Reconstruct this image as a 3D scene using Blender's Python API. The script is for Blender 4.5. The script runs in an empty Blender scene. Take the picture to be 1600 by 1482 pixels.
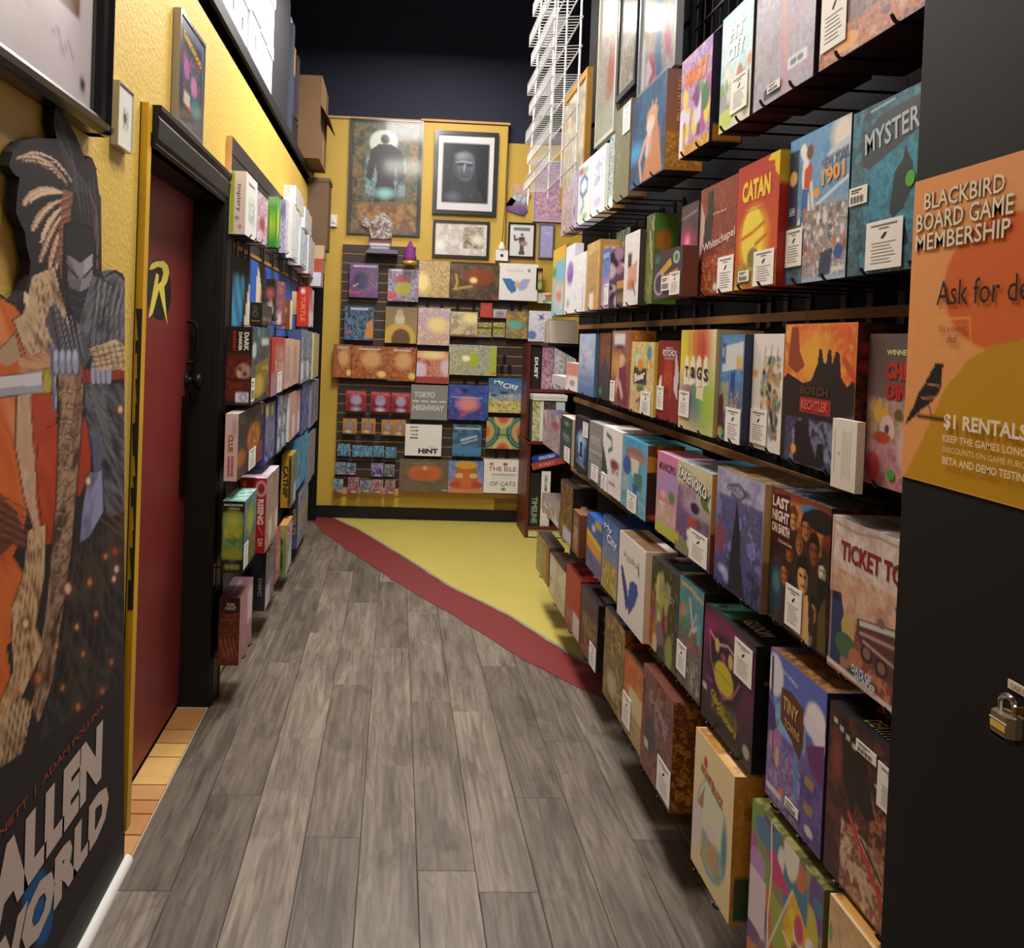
import bpy, bmesh, math, random
import numpy as np
from mathutils import Matrix, Vector
C = bpy.context.scene.collection
PI = math.pi
# ------------------------------------------------------------------ camera
FX, CX, CY, YAW, PIT, ROL, EYE = 1450.0, 700.276, 557.75, 0.055552, 0.01975, 0.037274, 1.5
def _axes():
    def pr(P):
        X, Y, Z = P
        c, s = math.cos(YAW), math.sin(YAW); x = c*X-s*Y; y = s*X+c*Y
        c, s = math.cos(PIT), math.sin(PIT); d = c*y-s*Z; u = s*y+c*Z
        c, s = math.cos(ROL), math.sin(ROL); return (c*x+s*u, -(-s*x+c*u), d)
    return np.array([pr(e) for e in ((1, 0, 0), (0, 1, 0), (0, 0, 1))]).T
RW = _axes()
KM = np.array([[FX, 0, CX], [0, FX, CY], [0, 0, 1.0]])
MI = np.linalg.inv(KM @ RW); EYEP = np.array([0, 0, EYE])
def onX(x, y, X): d = MI @ np.array([x, y, 1.0]); return EYEP + d*X/d[0]
def onY(x, y, Y): d = MI @ np.array([x, y, 1.0]); return EYEP + d*Y/d[1]
def onZ(x, y, Z): d = MI @ np.array([x, y, 1.0]); return EYEP + d*(Z-EYE)/d[2]
def topx(P): v = KM @ RW @ (np.asarray(P, float)-EYEP); return v[:2]/v[2]
def solveY(X, Z, xp):            # depth at which a point of height Z on the plane X shows at column xp
    A = KM @ RW; a = A @ np.array([X, 0, Z-EYE]); b = A[:, 1]
    return (xp*a[2]-a[0])/(b[0]-xp*b[2])
cd = bpy.data.cameras.new('camera'); cam = bpy.data.objects.new('camera', cd); C.objects.link(cam)
cd.sensor_fit = 'HORIZONTAL'; cd.sensor_width = 36; cd.lens = FX/1600*36
cd.shift_x = (800-CX)/1600; cd.shift_y = (CY-741)/1600
cd.clip_start = 0.05; cd.clip_end = 60
m = Matrix(((RW[0][0], -RW[1][0], -RW[2][0], 0), (RW[0][1], -RW[1][1], -RW[2][1], 0), (RW[0][2], -RW[1][2], -RW[2][2], EYE), (0, 0, 0, 1)))
cam.matrix_world = m; bpy.context.scene.camera = cam
# ------------------------------------------------------------------ world, lights, exposure
w = bpy.data.worlds.new('world'); bpy.context.scene.world = w; w.use_nodes = True
w.node_tree.nodes['Background'].inputs[0].default_value = (0.75, 0.8, 0.95, 1)
w.node_tree.nodes['Background'].inputs[1].default_value = 0.25
def area(name, loc, size, power, col, rot=(0, 0, 0), sy=None):
    l = bpy.data.lights.new(name, 'AREA'); l.energy = power; l.color = col; l.size = size
    if sy: l.shape = 'RECTANGLE'; l.size_y = sy
    o = bpy.data.objects.new(name, l); C.objects.link(o); o.location = loc; o.rotation_euler = rot; return o
area('ceiling_panel_light', (0.05, 2.3, 3.84), 0.6, 50, (1, .93, .84), sy=0.9)
area('ceiling_panel_light', (0.1, 4.7, 3.84), 0.6, 80, (1, .96, .93), sy=1.3)
area('ceiling_panel_light', (0.35, 6.6, 3.84), 0.7, 24, (1, .93, .82), sy=0.5)
area('shop_front_light', (-0.3, -1.8, 2.9), 1.4, 16, (1, .88, .74), (math.radians(66), 0, 0))
vs = bpy.context.scene.view_settings
vs.view_transform = 'Standard'; vs.look = 'None'; vs.gamma = 1; vs.use_curve_mapping = False; vs.exposure = 0.45
# ------------------------------------------------------------------ materials
def lin(h):
    if not isinstance(h, str): return tuple(h)
    h = h.lstrip('#')
    if len(h) == 3: h = ''.join(c*2 for c in h)
    v = [int(h[i:i+2], 16)/255 for i in (0, 2, 4)]
    return tuple(x/12.92 if x <= .04045 else ((x+.055)/1.055)**2.4 for x in v)
MATS = {}
def mat(name, col, rough=.6, metal=0, spec=.5, noise=0, nscale=8, bump=0, bscale=60, coat=0, stretch=None, emit=0):
    if name in MATS: return MATS[name]
    M = bpy.data.materials.new(name); M.use_nodes = True; nt = M.node_tree; b = nt.nodes['Principled BSDF']
    c = lin(col); b.inputs['Base Color'].default_value = (*c, 1)
    b.inputs['Roughness'].default_value = rough; b.inputs['Metallic'].default_value = metal; b.inputs['Specular IOR Level'].default_value = spec
    if coat: b.inputs['Coat Weight'].default_value = coat; b.inputs['Coat Roughness'].default_value = .12
    tc = nt.nodes.new('ShaderNodeTexCoord'); mp = nt.nodes.new('ShaderNodeMapping'); nt.links.new(tc.outputs['Object'], mp.inputs[0])
    if stretch: mp.inputs['Scale'].default_value = stretch
    n = nt.nodes.new('ShaderNodeTexNoise'); n.inputs['Scale'].default_value = nscale; n.inputs['Detail'].default_value = 5
    nt.links.new(mp.outputs[0], n.inputs['Vector'])
    mx = nt.nodes.new('ShaderNodeMix'); mx.data_type = 'RGBA'
    nt.links.new(n.outputs['Fac'], mx.inputs[0]); k = max(noise, .03)
    mx.inputs[6].default_value = (*[x*(1-k) for x in c], 1); mx.inputs[7].default_value = (*[min(1, x*(1+k)) for x in c], 1)
    nt.links.new(mx.outputs[2], b.inputs['Base Color'])
    if bump:
        n2 = nt.nodes.new('ShaderNodeTexNoise'); n2.inputs['Scale'].default_value = bscale; n2.inputs['Detail'].default_value = 3
        nt.links.new(mp.outputs[0], n2.inputs['Vector'])
        bp = nt.nodes.new('ShaderNodeBump'); bp.inputs['Strength'].default_value = bump; bp.inputs['Distance'].default_value = .01
        nt.links.new(n2.outputs['Fac'], bp.inputs['Height']); nt.links.new(bp.outputs[0], b.inputs['Normal'])
    if emit: b.inputs['Emission Color'].default_value = (*c, 1); b.inputs['Emission Strength'].default_value = emit
    MATS[name] = M; return M
def printmat(name, rough, spec, coat=0, grain=.05):
    M = bpy.data.materials.new(name); M.use_nodes = True; nt = M.node_tree; b = nt.nodes['Principled BSDF']
    a = nt.nodes.new('ShaderNodeAttribute'); a.attribute_name = 'Col'
    tc = nt.nodes.new('ShaderNodeTexCoord'); n = nt.nodes.new('ShaderNodeTexNoise'); n.inputs['Scale'].default_value = 90; n.inputs['Detail'].default_value = 4
    nt.links.new(tc.outputs['Object'], n.inputs['Vector'])
    mr = nt.nodes.new('ShaderNodeMapRange'); mr.inputs['To Min'].default_value = 1-grain; mr.inputs['To Max'].default_value = 1+grain
    nt.links.new(n.outputs['Fac'], mr.inputs['Value'])
    vm = nt.nodes.new('ShaderNodeVectorMath'); vm.operation = 'SCALE'
    nt.links.new(a.outputs['Color'], vm.inputs[0]); nt.links.new(mr.outputs[0], vm.inputs['Scale'])
    nt.links.new(vm.outputs[0], b.inputs['Base Color'])
    b.inputs['Roughness'].default_value = rough; b.inputs['Specular IOR Level'].default_value = spec
    if coat: b.inputs['Coat Weight'].default_value = coat; b.inputs['Coat Roughness'].default_value = .08
    MATS[name] = M; return M
PRINT = printmat('printed_board', .42, .45)
WRAP = printmat('shrink_wrapped_print', .3, .5, coat=.35)
MATTE = printmat('printed_paper', .7, .25)
GLASSY = printmat('print_under_glass', .35, .4, coat=.35)
black_wall = mat('black_painted_panel', '#141215', .8, spec=.15, noise=.15)
black_metal = mat('black_metal', '#17161a', .4, .3)
slatm = mat('dark_laminate', '#262223', .5, noise=.12)
slatb = mat('dark_brown_laminate', '#3a2c27', .5, noise=.12)
tanwood = mat('raw_fibreboard_edge', '#c89a62', .7, noise=.2, nscale=30)
railwood = mat('rail_wood', '#a27640', .6, noise=.2, nscale=20, stretch=(1, .1, 1))
yellow = mat('yellow_wall_paint', '#dcb954', .55, noise=.06, nscale=3, bump=.25, bscale=70)
yellow2 = mat('yellow_panel_paint', '#c9a540', .5, noise=.05, nscale=3)
blackpaint = mat('black_gloss_paint', '#100f12', .5, spec=.35, noise=.1, bump=.05)
reddoor = mat('dark_red_paint', '#7c2420', .5, noise=.08, nscale=5, bump=.06, bscale=30)
white = mat('white_paint', '#e6e4e0', .5)
whitewire = mat('white_coated_wire', '#dedede', .4)
blackframe = mat('black_frame_wood', '#1b1a1e', .3, coat=.4, noise=.1)
card = mat('brown_cardboard', '#7d5e40', .8, noise=.12)
redwood = mat('red_brown_wood', '#5e1f1b', .45, noise=.25, nscale=12, stretch=(6, 6, .6))
chrome = mat('chrome', '#c8c8c8', .2, 1)
# ------------------------------------------------------------------ mesh helpers
class MB:
    """Collects coloured quads, boxes and prisms and links them as one object."""
    def __init__(s): s.v = []; s.f = []; s.c = []; s.mi = []
    def add(s, vs, fs, col=(1, 1, 1), m=0):
        n = len(s.v); s.v += [tuple(p) for p in vs]
        s.f += [tuple(i+n for i in f) for f in fs]; s.mi += [m]*len(fs)
        if len(col) == len(vs) and not np.isscalar(col[0]) and not isinstance(col, str): s.c += [tuple(x) for x in col]
        else: s.c += [tuple(lin(col))]*len(vs)
        return s
    def box(s, a, b, col='#fff', m=0):
        x0, x1 = sorted((a[0], b[0])); y0, y1 = sorted((a[1], b[1])); z0, z1 = sorted((a[2], b[2]))
        v = [(x0, y0, z0), (x1, y0, z0), (x1, y1, z0), (x0, y1, z0), (x0, y0, z1), (x1, y0, z1), (x1, y1, z1), (x0, y1, z1)]
        return s.add(v, [(0, 3, 2, 1), (4, 5, 6, 7), (0, 1, 5, 4), (1, 2, 6, 5), (2, 3, 7, 6), (3, 0, 4, 7)], lin(col), m)
    def bar(s, p, q, r, n=6, col='#fff', m=0):
        p = Vector(p); q = Vector(q); d = (q-p).normalized()
        a = d.orthogonal().normalized(); b = d.cross(a)
        vs = [pp+(a*math.cos(2*PI*k/n)+b*math.sin(2*PI*k/n))*r for pp in (p, q) for k in range(n)]
        fs = [(k, (k+1) % n, n+(k+1) % n, n+k) for k in range(n)]+[tuple(range(n-1, -1, -1)), tuple(range(n, 2*n))]
        return s.add(vs, fs, lin(col), m)
    def path(s, pts, r, n=6, col='#fff', m=0):
        for a, b in zip(pts[:-1], pts[1:]): s.bar(a, b, r, n, col, m)
        return s
    def prism(s, pts, ax, a, b, col='#fff', m=0):   # polygon pts in the plane normal to ax, swept from a to b
        def P(p, t): return {0: (t, p[0], p[1]), 1: (p[0], t, p[1]), 2: (p[0], p[1], t)}[ax]
        n = len(pts); v = [P(p, a) for p in pts]+[P(p, b) for p in pts]
        fs = [tuple(range(n)), tuple(range(2*n-1, n-1, -1))]+[(k, (k+1) % n, n+(k+1) % n, n+k) for k in range(n)]
        return s.add(v, fs, lin(col), m)
    def build(s, name, mats, parent=None, loc=None, smooth=False):
        me = bpy.data.meshes.new(name)
        o0 = Vector(loc) if loc is not None else Vector((0, 0, 0))
        me.from_pydata([tuple(Vector(p)-o0) for p in s.v] if loc is not None else s.v, [], s.f)
        a = me.color_attributes.new('Col', 'FLOAT_COLOR', 'POINT')
        a.data.foreach_set('color', np.c_[np.array(s.c, float), np.ones(len(s.c))].ravel())
        if not isinstance(mats, (list, tuple)): mats = [mats]
        for x in mats: me.materials.append(x)
        if len(mats) > 1: me.polygons.foreach_set('material_index', s.mi)
        if smooth: me.polygons.foreach_set('use_smooth', [True]*len(me.polygons))
        me.update()
        return link(name, me, parent, o0)
def link(name, me, parent=None, loc=(0, 0, 0)):
    o = bpy.data.objects.new(name, me); C.objects.link(o); o.location = loc
    if parent is not None:
        o.parent = parent; o.location = Vector(loc)-wloc(parent)
    return o
def wloc(o):
    v = Vector(o.location)
    while o.parent: o = o.parent; v += Vector(o.location)
    return v
def fixn(o):
    bm = bmesh.new(); bm.from_mesh(o.data); bmesh.ops.recalc_face_normals(bm, faces=bm.faces); bm.to_mesh(o.data); bm.free(); return o
def tag(o, label=None, cat=None, group=None, kind=None):
    for k, v in (('label', label), ('category', cat), ('group', group), ('kind', kind)):
        if v: o[k] = v
    return o
def empty(name, loc):
    o = bpy.data.objects.new(name, None); C.objects.link(o); o.location = loc; o.empty_display_size = .05; return o
# text -> triangles
_tc = {}
def text_geo(s, bold=0.0, shear=0.0):
    k = (s, bold, shear)
    if k not in _tc:
        cu = bpy.data.curves.new('t', 'FONT'); cu.body = s; cu.resolution_u = 2; cu.offset = bold; cu.shear = shear
        ob = bpy.data.objects.new('t', cu); C.objects.link(ob)
        dg = bpy.context.evaluated_depsgraph_get(); me = bpy.data.meshes.new_from_object(ob.evaluated_get(dg))
        v = np.array([tuple(p.co)[:2] for p in me.vertices]).reshape(-1, 2); f = [tuple(p.vertices) for p in me.polygons]
        bpy.data.objects.remove(ob); bpy.data.curves.remove(cu); bpy.data.meshes.remove(me)
        if len(v):
            lo, hi = v.min(0), v.max(0); v = (v-lo)/np.maximum(hi-lo, 1e-6)
        _tc[k] = (v, f)
    return _tc[k]
# ------------------------------------------------------------------ printed art: colours evaluated at (u, v), u to the viewer's right, v down
def _hash(ix, iy, sd):
    n = (ix*374761393+iy*668265263+sd*974711) & 0x7fffffff
    n = ((n ^ (n >> 13))*1274126177) & 0x7fffffff
    return ((n ^ (n >> 16)) & 0xffff)/65535.0
def vnoise(x, y, sd):
    ix = np.floor(x).astype(np.int64); iy = np.floor(y).astype(np.int64); fx = x-ix; fy = y-iy
    fx = fx*fx*(3-2*fx); fy = fy*fy*(3-2*fy)
    a = _hash(ix, iy, sd); b = _hash(ix+1, iy, sd); c = _hash(ix, iy+1, sd); d = _hash(ix+1, iy+1, sd)
    return (a*(1-fx)+b*fx)*(1-fy)+(c*(1-fx)+d*fx)*fy
def fbm(x, y, sd, o=3):
    r = 0; t = 0; a = 1.0
    for k in range(o): r = r+a*vnoise(x*2**k, y*2**k, sd+k*17); t += a; a *= .55
    return r/t
def _seg(u, v, p, q, asp):
    px, py = u-p[0], (v-p[1])*asp; dx, dy = q[0]-p[0], (q[1]-p[1])*asp
    t = np.clip((px*dx+py*dy)/max(dx*dx+dy*dy, 1e-9), 0, 1)
    return np.hypot(px-t*dx, py-t*dy)
def _poly(u, v, P):
    ins = np.zeros(u.shape, bool); n = len(P)
    for i in range(n):
        x1, y1 = P[i]; x2, y2 = P[(i+1) % n]
        if y1 == y2: continue
        c = ((v >= min(y1, y2)) & (v < max(y1, y2))) & (u < x1+(v-y1)*(x2-x1)/(y2-y1)); ins ^= c
    return ins
def paint(u, v, ops, cell=.02, asp=1.0, seed=1):
    col = np.ones((len(u), 3))*.5
    def mix(c, a): nonlocal col; a = np.clip(a, 0, 1)[:, None]; col = col*(1-a)+np.asarray(c)*a
    k = seed
    for op in ops:
        t = op[0]; k += 7
        if t == 'g':
            a = op[3] if len(op) > 3 else 0; tt = np.clip(v*math.cos(math.radians(a))+u*math.sin(math.radians(a)), 0, 1)[:, None]
            col = np.array(lin(op[1]))*(1-tt)+np.array(lin(op[2]))*tt
        elif t == 'n':
            cols = [np.array(lin(c)) for c in op[1]]; sc = op[2]; al = op[3]; rg = op[4] if len(op) > 4 else None
            s2 = sc*2.3; wx = fbm(u*s2*.7+5, v*s2*asp*.7, k+91, 3)*1.0
            f = .62*fbm(u*s2+wx, v*s2*asp+wx*1.3, k, 4)+.38*fbm(u*s2*3.1, v*s2*asp*3.1, k+55, 3)
            f = np.clip((f-.28)/.44, 0, .999)*(len(cols)-.001); i = f.astype(int); fr = f-i
            A = np.array(cols); j = np.minimum(i+1, len(cols)-1); fr = fr[:, None]
            c = A[i]*(1-fr)+A[j]*fr
            c = c*(.72+.56*fbm(u*s2*5, v*s2*asp*5, k+3, 2))[:, None]; a = np.ones(len(u))*al
            if rg is not None:
                s = cell*2; a *= np.clip((u-rg[0])/s, 0, 1)*np.clip((rg[2]-u)/s, 0, 1)*np.clip((v-rg[1])/s, 0, 1)*np.clip((rg[3]-v)/s, 0, 1)
            a = a[:, None]; col = col*(1-a)+c*a
        elif t == 'e':
            s = op[6] if len(op) > 6 else cell*1.2; d = np.sqrt(((u-op[1])/op[3])**2+((v-op[2])/op[4])**2)
            mix(lin(op[5]), (1-d)*min(op[3], op[4])/s+.5)
        elif t == 'r':
            s = op[6] if len(op) > 6 else cell
            a = np.clip((u-op[1])/s+.5, 0, 1)*np.clip((op[3]-u)/s+.5, 0, 1)*np.clip((v-op[2])/s+.5, 0, 1)*np.clip((op[4]-v)/s+.5, 0, 1)
            mix(lin(op[5]), a)
        elif t == 'm': col = col*op[1]
        elif t == 'p': mix(lin(op[2]), _poly(u, v, op[1])*1.0)
        elif t == 'q':    # palette texture inside a polygon; streaks follow the given direction
            cols = np.array([lin(c) for c in op[2]]); sc = op[3]; al = op[4]; an = math.radians(op[5] if len(op) > 5 else 0)
            a_ = (u*math.cos(an)+v*asp*math.sin(an))*sc*.35; b_ = (-u*math.sin(an)+v*asp*math.cos(an))*sc*1.6
            f = np.clip((.6*fbm(a_, b_, k, 3)+.4*fbm(a_*2.6, b_*2.2, k+9, 2)-.28)/.44, 0, .999)*(len(cols)-1.001); i = f.astype(int); fr = (f-i)[:, None]
            c = cols[i]*(1-fr)+cols[np.minimum(i+1, len(cols)-1)]*fr; a = (_poly(u, v, op[1])*al)[:, None]; col = col*(1-a)+c*a
        elif t == 'l':
            d = np.full(u.shape, 9e9)
            for p, q in zip(op[1][:-1], op[1][1:]): d = np.minimum(d, _seg(u, v, p, q, asp))
            mix(lin(op[3]), (op[2]/2-d)/cell+.5)
        elif t == 'b':
            rnd = random.Random(k); x0, y0, x1, y1 = op[4] if len(op) > 4 else (0, 0, 1, 1)
            for _ in range(op[1]):
                cx, cy = rnd.uniform(x0, x1), rnd.uniform(y0, y1); r = op[2]*rnd.uniform(.5, 1.5); e = rnd.uniform(.6, 1.8)
                d = np.sqrt(((u-cx)/r)**2+((v-cy)*asp/(r*e))**2); mix(lin(rnd.choice(op[3])), (1-d)*r/(cell*1.5)+.5)
        elif t == 'f':    # a plain standing silhouette: centre, foot, height, colour
            cx, fy, h, c = op[1:5]; wd = h*asp*.16
            for q in (('e', cx, fy-h*.91, wd*.42, h*.075, c), ('p', [(cx-wd, fy-h*.8), (cx+wd, fy-h*.8), (cx+wd*.6, fy-h*.4), (cx+wd*.8, fy), (cx+.1*wd, fy), (cx, fy-h*.35), (cx-.1*wd, fy), (cx-wd*.8, fy), (cx-wd*.6, fy-h*.4)], c)):
                col2 = paint_one(u, v, q, cell, asp); mix(lin(c), col2)
    return np.clip(col, 0, 1)
def paint_one(u, v, op, cell, asp):
    if op[0] == 'e':
        d = np.sqrt(((u-op[1])/op[3])**2+((v-op[2])/op[4])**2); return np.clip((1-d)*min(op[3], op[4])/cell+.5, 0, 1)
    return _poly(u, v, op[1])*1.0
_seed = [11]
def face(mb, O, U, V, ops, nx, ny, m=0, off=.0006, sd=None):
    """A printed face: O top-left corner, U and V the full right and down vectors; 't' ops become raised-ink letters."""
    O, U, V = (np.array(x, float) for x in (O, U, V)); _seed[0] += 101; sd = sd or _seed[0]
    lu, lv = np.linalg.norm(U), np.linalg.norm(V); N = np.cross(V, U); N = N/np.linalg.norm(N)
    g = [o for o in ops if o[0] not in 't']
    if len(g) == 1 and g[0][0] == 'g': nx, ny = min(nx, 2), min(ny, 4)
    uu, vv = np.meshgrid(np.linspace(0, 1, nx+1), np.linspace(0, 1, ny+1)); u = uu.ravel(); v = vv.ravel()
    col = paint(u, v, g, cell=max(1/nx, 1/ny*lv/lu)*1.0, asp=lv/lu, seed=sd)
    P = O+u[:, None]*U+v[:, None]*V
    fs = []
    for j in range(ny):
        for i in range(nx):
            a = j*(nx+1)+i; fs.append((a, a+nx+1, a+nx+2, a+1))
    mb.add(P, fs, col, m)
    for t in ops:
        if t[0] != 't': continue
        off += .00018
        s, cx, cy, w, h, c = t[1:7]; rot = t[7] if len(t) > 7 else 0; bold = t[8] if len(t) > 8 else .02
        tv, tf = text_geo(s, bold)
        if not len(tv): continue
        q = tv-.5
        if rot == 90: q = np.c_[q[:, 1], -q[:, 0]]       # reads downwards
        elif rot == -90: q = np.c_[-q[:, 1], q[:, 0]]
        elif rot:
            r = math.radians(rot); asp = (h*lv)/(w*lu); q = np.c_[q[:, 0]*math.cos(r)-q[:, 1]*asp*math.sin(r), (q[:, 0]*math.sin(r)/asp+q[:, 1]*math.cos(r))]
        T = O+(cx+q[:, 0]*w)[:, None]*U+(cy-q[:, 1]*h)[:, None]*V+N*off
        mb.add(T, [tuple(f) for f in tf], c, m)
    return N
def printed_box(name, x0, x1, y0, y1, z0, z1, facing, ops, spine=None, top=None, under=None, m=PRINT, res=None, label=None, cat='game', group=None):
    """A closed carton. facing '-X' (right wall), '+X' (left wall) or '-Y' (back wall)."""
    mb = MB(); A = abs
    ctr = ((x0+x1)/2, (y0+y1)/2, z0)
    if facing == '-X':   F = ((x0, y1, z1), (0, y0-y1, 0), (0, 0, z0-z1)); S = ((x0, y0, z1), (x1-x0, 0, 0), (0, 0, z0-z1))
    elif facing == '+X': F = ((x1, y0, z1), (0, y1-y0, 0), (0, 0, z0-z1)); S = ((x0, y0, z1), (x1-x0, 0, 0), (0, 0, z0-z1))
    else:                F = ((x0, y0, z1), (x1-x0, 0, 0), (0, 0, z0-z1)); S = None
    a, b = topx(np.array(F[0])+np.array(F[2])), topx(np.array(F[0])+np.array(F[1])+np.array(F[2]))
    if res is None:
        wpx = abs(a[0]-b[0]); hpx = max(abs(topx(F[0])[1]-a[1]), abs(topx(np.array(F[0])+np.array(F[1]))[1]-b[1]))
        res = (int(min(130, max(10, wpx/1.15))), int(min(170, max(14, hpx/1.6))))
    face(mb, *F, ops, *res)
    sp = spine or [('g', '#444', '#333')]
    if isinstance(sp, str): sp = [('g', sp, sp)]
    if S:
        spx = abs(topx(S[0])[0]-topx(np.array(S[0])+np.array(S[1]))[0])
        nn = 2 if len(sp) == 1 else int(min(44, max(10, spx/1.1)))
        face(mb, *S, sp, nn, nn*3 if nn < 12 else int(nn*2.4))
        tp = top or sp
        if isinstance(tp, str): tp = [('g', tp, tp)]
        tpg = [o for o in tp if top or o[0] == 'g']
        if facing == '-X': face(mb, (x1, y1, z1), (0, y0-y1, 0), (x0-x1, 0, 0), tpg, 40 if len(tpg) > 1 else 2, 16 if len(tpg) > 1 else 2)
        else: face(mb, (x0, y0, z1), (0, y1-y0, 0), (x1-x0, 0, 0), tpg, 24 if len(tpg) > 1 else 2, 10 if len(tpg) > 1 else 2)
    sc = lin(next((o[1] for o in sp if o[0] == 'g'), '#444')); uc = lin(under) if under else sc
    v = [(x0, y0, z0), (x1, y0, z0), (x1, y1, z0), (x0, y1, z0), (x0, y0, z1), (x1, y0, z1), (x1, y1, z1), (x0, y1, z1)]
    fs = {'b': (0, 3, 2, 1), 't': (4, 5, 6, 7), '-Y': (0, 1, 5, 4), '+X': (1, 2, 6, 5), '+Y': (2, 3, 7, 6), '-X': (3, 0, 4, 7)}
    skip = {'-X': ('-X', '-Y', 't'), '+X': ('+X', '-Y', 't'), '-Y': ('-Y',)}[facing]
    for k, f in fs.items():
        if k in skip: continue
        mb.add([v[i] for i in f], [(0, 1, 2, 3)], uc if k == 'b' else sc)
    o = mb.build(name, m, loc=ctr)
    tag(o, label, cat, group)
    o['_f'] = 0; del o['_f']
    return o, F
# small paper things fixed on a face
def _card_mesh():
    mb = MB(); w, h = 1.0, 1.0
    mb.box((0, 0, 0), (1, .01, -1), '#f3efe8'); 
    def q(x0, z0, x1, z1, c='#55504c'): mb.add([(x0, -.004, -z0), (x1, -.004, -z0), (x1, -.004, -z1), (x0, -.004, -z1)], [(0, 3, 2, 1)], c)
    q(.14, .08, .86, .11, '#7a7571'); q(.36, .15, .64, .175, '#8a8580')
    mb.add([(x, -.004, -z) for x, z in ((.42, .36), (.52, .26), (.60, .25), (.56, .31), (.48, .38))], [(0, 4, 3, 2, 1)], '#2b2826')
    for k in range(7): q(.16+.03*(k % 2), .45+.068*k, .84-.05*((k*3) % 4), .465+.068*k, '#8d8985')
    o = mb.build('rental_card', MATTE); me = o.data; bpy.data.objects.remove(o); return me
def _bar_mesh():
    mb = MB(); mb.box((0, 0, 0), (1, .01, -1), '#efe9df')
    def q(x0, z0, x1, z1): mb.add([(x0, -.004, -z0), (x1, -.004, -z0), (x1, -.004, -z1), (x0, -.004, -z1)], [(0, 3, 2, 1)], '#3a3733')
    for k in range(12): q(.12+.06*k, .5, .12+.06*k+(.02 if k % 3 else .04), .88)
    q(.12, .14, .7, .2); q(.12, .28, .55, .33)
    o = mb.build('price_sticker', MATTE); me = o.data; bpy.data.objects.remove(o); return me
def _dot_mesh(c):
    mb = MB(); mb.add([(.5+.5*math.cos(2*PI*k/20), 0, -.5+.5*math.sin(2*PI*k/20)) for k in range(20)], [tuple(range(20))], c)
    o = mb.build('dot_sticker', MATTE); me = o.data; bpy.data.objects.remove(o); return me
CARD, BARC = _card_mesh(), _bar_mesh(); DOTS = {}
def stick(par, F, kind, u, v, w, h, color=None):
    """Paper label on a printed face; (u, v) its top-left corner and (w, h) its size in fractions of the face."""
    O, U, V = (Vector(x) for x in F); N = V.cross(U).normalized()
    if kind == 'dot':
        me = DOTS.get(color) or _dot_mesh(color); DOTS[color] = me; nm = 'dot_sticker'
    else: me, nm = (CARD, 'rental_card') if kind == 'card' else (BARC, 'price_sticker')
    o = bpy.data.objects.new(nm, me); C.objects.link(o); o.parent = par
    p = O+U*u+V*v+N*(.0016 if kind == 'dot' else .0024)-wloc(par)
    X = U*w; Z = -V*h; Y = -N*.1
    o.matrix_local = Matrix(((X.x, Y.x, Z.x, p.x), (X.y, Y.y, Z.y, p.y), (X.z, Y.z, Z.z, p.z), (0, 0, 0, 1)))
    if kind == 'dot': o['label'] = 'round coloured price dot'
    return o
# ================================================================== SETTING
def st(o, label=None): o['kind'] = 'structure'; return o
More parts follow.
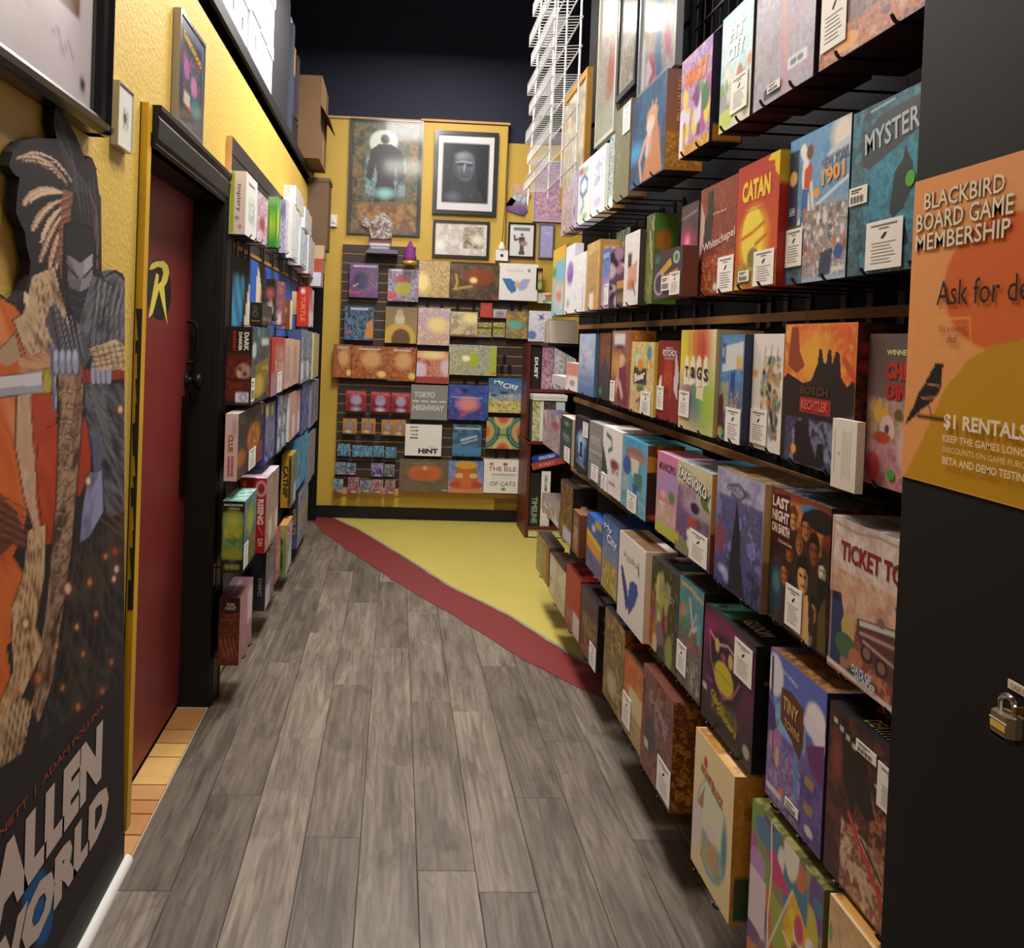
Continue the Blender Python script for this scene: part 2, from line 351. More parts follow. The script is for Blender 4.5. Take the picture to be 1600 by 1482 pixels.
# plank material: each plank its own tone and grain
def plankmat():
    M = bpy.data.materials.new('vinyl_plank'); M.use_nodes = True; nt = M.node_tree; b = nt.nodes['Principled BSDF']; L = nt.links.new
    g = nt.nodes.new('ShaderNodeNewGeometry'); oi = nt.nodes.new('ShaderNodeObjectInfo')
    add = nt.nodes.new('ShaderNodeVectorMath'); add.operation = 'MULTIPLY_ADD'
    cmb = nt.nodes.new('ShaderNodeCombineXYZ'); L(oi.outputs['Random'], cmb.inputs[0]); L(oi.outputs['Random'], cmb.inputs[1])
    L(cmb.outputs[0], add.inputs[0]); add.inputs[1].default_value = (40, 70, 0); L(g.outputs['Position'], add.inputs[2])
    mp = nt.nodes.new('ShaderNodeMapping'); mp.inputs['Scale'].default_value = (44, 2.6, 1); L(add.outputs[0], mp.inputs[0])
    n1 = nt.nodes.new('ShaderNodeTexNoise'); n1.inputs['Scale'].default_value = 1.0; n1.inputs['Detail'].default_value = 8; n1.inputs['Distortion'].default_value = 1.2; L(mp.outputs[0], n1.inputs['Vector'])
    mp2 = nt.nodes.new('ShaderNodeMapping'); mp2.inputs['Scale'].default_value = (6, 1.3, 1); L(add.outputs[0], mp2.inputs[0])
    n2 = nt.nodes.new('ShaderNodeTexNoise'); n2.inputs['Scale'].default_value = 1.6; n2.inputs['Detail'].default_value = 3; n2.inputs['Distortion'].default_value = .6; L(mp2.outputs[0], n2.inputs['Vector'])
    ml = nt.nodes.new('ShaderNodeMath'); ml.operation = 'MULTIPLY'; ml.inputs[1].default_value = 9.0; L(n2.outputs['Fac'], ml.inputs[0])
    sn = nt.nodes.new('ShaderNodeMath'); sn.operation = 'SINE'; m3 = nt.nodes.new('ShaderNodeMath'); m3.operation = 'MULTIPLY'; m3.inputs[1].default_value = 4.0; L(ml.outputs[0], m3.inputs[0]); L(m3.outputs[0], sn.inputs[0])
    cr = nt.nodes.new('ShaderNodeValToRGB'); L(n1.outputs['Fac'], cr.inputs[0]); e = cr.color_ramp.elements
    e[0].position = .28; e[0].color = (*lin('#665b50'), 1); e[1].position = .72; e[1].color = (*lin('#978b7b'), 1)
    m_ = cr.color_ramp.elements.new(.5); m_.color = (*lin('#81766a'), 1)
    rg = nt.nodes.new('ShaderNodeMix'); rg.data_type = 'RGBA'; rg.blend_type = 'MULTIPLY'; L(cr.outputs[0], rg.inputs[6]); rg.inputs[7].default_value = (.70, .66, .62, 1)
    fr = nt.nodes.new('ShaderNodeMapRange'); fr.inputs['From Min'].default_value = .3; fr.inputs['From Max'].default_value = 1; fr.inputs['To Max'].default_value = .55; L(sn.outputs[0], fr.inputs['Value']); L(fr.outputs[0], rg.inputs[0])
    tn = nt.nodes.new('ShaderNodeMapRange'); tn.inputs['To Min'].default_value = .66; tn.inputs['To Max'].default_value = 1.12; L(oi.outputs['Random'], tn.inputs['Value'])
    bl = nt.nodes.new('ShaderNodeMapRange'); bl.inputs['From Min'].default_value = .3; bl.inputs['From Max'].default_value = .62; bl.inputs['To Min'].default_value = .62; L(n2.outputs['Fac'], bl.inputs['Value'])
    mm = nt.nodes.new('ShaderNodeMath'); mm.operation = 'MULTIPLY'; L(tn.outputs[0], mm.inputs[0]); L(bl.outputs[0], mm.inputs[1])
    sc = nt.nodes.new('ShaderNodeVectorMath'); sc.operation = 'SCALE'; L(rg.outputs[2], sc.inputs[0]); L(mm.outputs[0], sc.inputs['Scale']); L(sc.outputs[0], b.inputs['Base Color'])
    b.inputs['Roughness'].default_value = .42
    bp = nt.nodes.new('ShaderNodeBump'); bp.inputs['Strength'].default_value = .25; bp.inputs['Distance'].default_value = .002; L(n1.outputs['Fac'], bp.inputs['Height']); L(bp.outputs[0], b.inputs['Normal'])
    return M
pm = plankmat()
floor = st(MB().box((-1.6, -2.6, -.12), (2.4, 8.0, -.006)).build('floor', mat('floor_substrate', '#3a342e', .9)))
rnd = random.Random(5); pme = {}
def plank(x0, x1, y0, y1):
    k = (round(x1-x0, 4), round(y1-y0, 4))
    if k not in pme:
        a, b = (k[0])/2-.0006, k[1]/2-.0006; e = .0015; mb = MB()
        v = [(-a, -b, -.0055), (a, -b, -.0055), (a, b, -.0055), (-a, b, -.0055), (-a, -b, -e), (a, -b, -e), (a, b, -e), (-a, b, -e), (-a+e, -b+e, 0), (a-e, -b+e, 0), (a-e, b-e, 0), (-a+e, b-e, 0)]
        f = [(0, 3, 2, 1), (0, 1, 5, 4), (1, 2, 6, 5), (2, 3, 7, 6), (3, 0, 4, 7), (4, 5, 9, 8), (5, 6, 10, 9), (6, 7, 11, 10), (7, 4, 8, 11), (8, 9, 10, 11)]
        o = mb.add(v, f).build('plank', pm); pme[k] = o.data; bpy.data.objects.remove(o)
    o = bpy.data.objects.new('plank', pme[k]); C.objects.link(o); o.parent = floor; o.location = ((x0+x1)/2, (y0+y1)/2, 0)
W = .165; x = -.715; ci = 0
while x < 1.05:
    y = -2.4+[0, .52, .95, .27, .74, .1][ci % 6]
    far = 7.4 if x < -.4 else (7.0 if x < .1 else 5.9 if x < .55 else 5.2)
    while y < far:
        plank(x, min(x+W, 1.049), y, y+1.22); y += 1.22
    x += W; ci += 1
# painted concrete area at the back: yellow field, red band, thin grey line
def outline(pts): return [tuple(onZ(a, b, 0)[:2]) for a, b in pts]
grey_line = outline([(512, 806), (560, 829), (600, 853), (650, 884), (700, 917), (791, 962), (898, 1029), (950, 1056)])
red_low = outline([(478, 800), (497, 826), (540, 858), (600, 898), (650, 929), (700, 958), (760, 996), (801, 1022), (860, 1054), (935, 1089), (975, 1106)])
g2 = [(p[0]+.012, p[1]+.03) for p in grey_line]; red_low += [(1.2, red_low[-1][1]-.04)]; grey_line += [(1.2, grey_line[-1][1]-.1)]; g2 += [(1.2, g2[-1][1]-.1)]
yc = mat('yellow_concrete_paint', '#c2b257', .5, noise=.10, nscale=2.5, bump=.06, bscale=40)
rc = mat('red_concrete_paint', '#7a2a2c', .5, noise=.10, nscale=6, bump=.05, bscale=50)
gc = mat('bare_grey_concrete', '#8d8a78', .8, noise=.25, nscale=30)
def sheet(name, pts, z, M, thick=.004): 
    o = MB().prism(pts, 2, z-thick, z).build(name, M, floor); fixn(o); return o
def strip(name, A, B, z, M):
    n = min(len(A), len(B)); mb = MB()
    def rs(P, n=40):
        P = np.array(P); d = np.r_[0, np.cumsum(np.hypot(*np.diff(P, axis=0).T))]; t = np.linspace(0, d[-1], n); return np.c_[np.interp(t, d, P[:, 0]), np.interp(t, d, P[:, 1])]
    a, b = rs(A), rs(B); jit = random.Random(3)
    b = b+np.array([[jit.uniform(-.006, .006), jit.uniform(-.006, .006)] for _ in b]); n = len(a)
    vs = [(*p, z) for p in a]+[(*p, z) for p in b]+[(*p, z-.004) for p in a]+[(*p, z-.004) for p in b]
    fs = [(i, i+1, n+i+1, n+i) for i in range(n-1)]+[(2*n+i, 2*n+i+1, i+1, i) for i in range(n-1)]+[(n+i, n+i+1, 3*n+i+1, 3*n+i) for i in range(n-1)]
    o = mb.add(vs, fs).build(name, M, floor); fixn(o); return o
def clampx(P, x): return [(max(p[0], x), p[1]) for p in P]
strip('red_band', grey_line, clampx(red_low, -.72), .003, rc)
strip('concrete_line', g2, grey_line, .0034, gc)
sheet('yellow_floor_field', [(p[0], p[1]) for p in g2]+[(2.3, g2[-1][1]), (2.3, 7.75), (-.62, 7.75), (-.62, 7.6)], .003, yc)
# left wall with doorway
wl = st(MB().box((-1.0, -2.6, 0), (-.72, 2.615, 2.7)).box((-1.0, 2.615, 2.04), (-.72, 3.80, 2.7)).box((-1.0, 3.80, 0), (-.72, 7.7, 2.7)).box((-1.0, 2.615, 0), (-.86, 3.80, 2.04)).build('wall_left', yellow))
st(MB().box((-.72, -2.6, 0), (-.707, 2.60, .13)).prism([(-.72, .13), (-.707, .13), (-.714, .143), (-.72, .147)], 1, -2.6, 2.62).build('baseboard_left', blackpaint))
q = [(-.707, 0)]+[(-.707+.02*math.cos(a), .02*math.sin(a)) for a in np.linspace(0, PI/2, 7)]
fixn(st(MB().prism(q, 1, -2.6, 2.62).build('trim_1', white)))
# ledge above the left wall
st(MB().box((-1.9, -2.6, 2.62), (-.72, 7.7, 2.735)).build('trim_2', blackpaint))
st(MB().box((-.72, -2.6, 2.685), (-.703, 7.7, 2.74)).build('trim_3', blackpaint))
# door
dr = st(MB().box((-.86, 2.63, .02), (-.815, 3.79, 2.03)).build('door_1', reddoor, loc=(-.84, 3.3, 0)))
jamb = st(MB().box((-.86, 3.70, 0), (-.70, 3.80, 2.10)).box((-.86, 2.62, 2.0), (-.70, 3.80, 2.04)).build('trim_4', blackpaint))
cs = MB(); 
prof = [(3.695, -.72), (3.695, -.694), (3.705, -.688), (3.712, -.694), (3.722, -.684), (3.79, -.680), (3.80, -.686), (3.815, -.676), (3.826, -.676), (3.826, -.72)]
cs.prism([(b, a) for a, b in prof], 2, 0, 2.115)
hp = [(2.0, -.72), (2.0, -.694), (2.01, -.688), (2.017, -.694), (2.027, -.684), (2.08, -.680), (2.09, -.686), (2.105, -.676), (2.118, -.676), (2.118, -.72)]
cs.prism([(b, a) for a, b in hp], 1, 2.631, 3.826)
fixn(st(cs.build('trim_5', blackpaint)))
scuffed = mat('scuffed_yellow_over_black', '#d9a91f', .5, noise=.3, nscale=14, stretch=(1, 1, .25))
fixn(st(MB().prism([(-.72, 2.58), (-.72, 2.63), (-.86, 2.63), (-.86, 2.615), (-.735, 2.615), (-.735, 2.58)], 2, 0, 2.115).box((-.72, 2.59, 0.1), (-.700, 2.63, 2.115)).build('trim_6', scuffed)))
# worn black streak on the yellow casing edge
mb = MB(); rr = random.Random(2)
z = 1.55
while z > .75:
    h = rr.uniform(.03, .09); w_ = rr.uniform(.010, .026); mb.add([(-.700-w_*.7, 2.5894, z), (-.700, 2.5894, z), (-.700, 2.5894, z-h), (-.700-w_*.7*rr.uniform(.5, 1.1), 2.5894, z-h)], [(0, 3, 2, 1)], '#222'); z -= h
mb.build('paint_wear', mat('black_undercoat', '#26221c', .6), bpy.data.objects['trim_6'])
# door furniture
MB().box((-.815, 3.60, .86), (-.808, 3.655, 1.24)).box((-.812, 3.655, .84), (-.800, 3.662, 1.26)).build('latch_guard', mat('dark_bronze_plate', '#241a18', .35, .6), dr)
hb = MB(); hb.path([(-.815, 3.66, 1.53), (-.79, 3.66, 1.53), (-.775, 3.66, 1.50), (-.775, 3.66, 1.40), (-.79, 3.66, 1.37), (-.815, 3.66, 1.37)], .008, 8)
hb.build('pull_handle', black_metal, dr)
def lathe(name, prof, ctr, axis, M, par=None, n=20):
    mb = MB(); vs = []; 
    for t, r in prof:
        for k in range(n):
            a = 2*PI*k/n; c, s = r*math.cos(a), r*math.sin(a)
            vs.append({0: (ctr[0]+t, ctr[1]+c, ctr[2]+s), 1: (ctr[0]+c, ctr[1]+t, ctr[2]+s), 2: (ctr[0]+c, ctr[1]+s, ctr[2]+t)}[axis])
    fs = [(i*n+k, i*n+(k+1) % n, (i+1)*n+(k+1) % n, (i+1)*n+k) for i in range(len(prof)-1) for k in range(n)]+[tuple(range(n)), tuple(range((len(prof)-1)*n, len(prof)*n))]
    mb.add(vs, fs); o = mb.build(name, M, par, loc=ctr, smooth=True); fixn(o); return o
lathe('door_knob', [(0, .03), (.008, .03), (.01, .014), (.03, .013), (.036, .026), (.05, .030), (.06, .024), (.064, .008)], (-.815, 3.66, 1.30), 0, black_metal, dr)
# yellow letter emblem on a black oval, painted on the door
def P_(x, y, X=-.812): return tuple(onX(x, y, X)[1:])
ov = [P_(249+19.5*math.cos(a)+2*math.sin(a), 452+48*math.sin(a)) for a in np.linspace(0, 2*PI, 33)[:-1]]
em = MB().prism(ov, 0, -.8149, -.8142, '#17151a')
Rp = [(234, 421), (238, 412), (246, 408), (256, 408), (263, 415), (266, 424), (262, 440), (256, 448), (263, 510), (246.5, 452), (238, 492), (234, 496), (241, 440), (242.5, 426), (250, 424), (248, 446), (252, 440), (254, 428), (252, 420), (245, 419)]
R_outer = [(234, 422), (238, 412), (246, 408.5), (256, 408), (263, 415), (265, 426), (262, 440), (257, 449), (262, 509), (249, 453), (239, 491), (233, 497), (240, 455), (245, 427), (249, 430), (247, 446), (253, 440), (256, 428), (254, 419), (247, 417), (240, 421)]
em.prism([P_(a, b) for a, b in R_outer], 0, -.8142, -.8130, '#e8dc5a')
fixn(em.build('letter_emblem', PRINT, dr))
# terracotta threshold tiles
tm = [mat('terracotta_tile_a', '#c08e5a', .45, noise=.2, nscale=14), mat('terracotta_tile_b', '#d6ae68', .45, noise=.2, nscale=14), mat('terracotta_tile_c', '#b5804f', .45, noise=.2, nscale=14)]
thr = st(MB().box((-.815, 2.62, -.005), (-.695, 3.695, .002)).build('trim_7', mat('mortar', '#b9a98e', .9, noise=.2, nscale=40)))
y = 2.625
for L_, k in ((.12, 0), (.12, 2), (.085, 2), (.10, 0), (.20, 1), (.11, 1), (.115, 0), (.205, 2)):
    MB().box((-.812, y, .002), (-.699, y+L_-.008, .008)).build('tile', tm[k], thr); y += L_
# back wall: yellow panels, black base, darker upper wall, ceiling
st(MB().box((-1.9, 7.66, 0), (2.4, 7.8, 3.13)).build('wall_back', yellow2))
st(MB().box((-.72, 7.6, 0), (.85, 7.66, 3.255)).build('wall_back_panel', yellow2))
st(MB().box((-.72, 7.585, 3.25), (.13, 7.665, 3.268)).build('trim_8', tanwood)); st(MB().box((.13, 7.585, 3.262), (.86, 7.665, 3.28)).build('trim_9', tanwood))
st(MB().box((-.72, 7.583, 0), (2.3, 7.6, .10)).build('baseboard_back', blackpaint))
navy = mat('dark_navy_paint', '#1f2338', .8, noise=.1)
st(MB().box((-1.9, 7.67, 3.13), (2.4, 7.8, 4.42)).build('wall_back_upper', navy))
st(MB().box((-2.0, -2.7, 4.42), (2.5, 7.8, 4.5)).build('ceiling', navy))
st(MB().box((-2.0, -2.7, 2.7), (-1.9, 7.8, 4.42)).build('wall_left_upper', navy))
st(MB().box((2.3, -2.7, 0), (2.4, 7.8, 4.42)).build('wall_side', navy))
st(MB().box((-2.0, -2.7, 0), (2.4, -2.6, 4.42)).build('wall_front', mat('pale_shop_wall', '#b9b2a6', .7)))
# slat wall on the left
def slat_wall(name, x0, x1, y0, y1, z0, z1, axis, pitch, gap, M, parent_kind=True):
    """backing board with raised horizontal slats (each slat an object)"""
    if axis == 'X': back = MB().box((x0, y0, z0), (x1-.008, y1, z1))
    else: back = MB().box((x0, y0+.008, z0), (x1, y1, z1))
    b = st(back.build(name, tanwood)); z = z1; me = None
    while z-pitch > z0-.001:
        if me is None:
            o = (MB().box((0, y0, -pitch+gap), (.008, y1, 0)) if axis == 'X' else MB().box((x0, y0, -pitch+gap), (x1, y0+.008, 0))).build('slat', M); me = o.data
        else: o = bpy.data.objects.new('slat', me); C.objects.link(o)
        o.location = (x1-.008, 0, z) if axis == 'X' else (0, 0, z); o.parent = b; z -= pitch
    return b
slat_wall('slatwall_left', -.72, -.698, 3.832, 7.45, .18, 2.29, 'X', .0762, .007, slatm)
MB().box((-.7205, 3.827, .18), (-.6975, 3.8318, 2.29)).build('edge_band', tanwood, bpy.data.objects['slatwall_left'])
MB().box((-.698, 3.84, 1.845), (-.690, 7.44, 1.862)).build('ledge_strip', railwood, bpy.data.objects['slatwall_left'])
st(MB().box((-.72, 7.45, 0), (-.60, 7.48, 2.0)).build('trim_10', black_wall))
# slat walls on the back wall
slat_wall('slatwall_back_left', -.465, .125, 7.57, 7.6, .20, 2.232, 'Y', .0762, .012, slatb)
slat_wall('slatwall_back_right', .127, 1.06, 7.57, 7.6, .20, 2.13, 'Y', .0762, .012, slatb)
# right display wall: dark boards between timber rails
wr = st(MB().box((1.065, -2.6, 0), (1.2, 5.35, 4.42)).build('wall_right', black_wall))
rails = [.40, .775, 1.175, 1.592]
prev = 0.02
for z in rails+[2.72, 4.43]:
    for (a, b) in ((.2, 1.9), (1.9, 4.3), (4.3, 5.34)):
        MB().box((1.048, a+.001, prev), (1.065, b-.001, z-.012)).build('board', black_wall, wr)
    prev = z+.012
for z in rails:
    MB().box((1.035, .2, z-.012), (1.065, 5.34, z+.012)).build('rail', railwood, wr)
st(MB().box((.74, -1.2, 0), (1.25, 1.306, 4.42)).build('column_right', mat('black_column_panel', '#120e0d', .7, spec=.3, noise=.12, nscale=30)))
# ================================================================== GAME BOXES ON THE RIGHT WALL
def hook_mesh(L, up=.018):
    mb = MB(); mb.box((-L, -.004, -.004), (0, .004, .0)); mb.prism([(-L, -.004), (-L-.004, -.002), (-L-.009, .004), (-L-.012, .011), (-L-.009, .012), (-L-.004, .004), (-L, .0)], 1, -.003, .003); mb.box((-.006, -.014, -.075), (0, .014, .012))
    o = mb.build('display_hook', black_metal); me = o.data; bpy.data.objects.remove(o); return me
HM = {}
def hook(X, Y, Z, wall, lab, grp):
    L = round(abs(wall-X), 3); k = (L, X > 0)
    if k not in HM:
        HM[k] = hook_mesh(L)
        if X < 0:
            for v in HM[k].vertices: v.co.x = -v.co.x
            HM[k].flip_normals()
    o = bpy.data.objects.new('display_hook', HM[k]); C.objects.link(o); o.location = (wall, Y, Z)
    tag(o, lab, 'hook', grp)
ROWZ = {1: 2.045, 2: 1.640, 3: 1.278, 4: .935, 5: .578, 6: .222}
ROWN = {1: 'top', 2: 'second', 3: 'third', 4: 'fourth', 5: 'fifth', 6: 'bottom'}
near = {}
def R(row, xl, xr, yt, X, dep, spine, ops, label, top=None, st_=(), lab=(), layer=0, zb=None, hk=2, under=None, behind=()):
    Z0 = ROWZ[row] if zb is None else zb
    yf = solveY(X, Z0, xl); yn = solveY(X, Z0, xr)
    A = KM @ RW; # top height from the top-left corner
    d = MI @ np.array([xl, yt, 1.0])
    zt = None; lo, hi = Z0+.02, Z0+.8
    for _ in range(40):
        mid = (lo+hi)/2
        if topx((X, yf, mid))[1] > yt: lo = mid
        else: hi = mid
    zt = lo
    key = (row, layer)
    if layer == 0:
        if key in near and yf > near[key]-.003: yf = near[key]-.003
        near[key] = yn
    yn = max(yn, 1.335)
    o, F = printed_box('game_box', X, X+dep, yn, yf, Z0, zt, '-X', ops, spine, top, under, label=label, cat='board game', group='board games in the %s row on the right wall' % ROWN[row])
    for s in st_: stick(o, F, *s)
    xx = X+dep+.002
    for (dd, c, lb) in behind:
        h = random.Random(int(xl)).uniform(-.02, .004)
        printed_box('game_box', xx, min(xx+dd, 1.03), yn+.006, yf-.004, Z0, zt+h, '-X', [('g', c, c)], c, None, None, res=(2, 2), label=lb, cat='board game', group='board games in the %s row on the right wall' % ROWN[row]); xx += dd+.002
    if hk and layer == 0 and zb is None:
        core = ' '.join(label.split(',')[0].split()[:10])
        for t in ((.25, .75) if hk == 2 else (.5,)):
            hook(X-.004, yf+(yn-yf)*t, Z0-.0005, 1.046, {.25: 'farther ', .75: 'nearer ', .5: ''}[t]+'black hook under the '+core, 'display hooks under the %s row' % ROWN[row])
    return o, F
CD = lambda u, v, w=.24, h=.30: ('card', u, v, w, h)
def T(s, cx, cy, w, h, c, rot=0, bold=.02): return ('t', s, cx, cy, w, h, c, rot, bold)
# ---- top row (undersides seen)
R(1, 876, 893, 300, .82, .06, '#b9a6b8', [('g', '#cfc3d6', '#b9a3a0'), ('n', ['#e8dcd6', '#8d7a86', '#d8b8b4'], 5, .7)], 'pale pink and grey game box at the far end of the top row', hk=1)
R(1, 880, 900, 283, .82, .06, '#a9a0c0', [('g', '#c9bfe2', '#b7b0c9'), ('n', ['#c9bfe2', '#9a8fc0', '#e6e0ee'], 4, .6), ('e', .5, .7, .25, .1, '#8a7a98')], 'lavender game box with a smoky cover, in the top row beside the wire rack')
R(1, 901, 921, 262, .82, .06, '#dfe8f0', [('g', '#d8e4f4', '#eef0e6'), ('l', [(.2, .3), (.5, .22), (.75, .34), (.7, .5), (.4, .55), (.2, .45), (.2, .3)], .07, '#4a6aa8'), ('l', [(.4, .55), (.5, .7), (.3, .8)], .06, '#5a80b8'), ('e', .25, .12, .2, .06, '#c03a62'), ('e', .6, .15, .2, .05, '#8ac06a'), ('e', .6, .9, .15, .05, '#6abf74')], 'white game box with blue hexagon lines, top row')
R(1, 922, 943, 243, .82, .06, '#f3f0ea', [('g', '#f6f4f6', '#ffffff'), ('n', ['#ffffff', '#ffffff', '#c8bede', '#8f86b8'], 5, .8, (.1, .1, .95, .6)), ('e', .5, .8, .3, .08, '#d9c9ea')], 'bright white game box with faint violet sketch, top row')
R(1, 946, 957, 218, .835, .05, '#b08a58', [('g', '#7fa79b', '#dfe5de'), ('n', ['#5c8077', '#b9d8cf', '#34504c', '#eef'], 6, .8), ('r', .1, .85, .9, .99, '#f6f6f2')], 'narrow teal green game box with a white foot, top row')
R(1, 958, 981, 176, .82, .07, '#75604a', [('g', '#7f8578', '#6d6e56'), ('n', ['#5f665c', '#8e9484', '#4c4d3c', '#a09a70'], 3, .8), ('p', [(.1, .95), (.6, .3), (.95, .5), (.95, .95)], '#7a7658'), ('n', ['#5f665c', '#8e9484', '#8c8660'], 4, .5)], 'grey-green game box with a large white card at its top corner, top row', st_=[CD(.50, .02, .48, .30)])
R(1, 984, 1037, 160, .80, .12, [('g', '#8a5f5a', '#b5722f'), ('r', .0, .62, 1, .98, '#b5752c'), ('n', ['#c98a3a', '#8a5420', '#d9a04a'], 9, .8, (0, .6, 1, 1)), T('HARMONY HILL', .45, .3, .34, .44, '#e0a070', 90), T('BOOK', .75, .35, .2, .3, '#e8b088', 90)],
  [('g', '#2f4f72', '#35587e'), ('n', ['#2f4f72', '#3f6f9c', '#274565'], 3, .6), ('e', .15, .62, .22, .10, '#4aa0d8', .12), ('p', [(.55, .30), (.72, .28), (.80, .5), (.95, .98), (.38, .99), (.48, .7), (.52, .5)], '#c08560'), ('e', .62, .34, .16, .10, '#d09a78'), ('e', .58, .42, .12, .09, '#e8c9b0'), ('l', [(.62, .2), (.6, .32)], .03, '#e0b090'), ('l', [(.72, .22), (.68, .33)], .03, '#e0b090'), ('l', [(.35, .95), (.28, .75), (.42, .58), (.6, .5)], .06, '#e0a58c'), ('l', [(.55, .45), (.5, .7)], .09, '#dfd3cf'), ('l', [(.62, .45), (.6, .72)], .03, '#d8cfd6'), ('n', ['#b87a52', '#d8956a'], 6, .3, (.45, .5, .9, 1))],
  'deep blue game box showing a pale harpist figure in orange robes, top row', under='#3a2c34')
R(1, 1060, 1107.5, 98, .80, .09, [('g', '#2c2c48', '#23233a'), T('HICKORY', .55, .55, .5, .32, '#e08a2a', 90), ('r', .1, .84, .95, .99, '#c98a2a')],
  [('g', '#9a78b8', '#b07a90'), ('n', ['#a884c8', '#c084b0', '#d8b8d0', '#8a68a8'], 4, .7), ('b', 26, .09, ['#d8a030', '#6a9a58', '#b84a90', '#e8d060', '#4a7a58', '#e0d8e8', '#803a78'], (.1, .42, .95, .85)), ('r', 0, .9, 1, 1, '#d8982c'), ('n', ['#e0a038', '#8a4a20', '#f0d080'], 9, .6, (0, .88, 1, 1)), ('r', 0, .62, .12, .98, '#f0eef0'), T('WACKY', .52, .24, .78, .2, '#f2a458', 0, .06), T('WACKY', .51, .245, .76, .18, '#e8722c', 0, .03)],
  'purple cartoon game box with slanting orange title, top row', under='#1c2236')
R(1, 1122.5, 1171, 32, .80, .10, '#6a4038', [('g', '#a8dce6', '#dcd8c8'), ('n', ['#9ad4e2', '#c8ecf0', '#d8f0f2'], 3, .7, (0, 0, 1, .6)), ('b', 30, .08, ['#d89a6a', '#c87a5a', '#e8d8a8', '#8aa870', '#a8a0b0', '#f0e8d8'], (0, .5, 1, .95)), ('e', .2, .9, .3, .08, '#c8d86a'), T('FIT', .5, .2, .5, .12, '#fff', 0, .06), T('CITY', .5, .36, .56, .13, '#fff', 0, .06)],
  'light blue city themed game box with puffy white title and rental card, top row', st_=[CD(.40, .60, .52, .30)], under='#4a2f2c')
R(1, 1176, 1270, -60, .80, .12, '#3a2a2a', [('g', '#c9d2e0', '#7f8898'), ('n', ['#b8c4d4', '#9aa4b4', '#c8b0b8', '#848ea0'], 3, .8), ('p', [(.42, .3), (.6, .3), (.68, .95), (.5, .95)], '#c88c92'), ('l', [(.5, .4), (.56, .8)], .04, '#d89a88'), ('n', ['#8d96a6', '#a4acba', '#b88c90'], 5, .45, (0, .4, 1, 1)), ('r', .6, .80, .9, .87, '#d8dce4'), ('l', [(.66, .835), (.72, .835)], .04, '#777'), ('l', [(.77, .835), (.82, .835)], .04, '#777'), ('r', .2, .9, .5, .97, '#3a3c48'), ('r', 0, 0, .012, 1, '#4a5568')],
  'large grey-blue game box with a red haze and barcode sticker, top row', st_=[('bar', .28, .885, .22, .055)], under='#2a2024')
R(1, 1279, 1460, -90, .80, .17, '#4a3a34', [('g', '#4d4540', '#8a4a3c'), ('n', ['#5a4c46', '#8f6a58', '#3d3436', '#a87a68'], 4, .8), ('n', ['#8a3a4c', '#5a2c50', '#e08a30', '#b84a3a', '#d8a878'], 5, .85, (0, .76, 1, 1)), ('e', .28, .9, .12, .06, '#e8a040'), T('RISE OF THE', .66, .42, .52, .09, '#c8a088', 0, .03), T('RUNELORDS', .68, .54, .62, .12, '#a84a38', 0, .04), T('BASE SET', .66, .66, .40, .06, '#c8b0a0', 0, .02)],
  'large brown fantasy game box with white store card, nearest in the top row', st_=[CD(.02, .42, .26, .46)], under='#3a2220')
# ---- second row
R(2, 861, 880, 392, .82, .08, '#b98a48', [('g', '#e0b640', '#8fc4d8'), ('r', 0, 0, 1, .2, '#e8bc38'), ('r', .25, .2, 1, .5, '#7fc0d8'), ('n', ['#e8ece8', '#cfe2ea', '#e0b8a0'], 5, .7, (.2, .5, 1, 1)), ('e', .15, .35, .15, .08, '#4a9a48'), ('e', .6, .72, .22, .08, '#d88a70')], 'tall box with yellow lid and teal panel at the far end of the second row', hk=1)
R(2, 881, 895, 387, .81, .04, '#e6e0ee', [('g', '#eef2fa', '#f4ecf4'), ('e', .55, .42, .35, .16, '#8a5ab0', .1), ('e', .5, .35, .2, .08, '#a880c8', .1), ('e', .4, .85, .12, .05, '#5ab05a')], 'white game box with a violet burst, second row', hk=1)
R(2, 893.5, 913, 401, .80, .06, '#efeff0', [('g', '#f1f3f6', '#e6e8ec'), ('n', ['#ffffff', '#e4e8ee', '#f4f4f4'], 4, .6), ('l', [(.8, .55), (.82, .95)], .05, '#d8a890')], 'plain white game box in the second row beside the wooden one', hk=1)
R(2, 914, 934, 383, .80, .09, [('g', '#c89858', '#b9833f'), ('r', .2, .1, .9, .3, '#e8c898')], [('g', '#d8b070', '#c89858'), ('n', ['#d8b070', '#b89868', '#e0c088'], 3, .5), *[('l', [(.1, .22+.055*k), (.85, .16+.055*k)], .035, ['#8a8a50', '#d07038', '#a89060'][k % 3]) for k in range(12)], ('r', .3, .75, .62, .98, '#f0e6da')], 'tan wood coloured tall box with stacked horizontal stripes, second row', hk=1)
R(2, 936, 951, 392, .81, .06, [('g', '#8a6a90', '#6a4a70'), ('b', 20, .2, ['#e8d8e8', '#503a58', '#c8a0c0'])], [('g', '#3a70c8', '#b898c0'), ('n', ['#4a80d0', '#8aa8e0', '#3a68b8'], 3, .6, (0, 0, 1, .55)), ('n', ['#c8b0d0', '#8a88b8', '#e0c8d8'], 4, .7, (0, .45, 1, 1)), T('SANTO', .5, .12, .7, .08, '#e8f0f8')], 'blue game box with lilac bottom and rental card, second row', st_=[CD(.45, .6, .5, .34)], hk=1)
R(2, 962, 979, 440, .83, .05, '#c08848', [('g', '#d09858', '#2c2c2c'), ('r', 0, 0, 1, .25, '#c89048'), ('r', 0, .3, 1, 1, '#34322c'), ('n', ['#34322c', '#a89860'], 9, .6, (0, .4, 1, .9))], 'short dark box with wooden lid under the tall green one, second row', hk=1)
